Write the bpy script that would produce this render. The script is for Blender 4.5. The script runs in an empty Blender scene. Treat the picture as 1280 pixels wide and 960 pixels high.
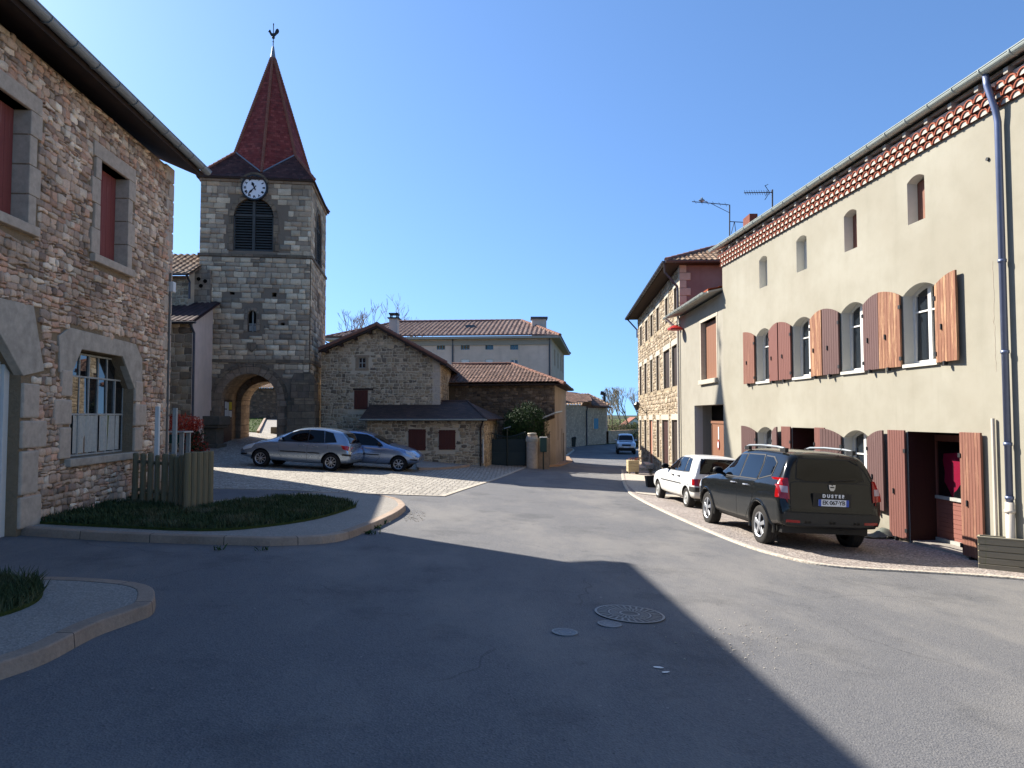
import bpy, bmesh, math, random
import numpy as np
from mathutils import Vector, Matrix, noise
from mathutils.geometry import tessellate_polygon, delaunay_2d_cdt
from mathutils.bvhtree import BVHTree
random.seed(7)
V = Vector
scene = bpy.context.scene
# ------------------------------------------------------------ camera, sky, sun, exposure
FPX, CAMH = 890.0, 1.65
PITCH = math.atan(40.0 / FPX)
cd = bpy.data.cameras.new('camera'); cam = bpy.data.objects.new('camera', cd)
scene.collection.objects.link(cam); scene.camera = cam
cd.sensor_width = 36; cd.lens = 36 * FPX / 1280; cd.clip_end = 5000; cd.clip_start = 0.05
cam.location = (0, 0, CAMH); cam.rotation_euler = (math.pi / 2 + PITCH, 0, 0)
SUN_EL, SUN_AZ = math.radians(37.1), math.radians(-57.2)   # azimuth from +Y, negative = towards -X
world = bpy.data.worlds.new('World'); scene.world = world; world.use_nodes = True
wt = world.node_tree; bg = wt.nodes['Background']
sky = wt.nodes.new('ShaderNodeTexSky'); sky.sky_type = 'NISHITA'; sky.sun_disc = False
sky.sun_elevation = SUN_EL; sky.sun_rotation = SUN_AZ
sky.air_density = 1.0; sky.dust_density = 0.9; sky.ozone_density = 3.0; sky.altitude = 800
tc_ = wt.nodes.new('ShaderNodeTexCoord'); ml_ = wt.nodes.new('ShaderNodeVectorMath'); ml_.operation = 'MULTIPLY_ADD'
wt.links.new(tc_.outputs['Generated'], ml_.inputs[0]); ml_.inputs[1].default_value = (1, 1, .9); ml_.inputs[2].default_value = (0, 0, .15)
nm_ = wt.nodes.new('ShaderNodeVectorMath'); nm_.operation = 'NORMALIZE'; wt.links.new(ml_.outputs[0], nm_.inputs[0]); wt.links.new(nm_.outputs[0], sky.inputs[0])
hs_ = wt.nodes.new('ShaderNodeHueSaturation'); hs_.inputs['Saturation'].default_value = 1.0
wt.links.new(sky.outputs[0], hs_.inputs['Color']); tn_ = wt.nodes.new('ShaderNodeVectorMath'); tn_.operation = 'MULTIPLY'; tn_.inputs[1].default_value = (.79, .97, 1.13)
wt.links.new(hs_.outputs[0], tn_.inputs[0]); wt.links.new(tn_.outputs[0], bg.inputs[0]); bg.inputs[1].default_value = 0.088
sl = bpy.data.lights.new('sun', 'SUN'); sun = bpy.data.objects.new('sun', sl); scene.collection.objects.link(sun)
sl.energy = 5.0; sl.angle = math.radians(0.53); sl.color = (1.0, 0.94, 0.85)
sdir = V((math.sin(SUN_AZ) * math.cos(SUN_EL), math.cos(SUN_AZ) * math.cos(SUN_EL), math.sin(SUN_EL)))
sun.rotation_euler = sdir.to_track_quat('Z', 'Y').to_euler(); sun.location = sdir * 60
scene.view_settings.view_transform = 'Standard'; scene.view_settings.look = 'None'
scene.view_settings.gamma = 1.0; scene.view_settings.exposure = 1.32
scene.view_settings.use_curve_mapping = False
try:
    scene.cycles.max_bounces = 6; scene.cycles.diffuse_bounces = 4; scene.cycles.use_denoising = True
except Exception: pass

# ------------------------------------------------------------ ground height and projection helpers
GX = [-60, -30, -15, -7, 0, 7, 30, 60]
GY = [-40, 0, 12, 19, 27, 36, 45, 64, 85, 130, 400]
GZ = [[.15, .1, .1, .08, -.05, -.6, -.9, -1], [.15, .1, .08, .05, -.05, -.6, -.9, -1],
      [.1, .05, .05, 0, -.33, -.7, -1., -1.1], [.1, 0, -.02, -.12, -.45, -.85, -1.1, -1.2],
      [.3, .25, .12, -.3, -.68, -.98, -1.2, -1.3], [.8, .75, .6, -.1, -.8, -1.2, -1.4, -1.4],
      [1., 1., .8, -.2, -.95, -1.45, -1.6, -1.6], [1.4, 1.4, 1.2, -.3, -1.4, -1.8, -2, -2],
      [1, 1, .8, -.6, -1.7, -1.8, -1.9, -2], [-1.8] * 8, [-2.0] * 8]
def herm(xs, ys, x):
    n = len(xs)
    if x <= xs[0]: return ys[0]
    if x >= xs[-1]: return ys[-1]
    i = 0
    while x > xs[i + 1]: i += 1
    h = xs[i + 1] - xs[i]; t = (x - xs[i]) / h
    def m(k):
        if k == 0 or k == n - 1: return 0
        return (ys[k + 1] - ys[k - 1]) / (xs[k + 1] - xs[k - 1])
    t2, t3 = t * t, t * t * t
    return (2*t3-3*t2+1)*ys[i] + (t3-2*t2+t)*h*m(i) + (-2*t3+3*t2)*ys[i+1] + (t3-t2)*h*m(i+1)
_gc = {}
def g(x, y):
    k = (round(x, 3), round(y, 3))
    if k not in _gc: _gc[k] = herm(GY, [herm(GX, r, x) for r in GZ], y)
    return _gc[k]
CP = V((0, 0, CAMH))
def ray(px, py):
    c, s = math.cos(PITCH), math.sin(PITCH)
    return V((px - 640, FPX * c + (py - 480) * s, FPX * s - (py - 480) * c))
def P(px, py, off=0.0):
    d = ray(px, py); t = -CAMH / d.z
    for _ in range(40):
        q = CP + d * t; t = t * 0.5 + 0.5 * (g(q.x, q.y) + off - CAMH) / d.z
    q = CP + d * t
    return V((q.x, q.y))
def at(px, py, Y):
    d = ray(px, py); return CP + d * (Y / d.y)
class F:
    """frame of a facade: p(s, d, z): s along the wall, d outwards, z up"""
    def __init__(s, x, y, tx, ty, side=1):
        s.o = V((x, y, 0)); s.t = V((tx, ty, 0)).normalized(); s.n = V((s.t.y, -s.t.x, 0)) * side
    def p(s, a, d, z): return s.o + s.t * a + s.n * d + V((0, 0, z))
    def px(s, u, v, d=0.0):
        r = ray(u, v); o = s.o + s.n * d
        k = (o - CP).dot(s.n) / r.dot(s.n); q = CP + r * k
        return (q - s.o).dot(s.t), q.z

# ------------------------------------------------------------ mesh building
class MB:
    def __init__(s): s.v = []; s.f = []; s.uv = []; s.mi = []
    def face(s, pts, mi=0, uv=None):
        k = len(s.v); s.v += [tuple(p) for p in pts]; s.f.append(tuple(range(k, k + len(pts)))); s.mi.append(mi); s.uv.append(uv)
    def mesh(s, vs, fs, mi=0):
        k = len(s.v); s.v += [tuple(p) for p in vs]
        for f in fs: s.f.append(tuple(k + i for i in f)); s.mi.append(mi); s.uv.append(None)
    def obox(s, o, a, b, c, mi=0):
        o, a, b, c = V(o), V(a), V(b), V(c)
        vs = [o, o+a, o+a+b, o+b, o+c, o+a+c, o+a+b+c, o+b+c]
        s.mesh(vs, [(0,3,2,1),(4,5,6,7),(0,1,5,4),(1,2,6,5),(2,3,7,6),(3,0,4,7)], mi)
    def box(s, x0, x1, y0, y1, z0, z1, mi=0): s.obox((x0,y0,z0),(x1-x0,0,0),(0,y1-y0,0),(0,0,z1-z0), mi)
    def fbox(s, fr, s0, s1, d0, d1, z0, z1, mi=0):
        s.obox(fr.p(s0,d0,z0), fr.t*(s1-s0), fr.n*(d1-d0), V((0,0,z1-z0)), mi)
    def prism(s, pts, off, mi=0):
        off = V(off); n = len(pts); a = [V(p) for p in pts]; b = [p+off for p in a]
        s.mesh(a+b, [tuple(range(n-1,-1,-1)), tuple(range(n,2*n))] + [(i,(i+1)%n,n+(i+1)%n,n+i) for i in range(n)], mi)
    def fprism(s, fr, poly, d0, d1, mi=0):
        s.prism([fr.p(a, d0, z) for a, z in poly], fr.n*(d1-d0), mi)
    def tube(s, pts, r, n=8, mi=0, cap=True):
        pts = [V(p) for p in pts]; rs = r if isinstance(r, (list, tuple)) else [r]*len(pts)
        vs = []; up = None
        for i, p in enumerate(pts):
            d = (pts[min(i+1,len(pts)-1)] - pts[max(i-1,0)]).normalized()
            if up is None:
                up = d.orthogonal().normalized()
            else:
                up = (up - d*up.dot(d)).normalized()
            w = d.cross(up)
            for k in range(n):
                a = 2*math.pi*k/n; vs.append(p + (up*math.cos(a) + w*math.sin(a))*rs[i])
        fs = [(i*n+k, i*n+(k+1)%n, (i+1)*n+(k+1)%n, (i+1)*n+k) for i in range(len(pts)-1) for k in range(n)]
        if cap: fs += [tuple(range(n-1,-1,-1)), tuple(range((len(pts)-1)*n, len(pts)*n))]
        s.mesh(vs, fs, mi)
    def lathe(s, prof, c, n=24, axis='z', mi=0):
        c = V(c); vs = []
        for r, h in prof:
            for k in range(n):
                a = 2*math.pi*k/n; x, y = r*math.cos(a), r*math.sin(a)
                vs.append(c + (V((x,y,h)) if axis=='z' else V((h,x,y)) if axis=='x' else V((x,h,y))))
        m = len(prof)
        s.mesh(vs, [(i*n+k, i*n+(k+1)%n, (i+1)*n+(k+1)%n, (i+1)*n+k) for i in range(m-1) for k in range(n)], mi)
    def build(s, name, mats, parent=None, origin=None, smooth=False, bevel=0.0, merge=False):
        if origin is None: origin = wloc(parent) if parent else V((0,0,0))
        me = bpy.data.meshes.new(name)
        me.from_pydata([V(p)-origin for p in s.v], [], s.f); me.update()
        if not isinstance(mats, (list, tuple)): mats = [mats]
        for m in mats: me.materials.append(m)
        me.polygons.foreach_set('material_index', s.mi)
        ul = me.uv_layers.new(name='UVMap').data
        for pi, p in enumerate(me.polygons):
            u = s.uv[pi]
            if u:
                for k, li in enumerate(p.loop_indices): ul[li].uv = u[k]
            else:
                n = p.normal
                if abs(n.z) > 0.95: a, b = V((1,0,0)), V((0,1,0))
                else:
                    a = V((-n.y, n.x, 0)).normalized(); b = n.cross(a)
                for k, li in enumerate(p.loop_indices):
                    q = V(s.v[s.f[pi][k]]); ul[li].uv = (q.dot(a), q.dot(b))
        if merge:
            bm = bmesh.new(); bm.from_mesh(me); bmesh.ops.remove_doubles(bm, verts=bm.verts, dist=1e-4); bm.to_mesh(me); bm.free()
        if smooth: me.polygons.foreach_set('use_smooth', [True]*len(me.polygons))
        o = bpy.data.objects.new(name, me); scene.collection.objects.link(o)
        if parent: o.parent = parent
        elif origin.length: o.location = origin
        if bevel:
            m = o.modifiers.new('bevel', 'BEVEL'); m.width = bevel; m.segments = 2; m.limit_method = 'ANGLE'
        return o
def wloc(o):
    l = V((0,0,0))
    while o: l = l + o.location; o = o.parent
    return l
def tag(o, label=None, cat=None, group=None, kind=None):
    for k, v in (('label', label), ('category', cat), ('group', group), ('kind', kind)):
        if v: o[k] = v
    return o
def thing(name, label, cat, loc, group=None):
    o = bpy.data.objects.new(name, None); scene.collection.objects.link(o); o.location = loc; o.empty_display_size = .3
    return tag(o, label, cat, group)
def copy_tree(o, parent=None):
    c = o.copy(); scene.collection.objects.link(c); c.parent = parent
    for ch in list(o.children): copy_tree(ch, c)
    return c
def rect(s0, s1, z0, z1): return [(s0,z0),(s1,z0),(s1,z1),(s0,z1)]
def arch(s0, s1, z0, z1, rise, n=10):
    h = (s1-s0)/2; c = (s0+s1)/2
    top = [(c + h*math.cos(math.pi*k/n), z1-rise + rise*math.sin(math.pi*k/n)) for k in range(n+1)] if rise >= abs(h)*.8 else \
          [(c + h*(1-2*k/n), z1-rise*(1-2*k/n)**2) for k in range(n+1)]
    return [(s0,z0),(s1,z0)] + top
def wall_face(mb, fr, outer, holes=(), depth=.25, d=0.0, mi=0, rmi=None):
    polys = [outer] + list(holes)
    flat = [p for q in polys for p in q]
    tris = tessellate_polygon([[V((a,b,0)) for a,b in q] for q in polys])
    for t in tris:
        pts = [fr.p(flat[i][0], d, flat[i][1]) for i in t]
        if (pts[1]-pts[0]).cross(pts[2]-pts[0]).dot(fr.n) < 0: pts.reverse()
        mb.face(pts, mi)
    for h in holes:
        cx = sum(p[0] for p in h)/len(h); cz = sum(p[1] for p in h)/len(h)
        for i in range(len(h)):
            a, b = h[i], h[(i+1)%len(h)]
            pts = [fr.p(a[0],d,a[1]), fr.p(b[0],d,b[1]), fr.p(b[0],d-depth,b[1]), fr.p(a[0],d-depth,a[1])]
            n = (pts[1]-pts[0]).cross(pts[2]-pts[0]); c = fr.p(cx, d-depth/2, cz)
            if n.dot(c-pts[0]) < 0: pts.reverse()
            mb.face(pts, mi if rmi is None else rmi)
def resample(poly, step, closed=True):
    out = []; n = len(poly)
    for i in range(n if closed else n-1):
        a, b = V(poly[i][:2]), V(poly[(i+1)%n][:2]); k = max(1, int((b-a).length/step+.5))
        out += [a.lerp(b, j/k) for j in range(k)]
    if not closed: out.append(V(poly[-1][:2]))
    return out
def smooth_line(pts, k=4):
    pts = [V(p[:2]) for p in pts]; out = []
    for i in range(len(pts)-1):
        p0, p1, p2, p3 = pts[max(i-1,0)], pts[i], pts[i+1], pts[min(i+2,len(pts)-1)]
        for j in range(k):
            t = j/k
            out.append(0.5*((2*p1) + (p2-p0)*t + (2*p0-5*p1+4*p2-p3)*t*t + (3*p1-p0-3*p2+p3)*t*t*t))
    out.append(pts[-1]); return out
def inside(poly, x, y):
    c = False; n = len(poly); j = n-1
    for i in range(n):
        xi, yi = poly[i][0], poly[i][1]; xj, yj = poly[j][0], poly[j][1]
        if (yi > y) != (yj > y) and x < (xj-xi)*(y-yi)/(yj-yi)+xi: c = not c
        j = i
    return c
def tri_fill(poly, step):
    b = resample(poly, step); pts = list(b); n = len(b)
    xs = [p.x for p in b]; ys = [p.y for p in b]
    y = math.floor(min(ys)/step)*step
    while y < max(ys):
        x = math.floor(min(xs)/step)*step
        while x < max(xs):
            if inside(b, x, y): pts.append(V((x, y)))
            x += step
        y += step
    r = delaunay_2d_cdt(pts, [], [list(range(n))], 1, 1e-5)
    return r[0], r[2], b
def sheet(name, poly, off, mat, step=1.0, skirt=0.0, hfun=None):
    vs, fs, b = tri_fill(poly, step); h = hfun or g
    mb = MB(); vv = [(p.x, p.y, h(p.x,p.y)+off) for p in vs]
    fs2 = []
    for f in fs:
        a, c, d = (V(vv[i]) for i in f[:3]); fs2.append(tuple(f) if (c-a).cross(d-a).z > 0 else tuple(reversed(f)))
    mb.mesh(vv, fs2)
    if skirt:
        for i in range(len(b)):
            p, q = b[i], b[(i+1)%len(b)]
            mb.face([(p.x,p.y,h(p.x,p.y)+off),(q.x,q.y,h(q.x,q.y)+off),(q.x,q.y,h(q.x,q.y)+off-skirt),(p.x,p.y,h(p.x,p.y)+off-skirt)])
    o = mb.build(name, mat, merge=True); return tag(o, kind='structure')
def strip(mb, line, w, z0, z1, side=1, step=.5, h=None, batter=0.0):
    """kerb swept along a plan line; w wide towards `side` of the line"""
    h = h or g; pts = resample(line, step, closed=False); n = len(pts); L = []
    u = 0; us = [0]
    for i in range(n-1): u += (pts[i+1]-pts[i]).length; us.append(u)
    for i, p in enumerate(pts):
        d = (pts[min(i+1,n-1)]-pts[max(i-1,0)]).normalized(); nn = V((-d.y, d.x))*side
        q = p + nn*w; q0 = p + nn*batter; L.append((p, q, q0))
    for i in range(n-1):
        (p,q,a),(p2,q2,a2) = L[i], L[i+1]
        A = V((p.x,p.y,h(p.x,p.y)+z0)); A2 = V((p2.x,p2.y,h(p2.x,p2.y)+z0))
        B = V((a.x,a.y,h(p.x,p.y)+z1)); B2 = V((a2.x,a2.y,h(p2.x,p2.y)+z1))
        C = V((q.x,q.y,h(q.x,q.y)+z1)); C2 = V((q2.x,q2.y,h(q2.x,q2.y)+z1))
        D = V((q.x,q.y,h(q.x,q.y)+z0)); D2 = V((q2.x,q2.y,h(q2.x,q2.y)+z0))
        hh = z1-z0
        mb.face([A,A2,B2,B], 0, [(us[i],0),(us[i+1],0),(us[i+1],hh),(us[i],hh)])
        mb.face([B,B2,C2,C], 0, [(us[i],hh),(us[i+1],hh),(us[i+1],hh+w),(us[i],hh+w)])
        mb.face([C,C2,D2,D], 0, [(us[i],0),(us[i+1],0),(us[i+1],hh),(us[i],hh)])
    for i in (0, n-1):
        p,q,a = L[i]; mb.face([(p.x,p.y,h(p.x,p.y)+z0),(q.x,q.y,h(q.x,q.y)+z0),(q.x,q.y,h(q.x,q.y)+z1),(a.x,a.y,h(p.x,p.y)+z1)])
def roof_face(mb, poly, w=.22, row=.36, amp=.035, step=.02, samples=6, flat=False):
    """canal tiles laid over a planar 3D polygon; the polygon's highest direction is up-slope"""
    poly = [V(p) for p in poly]
    n = V((0,0,0))
    for i in range(len(poly)): n += (poly[i]-poly[0]).cross(poly[(i+1)%len(poly)]-poly[0])
    n.normalize()
    if n.z < 0: n = -n
    a = V((-n.y, n.x, 0)).normalized(); b = n.cross(a)
    o = poly[0]; q = [((p-o).dot(a), (p-o).dot(b)) for p in poly]
    u0, u1 = min(p[0] for p in q), max(p[0] for p in q); v0, v1 = min(p[1] for p in q), max(p[1] for p in q)
    du = w/samples; nu = int((u1-u0)/du)+1; nv = int((v1-v0)/row)+1
    def span(v):   # exact extent of the polygon at height v
        xs = []
        for i in range(len(q)):
            p1, p2 = q[i], q[(i+1)%len(q)]
            if abs(p1[1]-p2[1]) < 1e-6:
                if abs(p1[1]-v) < 1e-4: xs += [p1[0], p2[0]]
                continue
            t = (v-p1[1])/(p2[1]-p1[1])
            if -1e-6 <= t <= 1+1e-6: xs.append(p1[0]+t*(p2[0]-p1[0]))
        return (min(xs), max(xs)) if xs else None
    for j in range(nv):
        va, vb = v0+j*row, min(v0+(j+1)*row, v1)
        if vb-va < .01: continue
        sa, sb = span(min(max(va, v0+1e-4), v1-1e-4)), span(min(vb, v1-1e-4))
        if not sa or not sb: continue
        def hh(u, top):
            c = amp*(0.5+0.5*math.cos(2*math.pi*u/w)) if not flat else 0
            return c + (step if not top else 0)
        k0 = int((min(sa[0],sb[0])-u0)/du); k1 = int((max(sa[1],sb[1])-u0)/du)+1
        jit = (random.random()-.5)*.01
        for k in range(k0, k1):
            ua, ub = u0+k*du, u0+(k+1)*du
            A0, A1 = min(max(ua,sa[0]),sa[1]), min(max(ub,sa[0]),sa[1])
            B0, B1 = min(max(ua,sb[0]),sb[1]), min(max(ub,sb[0]),sb[1])
            if A1-A0 < 1e-4 and B1-B0 < 1e-4: continue
            P0 = o+a*A0+b*va+n*(hh(A0,False)+jit); P1 = o+a*A1+b*va+n*(hh(A1,False)+jit)
            P2 = o+a*B1+b*vb+n*(hh(B1,True)+jit); P3 = o+a*B0+b*vb+n*(hh(B0,True)+jit)
            mb.face([P0,P1,P2,P3], 0, [(A0,va-v0+.001),(A1,va-v0+.001),(B1,vb-v0-.001),(B0,vb-v0-.001)])
            if A1-A0 > 1e-4:
                mb.face([P0-n*(step+.02),P1-n*(step+.02),P1,P0], 0, [(A0,va-v0+.001),(A1,va-v0+.001),(A1,va-v0+.01),(A0,va-v0+.01)])
def ridge_tiles(mb, a, b, r=.1, L=.4):
    a, b = V(a), V(b); d = (b-a); n = max(1, int(d.length/L)); d.normalize()
    for i in range(n):
        p = a+(b-a)*(i/n); q = a+(b-a)*((i+1)/n)+d*.03
        mb.tube([p, q], [r*1.08, r*.92], 8)

def text_mesh(body, size, mt, mat, parent, name='lettering', extrude=.002, offset=0.0, sp=1.0, align='CENTER'):
    fc = bpy.data.curves.new('tmp','FONT'); fc.body = body; fc.size = size; fc.align_x = align; fc.align_y = 'CENTER'; fc.extrude = extrude; fc.offset = offset; fc.space_character = sp
    fo = bpy.data.objects.new('tmp', fc); scene.collection.objects.link(fo)
    bpy.context.view_layer.update()
    me = bpy.data.meshes.new_from_object(fo.evaluated_get(bpy.context.evaluated_depsgraph_get()))
    bpy.data.objects.remove(fo); me.name = name; me.materials.clear(); me.materials.append(mat)
    o = bpy.data.objects.new(name, me); scene.collection.objects.link(o); o.parent = parent; o.matrix_local = mt; return o
def in_poly_any(polys, s, z): return any(inside(p, s, z) for p in polys)
def grow(poly, m):
    cx = sum(p[0] for p in poly)/len(poly); cz = sum(p[1] for p in poly)/len(poly)
    return [(p[0]+(m if p[0] > cx else -m), p[1]+(m if p[1] > cz else -m)) for p in poly]
def stones(par, fr, s0, s1, z0, top, holes, hr, wr, relief, gap, jit, mat, seed=1, name='stonework', wav=.3, d0=0.0, split=.15, flatness=.75):
    """individually modelled, irregular stones laid in courses on the face of a wall"""
    rnd = random.Random(seed); mb = MB(); V3 = Vector
    topf = top if callable(top) else (lambda s: top)
    zmax = max(topf(s0+(s1-s0)*k/20) for k in range(21)); z = z0; row = 0
    def edge(k, s, zz): return zz + wav*hr[0]*noise.noise((s*2.3, k*3.1, seed*1.7))*2.0 + wav*hr[0]*.8*noise.noise((s*7.1, k*1.3, seed))
    while z < zmax:
        h = rnd.uniform(*hr)*(1.25 if rnd.random() < .12 else 1); s = s0 - rnd.uniform(0, wr[0])*0
        while s < s1-.03:
            w = rnd.uniform(*wr)*(.6 if rnd.random() < .15 else 1)
            if s+w > s1-.05: w = s1-s
            a, b = s, s+w
            parts = [(0,1)]
            if rnd.random() < split: c = rnd.uniform(.35,.65); parts = [(0,c),(c,1)]
            for (f0, f1) in parts:
                def zz(sx, f): return edge(row, sx, z)*(1-f) + edge(row+1, sx, z+h)*f
                sk = rnd.gauss(0, jit*.8); sk2 = rnd.gauss(0, jit*.8)
                pts = [(a,zz(a,f0)),((a+b)/2,zz((a+b)/2,f0)),(b,zz(b,f0)),(b,zz(b,(f0+f1)/2)),(b,zz(b,f1)),((a+b)/2,zz((a+b)/2,f1)),(a,zz(a,f1)),(a,zz(a,(f0+f1)/2))]
                cx, cz = (a+b)/2, sum(p[1] for p in pts)/8
                if cz > topf(cx)-.02 or cx < s0 or (holes and (in_poly_any(holes, cx, cz) or any(in_poly_any(holes, p[0], p[1]) for p in pts[::2]))): continue
                q = []
                for i, p in enumerate(pts):
                    x = p[0]+rnd.gauss(0,jit); y = p[1]+rnd.gauss(0,jit)
                    if i in (0,2,4,6): x += (cx-p[0])*jit*4*rnd.random(); y += (cz-p[1])*jit*6*rnd.random()
                    x += gap if x < cx else -gap; y += gap if y < cz else -gap
                    y = min(y, topf(x)-.005); x = min(max(x,s0+.003),s1-.003); q.append((x,y))
                d = d0+relief*rnd.uniform(.45,1.25); u, v = rnd.random(), rnd.random(); tx, ty = rnd.gauss(0,.12), rnd.gauss(0,.12)
                vs = [fr.p(x, d0-.015, y) for x,y in q] + [fr.p(cx+(x-cx)*.985, d0+(d-d0)*.62, cz+(y-cz)*.985) for x,y in q]
                ft = flatness+rnd.uniform(-.06,.06)
                vs += [fr.p(cx+(x-cx)*ft, d+relief*.4*((x-cx)/w*tx*4+(y-cz)/h*ty*4)*.5, cz+(y-cz)*ft) for x,y in q] + [fr.p(cx, d+relief*.12, cz)]
                k = len(mb.v); mb.v += [tuple(p) for p in vs]; uvq = [(u,v)]*4; uvt = [(u,v)]*3
                flip = fr.t.cross(V3((0,0,1))).dot(fr.n) < 0
                for r in (0,8):
                    for i in range(8):
                        f = (k+r+i, k+r+(i+1)%8, k+r+8+(i+1)%8, k+r+8+i); mb.f.append(tuple(reversed(f)) if flip else f); mb.mi.append(0); mb.uv.append(uvq)
                for i in range(8):
                    f = (k+16+i, k+16+(i+1)%8, k+24); mb.f.append(tuple(reversed(f)) if flip else f); mb.mi.append(0); mb.uv.append(uvt)
            s = b
        z += h; row += 1
    return mb.build(name, mat, par, smooth=True)

# ------------------------------------------------------------ materials
TONE = [1.0, 1.0]
def tone(k=1.0, sat=1.0): TONE[0] = k; TONE[1] = sat
def hx(s):
    s = s.lstrip('#'); c = [int(s[i:i+2],16)/255 for i in (0,2,4)]
    c = [(x/12.92 if x <= .04045 else ((x+.055)/1.055)**2.4) for x in c]; m = sum(c)/3
    return tuple(max(0, min(1, (m+(x-m)*TONE[1])*TONE[0])) for x in c) + (1,)
class NT:
    def __init__(s, name, rough=.85, spec=.3, metal=0.0):
        s.m = bpy.data.materials.new(name); s.m.use_nodes = True; s.t = s.m.node_tree
        s.b = s.t.nodes['Principled BSDF']; s.b.inputs['Roughness'].default_value = rough
        s.b.inputs['Metallic'].default_value = metal; s.b.inputs['Specular IOR Level'].default_value = spec
    def set(s, node, key, val):
        i = node.inputs[key]
        if isinstance(val, bpy.types.NodeSocket): s.t.links.new(val, i)
        else: i.default_value = val
    def n(s, typ, props=None, **ins):
        nd = s.t.nodes.new('ShaderNode'+typ)
        for k, v in (props or {}).items(): setattr(nd, k, v)
        for k, v in ins.items():
            k = int(k[1:]) if k[0] == '_' else k.replace('_', ' ')
            s.set(nd, k, v)
        return nd
    def math(s, op, a, b=0.0, c=0.0, clamp=False):
        return s.n('Math', {'operation': op, 'use_clamp': clamp}, _0=a, _1=b, _2=c).outputs[0]
    def vmath(s, op, a, b=(0,0,0)):
        nd = s.n('VectorMath', {'operation': op}, _0=a, _1=b); return nd.outputs[0]
    def uv(s, sc=(1,1,1)):
        nd = s.n('TexCoord'); return s.vmath('MULTIPLY', nd.outputs['UV'], sc)
    def obj(s, sc=(1,1,1)):
        return s.vmath('MULTIPLY', s.n('NewGeometry').outputs['Position'], sc)
    def noise(s, vec, scale, detail=4.0, rough=.6, out=0):
        return s.n('TexNoise', Vector=vec, Scale=scale, Detail=detail, Roughness=rough).outputs[out]
    def ramp(s, fac, stops, interp='LINEAR'):
        nd = s.n('ValToRGB', _0=fac); cr = nd.color_ramp; cr.interpolation = interp
        while len(cr.elements) < len(stops): cr.elements.new(.5)
        for e, (p, c) in zip(cr.elements, stops):
            e.position = p; e.color = (c,c,c,1) if isinstance(c,(int,float)) else (hx(c) if isinstance(c,str) else c)
        return nd.outputs[0]
    def mix(s, fac, a, b, mode='MIX'):
        nd = s.n('Mix', {'data_type': 'RGBA', 'blend_type': mode})
        s.set(nd, 0, fac); 
        for k, v in ((6,a),(7,b)):
            s.set(nd, k, hx(v) if isinstance(v,str) else v)
        return nd.outputs[2]
    def col(s, c): s.set(s.b, 'Base Color', hx(c) if isinstance(c,str) else c); return s
    def bump(s, h, strength=.5, dist=.02, prev=None):
        nd = s.n('Bump', Height=h, Strength=strength, Distance=dist)
        if prev is not None: s.set(nd, 'Normal', prev)
        s.set(s.b, 'Normal', nd.outputs[0]); return nd.outputs[0]
def warp(t, vec, amt, scale):
    nz = t.noise(vec, scale, 3, .5, 1)
    d = t.vmath('SUBTRACT', nz, (.5,.5,.5)); d = t.vmath('MULTIPLY', d, (amt,amt,0)); return t.vmath('ADD', vec, d)
def rubble(name, sw, sh, cols, mortar, mw=.07, rnd=.85, warpamt=.05, bump=.9, var=.25, dark=.0, mbl=.0, expo=3.2, bd=.045):
    t = NT(name, .9, .2); uv = t.uv(); w = warp(t, uv, warpamt, 5.0); sc = t.vmath('MULTIPLY', w, (1/sw, 1/sh, 1))
    pr = {'voronoi_dimensions':'2D','distance':'MINKOWSKI'}
    v1 = t.n('TexVoronoi', dict(pr, feature='F1'), Vector=sc, Scale=1.0, Randomness=rnd, Exponent=expo)
    vF = t.n('TexVoronoi', dict(pr, feature='F2'), Vector=sc, Scale=1.0, Randomness=rnd, Exponent=expo)
    dte = t.math('MULTIPLY', t.math('SUBTRACT', vF.outputs['Distance'], v1.outputs['Distance']), .55)
    sep = t.n('SeparateColor', _0=v1.outputs['Color'])
    c = t.ramp(sep.outputs[0], [(i/(len(cols)-1) if len(cols)>1 else 0, x) for i, x in enumerate(cols)])
    fine = t.noise(uv, 26, 6, .7); mid = t.noise(uv, 7, 5, .65); big = t.noise(uv, .45, 4, .6)
    val = t.math('MULTIPLY_ADD', sep.outputs[1], var*2, 1-var)
    val = t.math('MULTIPLY', val, t.math('MULTIPLY_ADD', fine, .9, .55)); val = t.math('MULTIPLY', val, t.math('MULTIPLY_ADD', mid, .8, .6))
    c = t.mix(1.0, c, t.n('CombineColor', _0=val, _1=val, _2=val).outputs[0], 'MULTIPLY')
    nm = t.math('MULTIPLY_ADD', t.noise(uv, 14, 4, .6), mw*.9, mw*.35)
    edge = t.math('DIVIDE', dte, nm, clamp=True)
    edge = t.n('MapRange', {'interpolation_type':'SMOOTHSTEP'}, Value=edge, _1=.35, _2=1.0).outputs[0]
    mc = t.mix(fine, mortar, tuple(x*.55 for x in hx(mortar)[:3])+(1,))
    if mbl: # mortar smeared over parts of the stones
        sm = t.n('MapRange', {'interpolation_type':'SMOOTHSTEP'}, Value=t.noise(uv, 3.3, 5, .7), _1=.5, _2=.62).outputs[0]
        edge = t.math('MULTIPLY', edge, t.math('MULTIPLY_ADD', sm, -mbl, 1.0))
    c = t.mix(edge, mc, c)
    c = t.mix(t.math('MULTIPLY', t.n('MapRange', {'interpolation_type':'SMOOTHSTEP'}, Value=big, _1=.45, _2=.7).outputs[0], .35+dark), c, tuple(x*.6 for x in hx(cols[0])[:3])+(1,))
    t.col(c)
    h = t.math('ADD', t.math('MULTIPLY', edge, t.math('MULTIPLY_ADD', sep.outputs[2], .5, .6)), t.math('MULTIPLY', t.math('ADD', fine, mid), .3))
    h = t.math('ADD', h, t.math('MULTIPLY', dte, .6))
    t.bump(h, bump, bd); return t.m
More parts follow.
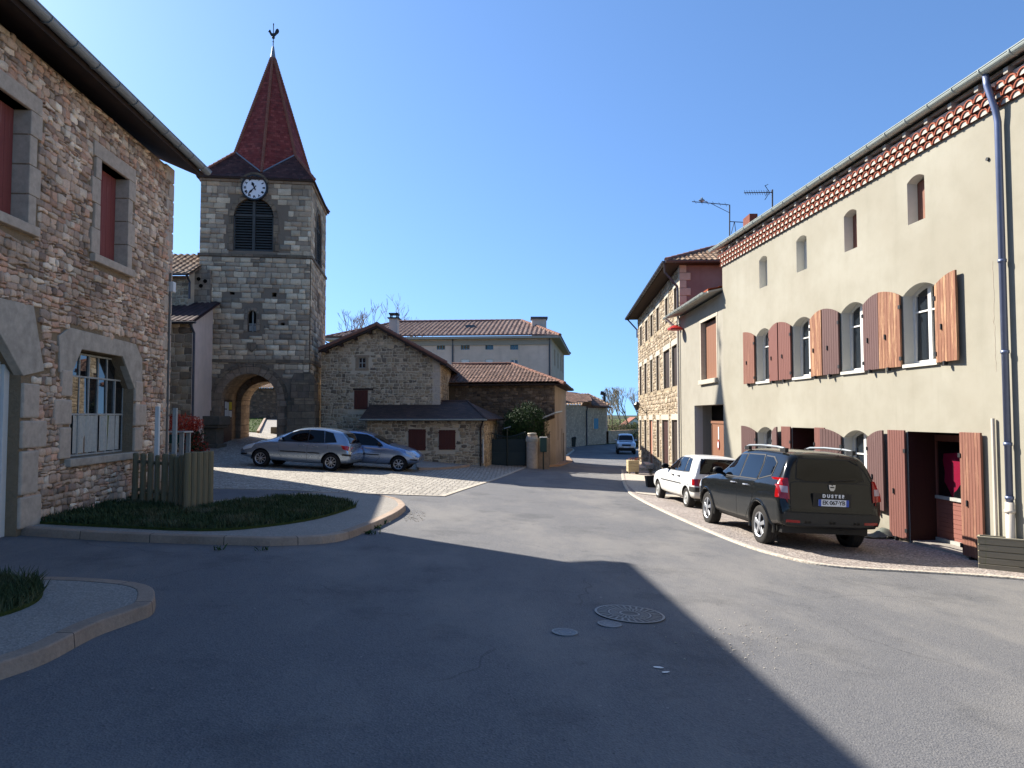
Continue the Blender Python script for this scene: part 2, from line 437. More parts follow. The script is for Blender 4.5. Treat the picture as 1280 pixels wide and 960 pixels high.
def ashlar(name, bw, bh, cols, mortar, bump=.6, stain=.4, ms=.012, topdark=None):
    t = NT(name, .9, .2); uv = t.uv(); w = warp(t, uv, .05, 1.7)
    # vary the width of the blocks from course to course
    br = t.n('TexBrick', {'offset':.5,'squash':1.0,'squash_frequency':2}, Vector=w, Color1=(0,0,0,1), Color2=(1,1,1,1), Mortar=(0,0,0,1), Scale=1.0, Mortar_Size=ms, Mortar_Smooth=.4, Bias=0.0, Brick_Width=bw, Row_Height=bh)
    wd = t.vmath('MULTIPLY', w, (1.0,1.0,1.0))
    br2 = t.n('TexBrick', {'offset':.37,'squash':.62,'squash_frequency':3}, Vector=wd, Color1=(0,0,0,1), Color2=(1,1,1,1), Mortar=(0,0,0,1), Scale=1.0, Mortar_Size=ms, Mortar_Smooth=.4, Bias=0.0, Brick_Width=bw*.8, Row_Height=bh)
    pick = t.math('GREATER_THAN', t.n('TexWhiteNoise', {'noise_dimensions':'1D'}, W=t.math('FLOOR', t.math('DIVIDE', t.n('SeparateXYZ', _0=w).outputs[1], bh*3))).outputs[0], .5)
    rb = t.mix(pick, br.outputs['Color'], br2.outputs['Color']); mf = t.math('ADD', t.math('MULTIPLY', br.outputs['Fac'], t.math('SUBTRACT', 1.0, pick)), t.math('MULTIPLY', br2.outputs['Fac'], pick))
    c = t.ramp(t.n('SeparateColor', _0=rb).outputs[0], [(i/(len(cols)-1), x) for i, x in enumerate(cols)])
    fine = t.noise(uv, 22, 6, .7); mid = t.noise(uv, 3.5, 5, .65); big = t.noise(uv, .5, 5, .65)
    val = t.math('MULTIPLY', t.math('MULTIPLY_ADD', fine, .8, .6), t.math('MULTIPLY_ADD', mid, 1.1, .45))
    c = t.mix(1.0, c, t.n('CombineColor', _0=val, _1=val, _2=val).outputs[0], 'MULTIPLY')
    c = t.mix(t.math('MULTIPLY', mf, .8), c, mortar)
    st = t.n('MapRange', {'interpolation_type':'SMOOTHSTEP'}, Value=big, _1=.42, _2=.68).outputs[0]
    c = t.mix(t.math('MULTIPLY', st, stain), c, tuple(x*.45 for x in hx(cols[0])[:3])+(1,))
    t.col(c)
    h = t.math('ADD', t.math('MULTIPLY', mf, -1.0), t.math('MULTIPLY', t.math('ADD', fine, mid), .45))
    t.bump(h, bump, .03); return t.m
def tiles(name, w, row, cols, dirt='#3a3028', rough=.85):
    t = NT(name, rough, .25); uv = t.uv(); s = t.n('SeparateXYZ', _0=uv)
    cu = t.math('FLOOR', t.math('DIVIDE', s.outputs[0], w/2)); cv = t.math('FLOOR', t.math('DIVIDE', s.outputs[1], row))
    wn = t.n('TexWhiteNoise', {'noise_dimensions':'2D'}, Vector=t.n('CombineXYZ', _0=cu, _1=cv).outputs[0])
    c = t.ramp(wn.outputs[0], [(i/(len(cols)-1), x) for i, x in enumerate(cols)])
    f = t.noise(uv, 9, 6, .7); c = t.mix(t.n('MapRange', Value=f, _1=.42, _2=.75).outputs[0], c, dirt)
    t.col(c); t.bump(t.noise(uv, 30, 4), .3, .01); return t.m
def flat_tiles(name, bw, bh, cols, rough=.85):
    t = NT(name, rough, .25); uv = t.uv()
    br = t.n('TexBrick', {'offset':.5}, Vector=uv, Color1=(0,0,0,1), Color2=(1,1,1,1), Mortar=(0,0,0,1), Scale=1.0, Mortar_Size=.006, Mortar_Smooth=.3, Bias=0.0, Brick_Width=bw, Row_Height=bh)
    c = t.ramp(t.n('SeparateColor', _0=br.outputs['Color']).outputs[0], [(i/(len(cols)-1), x) for i, x in enumerate(cols)])
    big = t.noise(uv, .9, 5, .7); f = t.noise(uv, 12, 5, .7)
    v = t.math('MULTIPLY', t.math('MULTIPLY_ADD', big, 1.0, .5), t.math('MULTIPLY_ADD', f, .7, .65))
    c = t.mix(1.0, c, t.n('CombineColor', _0=v, _1=v, _2=v).outputs[0], 'MULTIPLY')
    t.col(c); vv = t.math('FRACT', t.math('DIVIDE', t.n('SeparateXYZ', _0=uv).outputs[1], bh))
    t.bump(t.math('ADD', t.math('MULTIPLY', vv, -1.0), t.math('MULTIPLY', br.outputs['Fac'], -.6)), .8, .02); return t.m
def plain(name, c, rough=.6, spec=.4, metal=0.0, nz=.12, sc=12, bump=.1):
    t = NT(name, rough, spec, metal)
    if nz:
        f = t.noise(t.obj(), sc, 5, .65); c = hx(c) if isinstance(c,str) else c
        t.col(t.mix(f, tuple(x*(1-nz*1.6) for x in c[:3])+(1,), tuple(min(1,x*(1+nz*1.2)) for x in c[:3])+(1,)))
        if bump: t.bump(f, bump, .01)
    else: t.col(c)
    return t.m
def render_wall(name, c1, c2, stain, bump=.35, streak=.25):
    t = NT(name, .92, .15); uv = t.uv(); big = t.noise(uv, .35, 5, .6); mid = t.noise(uv, 2.2, 5, .6)
    c = t.mix(t.n('MapRange', {'interpolation_type':'SMOOTHSTEP'}, Value=big, _1=.35, _2=.7).outputs[0], c1, c2)
    st = t.noise(t.uv((1.6,.12,1)), 1.6, 5, .65)
    c = t.mix(t.math('MULTIPLY', t.n('MapRange', {'interpolation_type':'SMOOTHSTEP'}, Value=st, _1=.5, _2=.78).outputs[0], streak), c, stain)
    c = t.mix(t.math('MULTIPLY', t.n('MapRange', Value=mid, _1=.45, _2=.75).outputs[0], .25), c, stain)
    zz = t.n('SeparateXYZ', _0=uv).outputs[1]; base = t.n('MapRange', {'interpolation_type':'SMOOTHSTEP'}, Value=t.math('MULTIPLY_ADD', t.noise(uv, 3, 5, .7), .5, zz), _1=.1, _2=-.5).outputs[0]
    c = t.mix(t.math('MULTIPLY', base, .35), c, tuple(x*.5 for x in hx(stain)[:3])+(1,))
    t.col(c); t.bump(t.math('ADD', t.noise(uv, 90, 4, .7), t.math('MULTIPLY', mid, 2.0)), bump, .006); return t.m
def wood(name, c1, c2, worn=None, wamt=.5, grain=(26,1.3,1), rough=.7, offs=0.0):
    t = NT(name, rough, .3); uv = t.vmath('ADD', t.uv(grain), (offs, offs*3, 0)); f = t.noise(uv, 1.6, 5, .7)
    c = t.mix(f, c1, c2)
    if worn:
        w = t.n('MapRange', {'interpolation_type':'SMOOTHSTEP'}, Value=t.noise(t.vmath('ADD', t.uv((5,.35,1)), (offs*7,offs,0)), 1.6, 6, .8), _1=.62-.2*wamt, _2=.75-.2*wamt).outputs[0]
        c = t.mix(t.math('MULTIPLY', w, .8), c, worn)
    t.col(c); t.bump(f, .35, .008); return t.m
M = {}
def m_asphalt():
    t = NT('asphalt', .86, .3); p = t.obj()
    g1 = t.n('TexVoronoi', {'feature':'F1'}, Vector=p, Scale=75.0); agg = t.n('SeparateColor', _0=g1.outputs['Color']).outputs[0]
    f = t.noise(p, 60, 4, .8); c = t.mix(agg, '#555557', '#777572')
    c = t.mix(t.n('MapRange', Value=f, _1=.35, _2=.65).outputs[0], c, '#616163')
    big = t.n('MapRange', {'interpolation_type':'SMOOTHSTEP'}, Value=t.noise(t.obj((.5,.25,1)), 1.1, 6, .65), _1=.42, _2=.66).outputs[0]
    c = t.mix(t.math('MULTIPLY', big, .5), c, '#84807a')
    dk = t.n('MapRange', {'interpolation_type':'SMOOTHSTEP'}, Value=t.noise(t.vmath('ADD', t.obj(), (13,7,0)), .8, 6, .7), _1=.5, _2=.7).outputs[0]
    c = t.mix(t.math('MULTIPLY', dk, .42), c, '#3f4042')
    # small pale specks and a few chips
    sp = t.n('TexVoronoi', {'feature':'F1'}, Vector=warp(t, p, .1, 9), Scale=2.3, Randomness=1.0)
    spk = t.math('LESS_THAN', sp.outputs['Distance'], .035); c = t.mix(t.math('MULTIPLY', spk, .6), c, '#96908a')
    sp2 = t.n('TexVoronoi', {'feature':'F1'}, Vector=p, Scale=13.0, Randomness=1.0)
    c = t.mix(t.math('MULTIPLY', t.math('LESS_THAN', sp2.outputs['Distance'], .1), .45), c, '#2c2b2a')
    ck = t.n('TexVoronoi', {'voronoi_dimensions':'2D','feature':'DISTANCE_TO_EDGE'}, Vector=warp(t, warp(t, p, 1.2, .6), .12, 5), Scale=.32, Randomness=1.0).outputs['Distance']
    msk = t.n('MapRange', {'interpolation_type':'SMOOTHSTEP'}, Value=t.noise(p, .35, 3, .5), _1=.5, _2=.6).outputs[0]
    cl = t.math('MULTIPLY', t.math('LESS_THAN', ck, .0035), msk); c = t.mix(t.math('MULTIPLY', cl, .3), c, '#2c2b2a')
    st = t.n('MapRange', {'interpolation_type':'SMOOTHSTEP'}, Value=t.noise(warp(t, p, .4, 2), 1.9, 5, .75), _1=.64, _2=.7).outputs[0]; c = t.mix(t.math('MULTIPLY', st, .35), c, '#3f4042')
    t.col(c); t.bump(t.math('SUBTRACT', t.math('ADD', f, g1.outputs['Distance']), cl), .5, .01); return t.m
M['asphalt'] = m_asphalt()
def m_cobble():
    t = NT('cobble', .8, .3); uv = warp(t, t.obj(), .05, 3); sc = t.vmath('MULTIPLY', uv, (1/.15, 1/.15, 0))
    br = t.n('TexVoronoi', {'voronoi_dimensions':'2D','feature':'F1'}, Vector=sc, Scale=1.0, Randomness=.55)
    ed = t.n('TexVoronoi', {'voronoi_dimensions':'2D','feature':'DISTANCE_TO_EDGE'}, Vector=sc, Scale=1.0, Randomness=.55)
    s = t.n('SeparateColor', _0=br.outputs['Color']).outputs[0]; c = t.ramp(s, [(0,'#8d877d'),(.5,'#a39c90'),(1,'#b5aea1')])
    e = t.n('MapRange', {'interpolation_type':'SMOOTHSTEP'}, Value=ed.outputs['Distance'], _1=.02, _2=.16).outputs[0]
    c = t.mix(e, '#6d675d', c); t.col(c); t.bump(e, .7, .02); return t.m
M['cobble'] = m_cobble()
def m_gravel(name, cols, sc=38.0, bump=.7):
    t = NT(name, .9, .2); p = t.obj(); v = t.n('TexVoronoi', {'feature':'F1'}, Vector=p, Scale=sc)
    s = t.n('SeparateColor', _0=v.outputs['Color']).outputs[0]; c = t.ramp(s, [(i/(len(cols)-1), x) for i, x in enumerate(cols)])
    b = t.noise(p, 1.1, 5, .6); c = t.mix(t.math('MULTIPLY', t.n('MapRange', Value=b, _1=.4, _2=.7).outputs[0], .4), c, cols[0])
    t.col(c); t.bump(v.outputs['Distance'], bump, .012); return t.m
tone(1.25, 0.5)
M['gravel'] = m_gravel('washed_gravel', ['#6b5c51','#8d7868','#a48f7c','#5d5550','#b8a894'])
tone()
M['concrete'] = m_gravel('old_concrete', ['#827d76','#918b82','#a09a90'], 60.0, .35)
M['warmpave'] = m_gravel('warm_paving', ['#8a6f5a','#a58a70','#94785f'], 50.0, .3)
tone(1.0, 1)
M['palestone'] = m_gravel('pale_stone_edge', ['#a89f92','#bfb5a5','#8f877b'], 30.0, .5)
tone()
def m_kerb(name, c1, c2):
    t = NT(name, .88, .25); uv = t.uv(); br = t.n('TexBrick', {'offset':0.0}, Vector=uv, Color1=(0,0,0,1), Color2=(1,1,1,1), Mortar=(0,0,0,1), Scale=1.0, Mortar_Size=.006, Brick_Width=.98, Row_Height=8.0, Mortar_Smooth=.3)
    s = t.n('SeparateColor', _0=br.outputs['Color']).outputs[0]; f = t.noise(t.obj(), 30, 6, .75); b = t.noise(t.obj(), 2.2, 5, .7)
    c = t.mix(s, c1, c2); v = t.math('MULTIPLY', t.math('MULTIPLY_ADD', f, .8, .6), t.math('MULTIPLY_ADD', b, .9, .55))
    c = t.mix(1.0, c, t.n('CombineColor', _0=v, _1=v, _2=v).outputs[0], 'MULTIPLY'); c = t.mix(br.outputs['Fac'], c, '#3a3732')
    t.col(c); t.bump(t.math('SUBTRACT', f, br.outputs['Fac']), .5, .012); return t.m
M['kerb'] = m_kerb('kerb_stone', '#93806f', '#a89583')
def m_soil(name, c1, c2):
    t = NT(name, .95, .1); p = t.obj(); f = t.noise(p, 5, 6, .7); t.col(t.mix(f, c1, c2)); t.bump(t.noise(p, 24, 4), .6, .04); return t.m
M['turf'] = m_soil('turf', '#2b3418', '#46502a')
M['field'] = m_soil('field', '#3c4a22', '#5a5f38')
M['hill'] = m_soil('hill_woods', '#3c4638', '#56584a')
tone(1.35, 0.95)
M['rub_left'] = rubble('granite_rubble', .175, .095, ['#8c6e5e','#a1836f','#6d6058','#ad8d77','#9b8674','#7d6c60','#b39a84','#967563'], '#51473c', mw=.07, bump=1.0, var=.3, warpamt=.07, rnd=.95, mbl=.25, expo=4.0, bd=.06)
tone()
tone(1.4, 0.95)
M['rub_gable'] = rubble('pointed_rubble', .25, .135, ['#7a6850','#94805f','#85735a','#a89270','#5e5040','#8f7d62','#9d8868'], '#ab9a7e', mw=.16, bump=.6, warpamt=.06, mbl=.85, var=.25)
tone()
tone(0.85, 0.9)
M['rub_pale'] = rubble('pale_rubble', .26, .16, ['#9c8a70','#b5a389','#c2b096','#877660','#a8977d'], '#baa98c', mw=.14, bump=.9, mbl=.5)  # naturally pale stone of the tall house
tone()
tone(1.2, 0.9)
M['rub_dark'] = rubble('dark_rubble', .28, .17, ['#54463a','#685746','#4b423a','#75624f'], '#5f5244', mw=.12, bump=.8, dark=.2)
tone()
tone(1.3, 1.3)
M['rub_far'] = rubble('far_rubble', .32, .2, ['#8d7868','#a48f7c','#93806f'], '#a48f7c', mw=.16, bump=.5, mbl=.7)
tone()
tone(1.4, 1.0)
M['ash_tower'] = ashlar('tower_granite', .52, .255, ['#5d5449','#776a59','#8a7c69','#6d6458','#988a76','#7f705e'], '#5a5248', stain=.45)
tone()
tone(1.6, 1)
M['ash_dark'] = ashlar('weathered_granite', .6, .31, ['#484238','#615647','#70624f','#544c42','#67594a'], '#3e3932', stain=.6)
tone()
tone(1.2, 1)
M['ash_light'] = ashlar('dressed_granite', .62, .34, ['#9a8b78','#ac9b87','#8a7d6c','#b4a491'], '#7c7062', stain=.25, ms=.006)
tone()
tone(0.9, 0.6)
M['ash_warm'] = ashlar('warm_granite', .5, .3, ['#8a6c49','#a5845c','#94764f','#b09068'], '#7d684c', stain=.25)
tone()
tone(1.55, 1)
M['dressed'] = plain('dressed_stone', '#9c8d7c', .9, .2, nz=.28, sc=9, bump=.5)
tone()
tone(0.85, 1)
M['dressed_pale'] = plain('pale_dressed_stone', '#c0b6a4', .9, .2, nz=.18, sc=9, bump=.4)
tone()
tone(1.35, 1)
M['cement'] = plain('grey_cement', '#a09484', .95, .1, nz=.4, sc=5, bump=.7)
tone(0.9, 0.7)
M['warmstone'] = plain('warm_arch_stone', '#a98a62', .9, .2, nz=.25, sc=6, bump=.4)
tone()
tone(0.8, 0.5)
M['tile_red'] = tiles('canal_tiles', .22, .36, ['#7c4634','#96604a','#aa7358','#6f4033','#b58a70','#8a5643'])
tone()
M['tile_brown'] = tiles('brown_canal_tiles', .2, .34, ['#5e463a','#74584a','#866858','#58443c','#97796a'])
M['tile_old'] = tiles('old_canal_tiles', .2, .34, ['#8a6f58','#a2866b','#765943','#b99d80','#64503f'])
M['tile_pan'] = tiles('dark_pan_tiles', .24, .36, ['#3a2a2a','#48332f','#53393a','#402e2c'])
tone(0.75, 0.8)
M['tile_ridge'] = plain('ridge_tiles', '#9b6750', .85, .2, nz=.35, sc=3)
tone()
M['tile_verge'] = plain('hip_tiles', '#8b5a49', .85, .2, nz=.3, sc=3)
tone(1.45, .95)
M['spire'] = flat_tiles('spire_tiles', .17, .13, ['#5e231c','#73302a','#6a2a22','#813c33','#552520'])
tone(1.1, .9)
M['spire_low'] = flat_tiles('broach_tiles', .17, .13, ['#44251f','#553029','#3b211d','#603a31'])
tone()
M['lead'] = plain('lead_flashing', '#7f858c', .6, .4, .3, nz=.15)
M['annex_roof'] = flat_tiles('dark_flat_tiles', .2, .16, ['#40332e','#4c3c36','#463832','#564339'])
tone(0.55, 0.62)
M['cream'] = render_wall('cream_render', '#c3b898', '#cfc6a8', '#a8a080')
tone()
tone(0.58, 0.6)
M['cream_small'] = render_wall('beige_render', '#bfb498', '#c8bea2', '#9c947a', streak=.3)
tone()
tone(1.9, .8)
M['grey_render'] = render_wall('grey_render', '#998878', '#a89484', '#807062', streak=.4)
tone()
tone(0.9, 0.9)
M['mauve_render'] = render_wall('mauve_render', '#836d68', '#94807a', '#6b5852', streak=.4)
tone()
tone(1.4, 1.1)
M['far_render'] = render_wall('far_render', '#998878', '#a89484', '#807062', streak=.4)
tone()
tone(0.85, 0.4)
M['tan_render'] = render_wall('tan_render', '#ae8e64', '#bb9c72', '#8b7252', streak=.3)
tone()
tone(0.9, 1)
M['reveal'] = plain('painted_reveal', '#c9c6bc', .9, .2, nz=.05)
tone()
M['white_paint'] = plain('white_paint', '#d8d6cf', .5, .4, nz=.06)
M['grey_paint'] = plain('weathered_white_paint', '#a5a49c', .7, .3, nz=.3, sc=20)
M['black_metal'] = plain('black_metal', '#18181a', .5, .5, nz=.1)
M['iron'] = plain('dark_iron', '#2a2b2d', .55, .5, .4, nz=.1)
M['zinc'] = plain('zinc', '#8f9496', .45, .5, .6, nz=.15, sc=5)
M['zinc_dark'] = plain('dark_zinc', '#4c4d52', .5, .5, .5, nz=.2, sc=5)
M['blue_zinc'] = plain('blue_grey_zinc', '#6d7690', .4, .5, .5, nz=.15, sc=5)
M['gutter_pale'] = plain('pale_gutter', '#a9afa6', .5, .4, .2, nz=.12, sc=4)
M['pvc'] = plain('pale_plastic_pipe', '#c6bcae', .5, .4, nz=.08)
M['fascia'] = plain('dark_boards', '#3c2f28', .85, .2, nz=.3, sc=5)
M['fascia_grey'] = plain('grey_boards', '#77726a', .85, .2, nz=.25, sc=5)
M['soffit'] = plain('soffit', '#9b968c', .9, .2, nz=.12)
M['dark_in'] = plain('dark_interior', '#15130f', .95, .1, nz=0)
tone(1.3, 0.9)
M['red_shutter'] = wood('faded_red_paint', '#6a2f2a', '#824038', '#8c5a50', .35)
tone()
M['red_shutter_dark'] = wood('red_brown_paint', '#48241c', '#5c3023', '#6d4434', .2)
tone(.82, .8)
M['sh_a'] = wood('maroon_shutter_wood', '#764236', '#8c5547', '#a5745b', .25)
tone()
tone(.95, .85)
M['sh_b'] = wood('bleached_shutter_wood', '#7a4a34', '#93603f', '#bd8f62', .75, offs=3.1)
tone()
tone(.85, .8)
M['sh_c'] = wood('stained_shutter_wood', '#7b4835', '#955d45', '#ab7753', .5, offs=7.7)
tone()
tone(0.75, .68)
M['sh_shade'] = wood('mauve_shutter_wood', '#66403a', '#7b524a', '#8c665a', .3, offs=5.1)  # mauve-brown wood, darker than the other shutter woods
tone()
tone(1.0, 0.75)
M['door_wood'] = wood('varnished_door_wood', '#7d4535', '#965442', None)
tone()
tone(0.8, 0.8)
M['door_orange'] = wood('orange_door_wood', '#84502f', '#9a6541', None)
tone()
M['door_dark'] = wood('dark_door_wood', '#2d1410', '#3a1c16', None)
M['pink_door'] = wood('pinkish_door_wood', '#9c6a55', '#b07e68', None)
M['dark_shutter'] = wood('near_black_shutter', '#241a16', '#30221c', None)
M['brown_dim'] = wood('grey_brown_shutter', '#4b3b2d', '#5e4b38', None)
tone(1.35, 1.1)
M['fence_wood'] = wood('weathered_fence_wood', '#544c3b', '#7a6f58', '#5d5c40', .4, (18,1.2,1), .9)
tone()
M['plank_grey'] = wood('grey_green_planks', '#6d685a', '#8c8676', '#5f6b3c', .35, (1.3,24,1), .9)
M['plank_pale'] = wood('pale_planks', '#a09070', '#b9a985', None, .3, (1.3,20,1), .9)
M['curtain'] = plain('net_curtain', '#b5b3a8', .95, .1, nz=.2, sc=20)
M['pink'] = plain('pink_curtain', '#c81a4c', .9, .1, nz=.12, sc=25)
M['blue_shutter'] = plain('blue_paint', '#4f7c8e', .7, .3, nz=.15)
M['green_plastic'] = plain('green_plastic', '#123a34', .45, .5, nz=.1)
M['green_metal'] = plain('dark_green_metal', '#16241d', .5, .5, nz=.15)
M['mail_green'] = plain('green_box_paint', '#16382c', .45, .5, nz=.1)
M['black_plastic'] = plain('black_plastic', '#161616', .55, .4, nz=.05)
M['tyre'] = plain('tyre_rubber', '#1b1b1c', .85, .3, nz=.25, sc=25)
M['tyre_dusty'] = plain('dusty_tyre_rubber', '#2f2d2b', .9, .2, nz=.3, sc=25)
M['alloy'] = plain('alloy', '#b4b6ba', .35, .5, .7, nz=.08)
M['hub_dirty'] = plain('dull_hubcap', '#9c9c98', .5, .5, .3, nz=.2)
M['red_paint'] = plain('red_paint', '#a82420', .5, .4, nz=.1)
tone(1.3, 1)
M['red_leaf'] = plain('red_leaves', '#8a2416', .7, .3, nz=.35, sc=30, bump=0)
tone()
tone(1.5, 1)
M['red_leaf2'] = plain('orange_red_leaves', '#a63c22', .7, .3, nz=.3, sc=30, bump=0)
tone()
M['leaf_dark'] = plain('dark_leaves', '#1d3312', .7, .3, nz=.4, sc=14, bump=0)
M['leaf_mid'] = plain('mid_leaves', '#2f4a18', .7, .3, nz=.35, sc=14, bump=0)
M['leaf_olive'] = plain('olive_scrub', '#5a5a2e', .8, .2, nz=.35, sc=3, bump=0)
M['bark'] = plain('bark', '#5c5046', .95, .1, nz=.3, sc=9)
M['bark_red'] = plain('twig_bark', '#75655a', .95, .1, nz=.25, sc=2, bump=0)
tone(1.1, 0.7)
def m_blade():
    t = NT('grass_blades', .8, .2); p = t.obj(); a = t.noise(p, 1.6, 4, .6); b = t.noise(p, 22, 3, .6)
    c = t.mix(b, '#26381a', '#4a5c2a'); c = t.mix(t.n('MapRange', Value=a, _1=.5, _2=.72).outputs[0], c, '#6b6440'); t.col(c); return t.m
M['blade'] = m_blade()
tone()
M['blade_lit'] = plain('sunlit_grass_blades', '#4f7422', .8, .2, nz=.3, sc=3, bump=0)  # brighter green: sunshine on the far lawn put into the blade colour
M['white'] = plain('enamel_white', '#dfe2e4', .4, .5, nz=.03)
M['black_ink'] = plain('black_ink', '#0d0e12', .6, .3, nz=0)
M['gold_stone'] = plain('clock_ring', '#15171c', .5, .5, nz=0)
tone(1.05, 1)
M['terracotta'] = plain('terracotta', '#93513c', .85, .25, nz=.3, sc=6)
tone()
tone(0.8, 1)
M['mortar_white'] = plain('lime_mortar', '#c9bfb0', .95, .1, nz=.1)
tone()
tone(0.8, 0.9)
M['orange_tile'] = plain('orange_tile', '#b9582c', .8, .25, nz=.2)
tone()
M['chim_brick'] = plain('chimney_brick', '#75463a', .9, .2, nz=.25, sc=14)
M['notice_yellow'] = plain('yellow_paper', '#b9b02c', .8, .2, nz=0)
M['notice_white'] = plain('white_paper', '#c4ccd0', .8, .2, nz=0)
M['louvre'] = plain('grey_louvre_wood', '#4a4c4a', .85, .2, nz=.3, sc=8)
M['bin_green'] = plain('bin_green', '#1a4a44', .5, .4, nz=.1)
M['litter'] = plain('grey_cloth', '#6b6f66', .9, .2, nz=.3, sc=20)
M['granite_grey'] = plain('grey_granite', '#5b564c', .9, .2, nz=.35, sc=7, bump=.5)
def m_glass(name, tint='#14181c', rough=.03, mixt=.0, spec=.6):
    t = NT(name, rough, spec); t.col(tint); t.b.inputs['IOR'].default_value = 1.52
    f = t.noise(t.obj(), 1.3, 2, .5); t.bump(f, .02, .02)
    if mixt:
        tr = t.n('BsdfTransparent'); mx = t.n('MixShader', _0=mixt); t.t.links.new(t.b.outputs[0], mx.inputs[1]); t.t.links.new(tr.outputs[0], mx.inputs[2])
        t.t.links.new(mx.outputs[0], t.t.nodes['Material Output'].inputs[0])
    return t.m
M['glass'] = m_glass('window_glass', '#20262c')
M['glass_old'] = m_glass('old_window_glass', '#15181c', .02, 0, 1.0)
M['car_glass'] = m_glass('tinted_car_glass', '#06070a', .015, .0, .3)
M['lens'] = m_glass('headlamp_lens', '#b9c0c6', .08)
M['red_lens'] = m_glass('red_lamp_lens', '#8e0c10', .12)
M['clear_lens'] = m_glass('pale_lamp_lens', '#a9979d', .12)
def paint(name, c, metal=.0, rough=.25, dust=None, damt=.4, coat=.6, spec=.5):
    t = NT(name, rough, spec, metal); t.b.inputs['Coat Weight'].default_value = coat; t.b.inputs['Coat Roughness'].default_value = .04
    c = hx(c)
    if dust:
        z = t.n('SeparateXYZ', _0=t.n('TexCoord').outputs['Object']).outputs[2]
        lo = t.n('MapRange', {'interpolation_type':'SMOOTHSTEP'}, Value=z, _1=.75, _2=.15).outputs[0]
        d = t.math('MULTIPLY', t.math('MULTIPLY_ADD', t.noise(t.obj(), 6, 5, .7), .8, .3), t.math('MULTIPLY_ADD', lo, damt, damt*.08), clamp=True)
        t.col(t.mix(d, c, dust)); t.set(t.b, 'Roughness', t.math('MULTIPLY_ADD', d, .6, rough))
        t.set(t.b, 'Coat Weight', t.math('MULTIPLY_ADD', d, -.9, coat, clamp=True))
    else: t.col(c)
    return t.m
M['paint_suv'] = paint('dark_grey_paint', '#131618', .0, .14, '#8a8274', .16, .25, .25)
M['paint_white'] = paint('white_car_paint', '#cfd0cf', 0, .35, '#8f8468', .65)
M['paint_silver'] = paint('blue_silver_paint', '#93a3b5', .7, .22, '#8a8680', .25)
M['paint_silver2'] = paint('steel_blue_paint', '#7d90ad', .7, .22, '#8a8680', .25)
M['paint_4x4'] = paint('light_silver_paint', '#a9b1bb', .6, .3)
M['bumper_grey'] = plain('dusty_dark_bumper', '#2e2d2a', .6, .35, nz=.25, sc=15)
M['plate_white'] = plain('plate_white', '#d4d8de', .35, .5, nz=0)
M['plate_blue'] = plain('plate_blue', '#1c46a8', .35, .5, nz=0)
def stone_mat(name, cols, var=.2, stain='#2b2822', samt=.35, sc=1.0):
    t = NT(name, .92, .15); s = t.n('SeparateXYZ', _0=t.n('TexCoord').outputs['UV']); p = t.obj()
    c = t.ramp(s.outputs[0], [(i/(len(cols)-1), x) for i, x in enumerate(cols)])
    fine = t.noise(p, 34*sc, 6, .75); mid = t.noise(p, 8*sc, 5, .7); big = t.noise(p, .6, 5, .65)
    v = t.math('MULTIPLY_ADD', s.outputs[1], var*2, 1-var)
    v = t.math('MULTIPLY', v, t.math('MULTIPLY', t.math('MULTIPLY_ADD', fine, .9, .55), t.math('MULTIPLY_ADD', mid, .9, .55)))
    c = t.mix(1.0, c, t.n('CombineColor', _0=v, _1=v, _2=v).outputs[0], 'MULTIPLY')
    st = t.n('MapRange', {'interpolation_type':'SMOOTHSTEP'}, Value=t.math('MULTIPLY_ADD', mid, .35, big), _1=.6, _2=.85).outputs[0]
    c = t.mix(t.math('MULTIPLY', st, samt), c, stain)
    lich = t.n('MapRange', {'interpolation_type':'SMOOTHSTEP'}, Value=t.noise(p, 4.5*sc, 6, .8), _1=.62, _2=.7).outputs[0]
    c = t.mix(t.math('MULTIPLY', lich, .25), c, '#a39c88')
    t.col(c); t.bump(t.math('ADD', t.math('MULTIPLY', fine, .6), mid), .7, .02); return t.m
def mortar_mat(name, c, d):
    t = NT(name, .97, .1); p = t.obj(); f = t.noise(p, 20, 6, .75); b = t.noise(p, 2, 5, .65)
    t.col(t.mix(t.math('MULTIPLY', t.math('ADD', f, b), .5), d, c)); t.bump(f, .9, .03); return t.m
tone(2.0, 1.15)
M['st_left'] = stone_mat('granite_rubble_stones', ['#8d7868','#a48f7c','#6b5c51','#b8a894','#9b8674','#93806f','#a1806c','#7d6c60'])
M['mo_left'] = mortar_mat('rubble_mortar', '#7d6e5b', '#43392e')
tone(1.8, 1.0)
M['st_tower'] = stone_mat('tower_blocks', ['#6d6253','#857763','#988a73','#7a6e5e','#a89a82','#8d7c66','#5f574b'], .2, '#4b423a', .3, .7)
M['mo_tower'] = mortar_mat('tower_mortar', '#6b6152', '#4b423a')
tone(1.75, .72)
M['st_gable'] = stone_mat('pointed_stones', ['#7a6549','#94794f','#6a5942','#a58c66','#8a7556','#584a3a','#9c855f'], .2, '#3a3327', .3)
M['mo_gable'] = mortar_mat('pale_pointing', '#b09c7c', '#8a7758')
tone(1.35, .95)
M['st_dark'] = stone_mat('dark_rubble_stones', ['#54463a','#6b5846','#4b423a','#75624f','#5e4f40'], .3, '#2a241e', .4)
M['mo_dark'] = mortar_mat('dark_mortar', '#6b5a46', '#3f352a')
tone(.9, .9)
M['st_pale'] = stone_mat('pale_rubble_stones', ['#9c8a70','#b5a389','#c2b096','#877660','#a8977d','#b09878'], .25, '#6a5c48', .2)  # pale stones and mortar of the tall house
M['mo_pale'] = mortar_mat('pale_mortar', '#b5a487', '#8f7e63')
tone()

# ============================================================ THE SETTING
def hexy(lst): return [P(a, b) for a, b in lst]
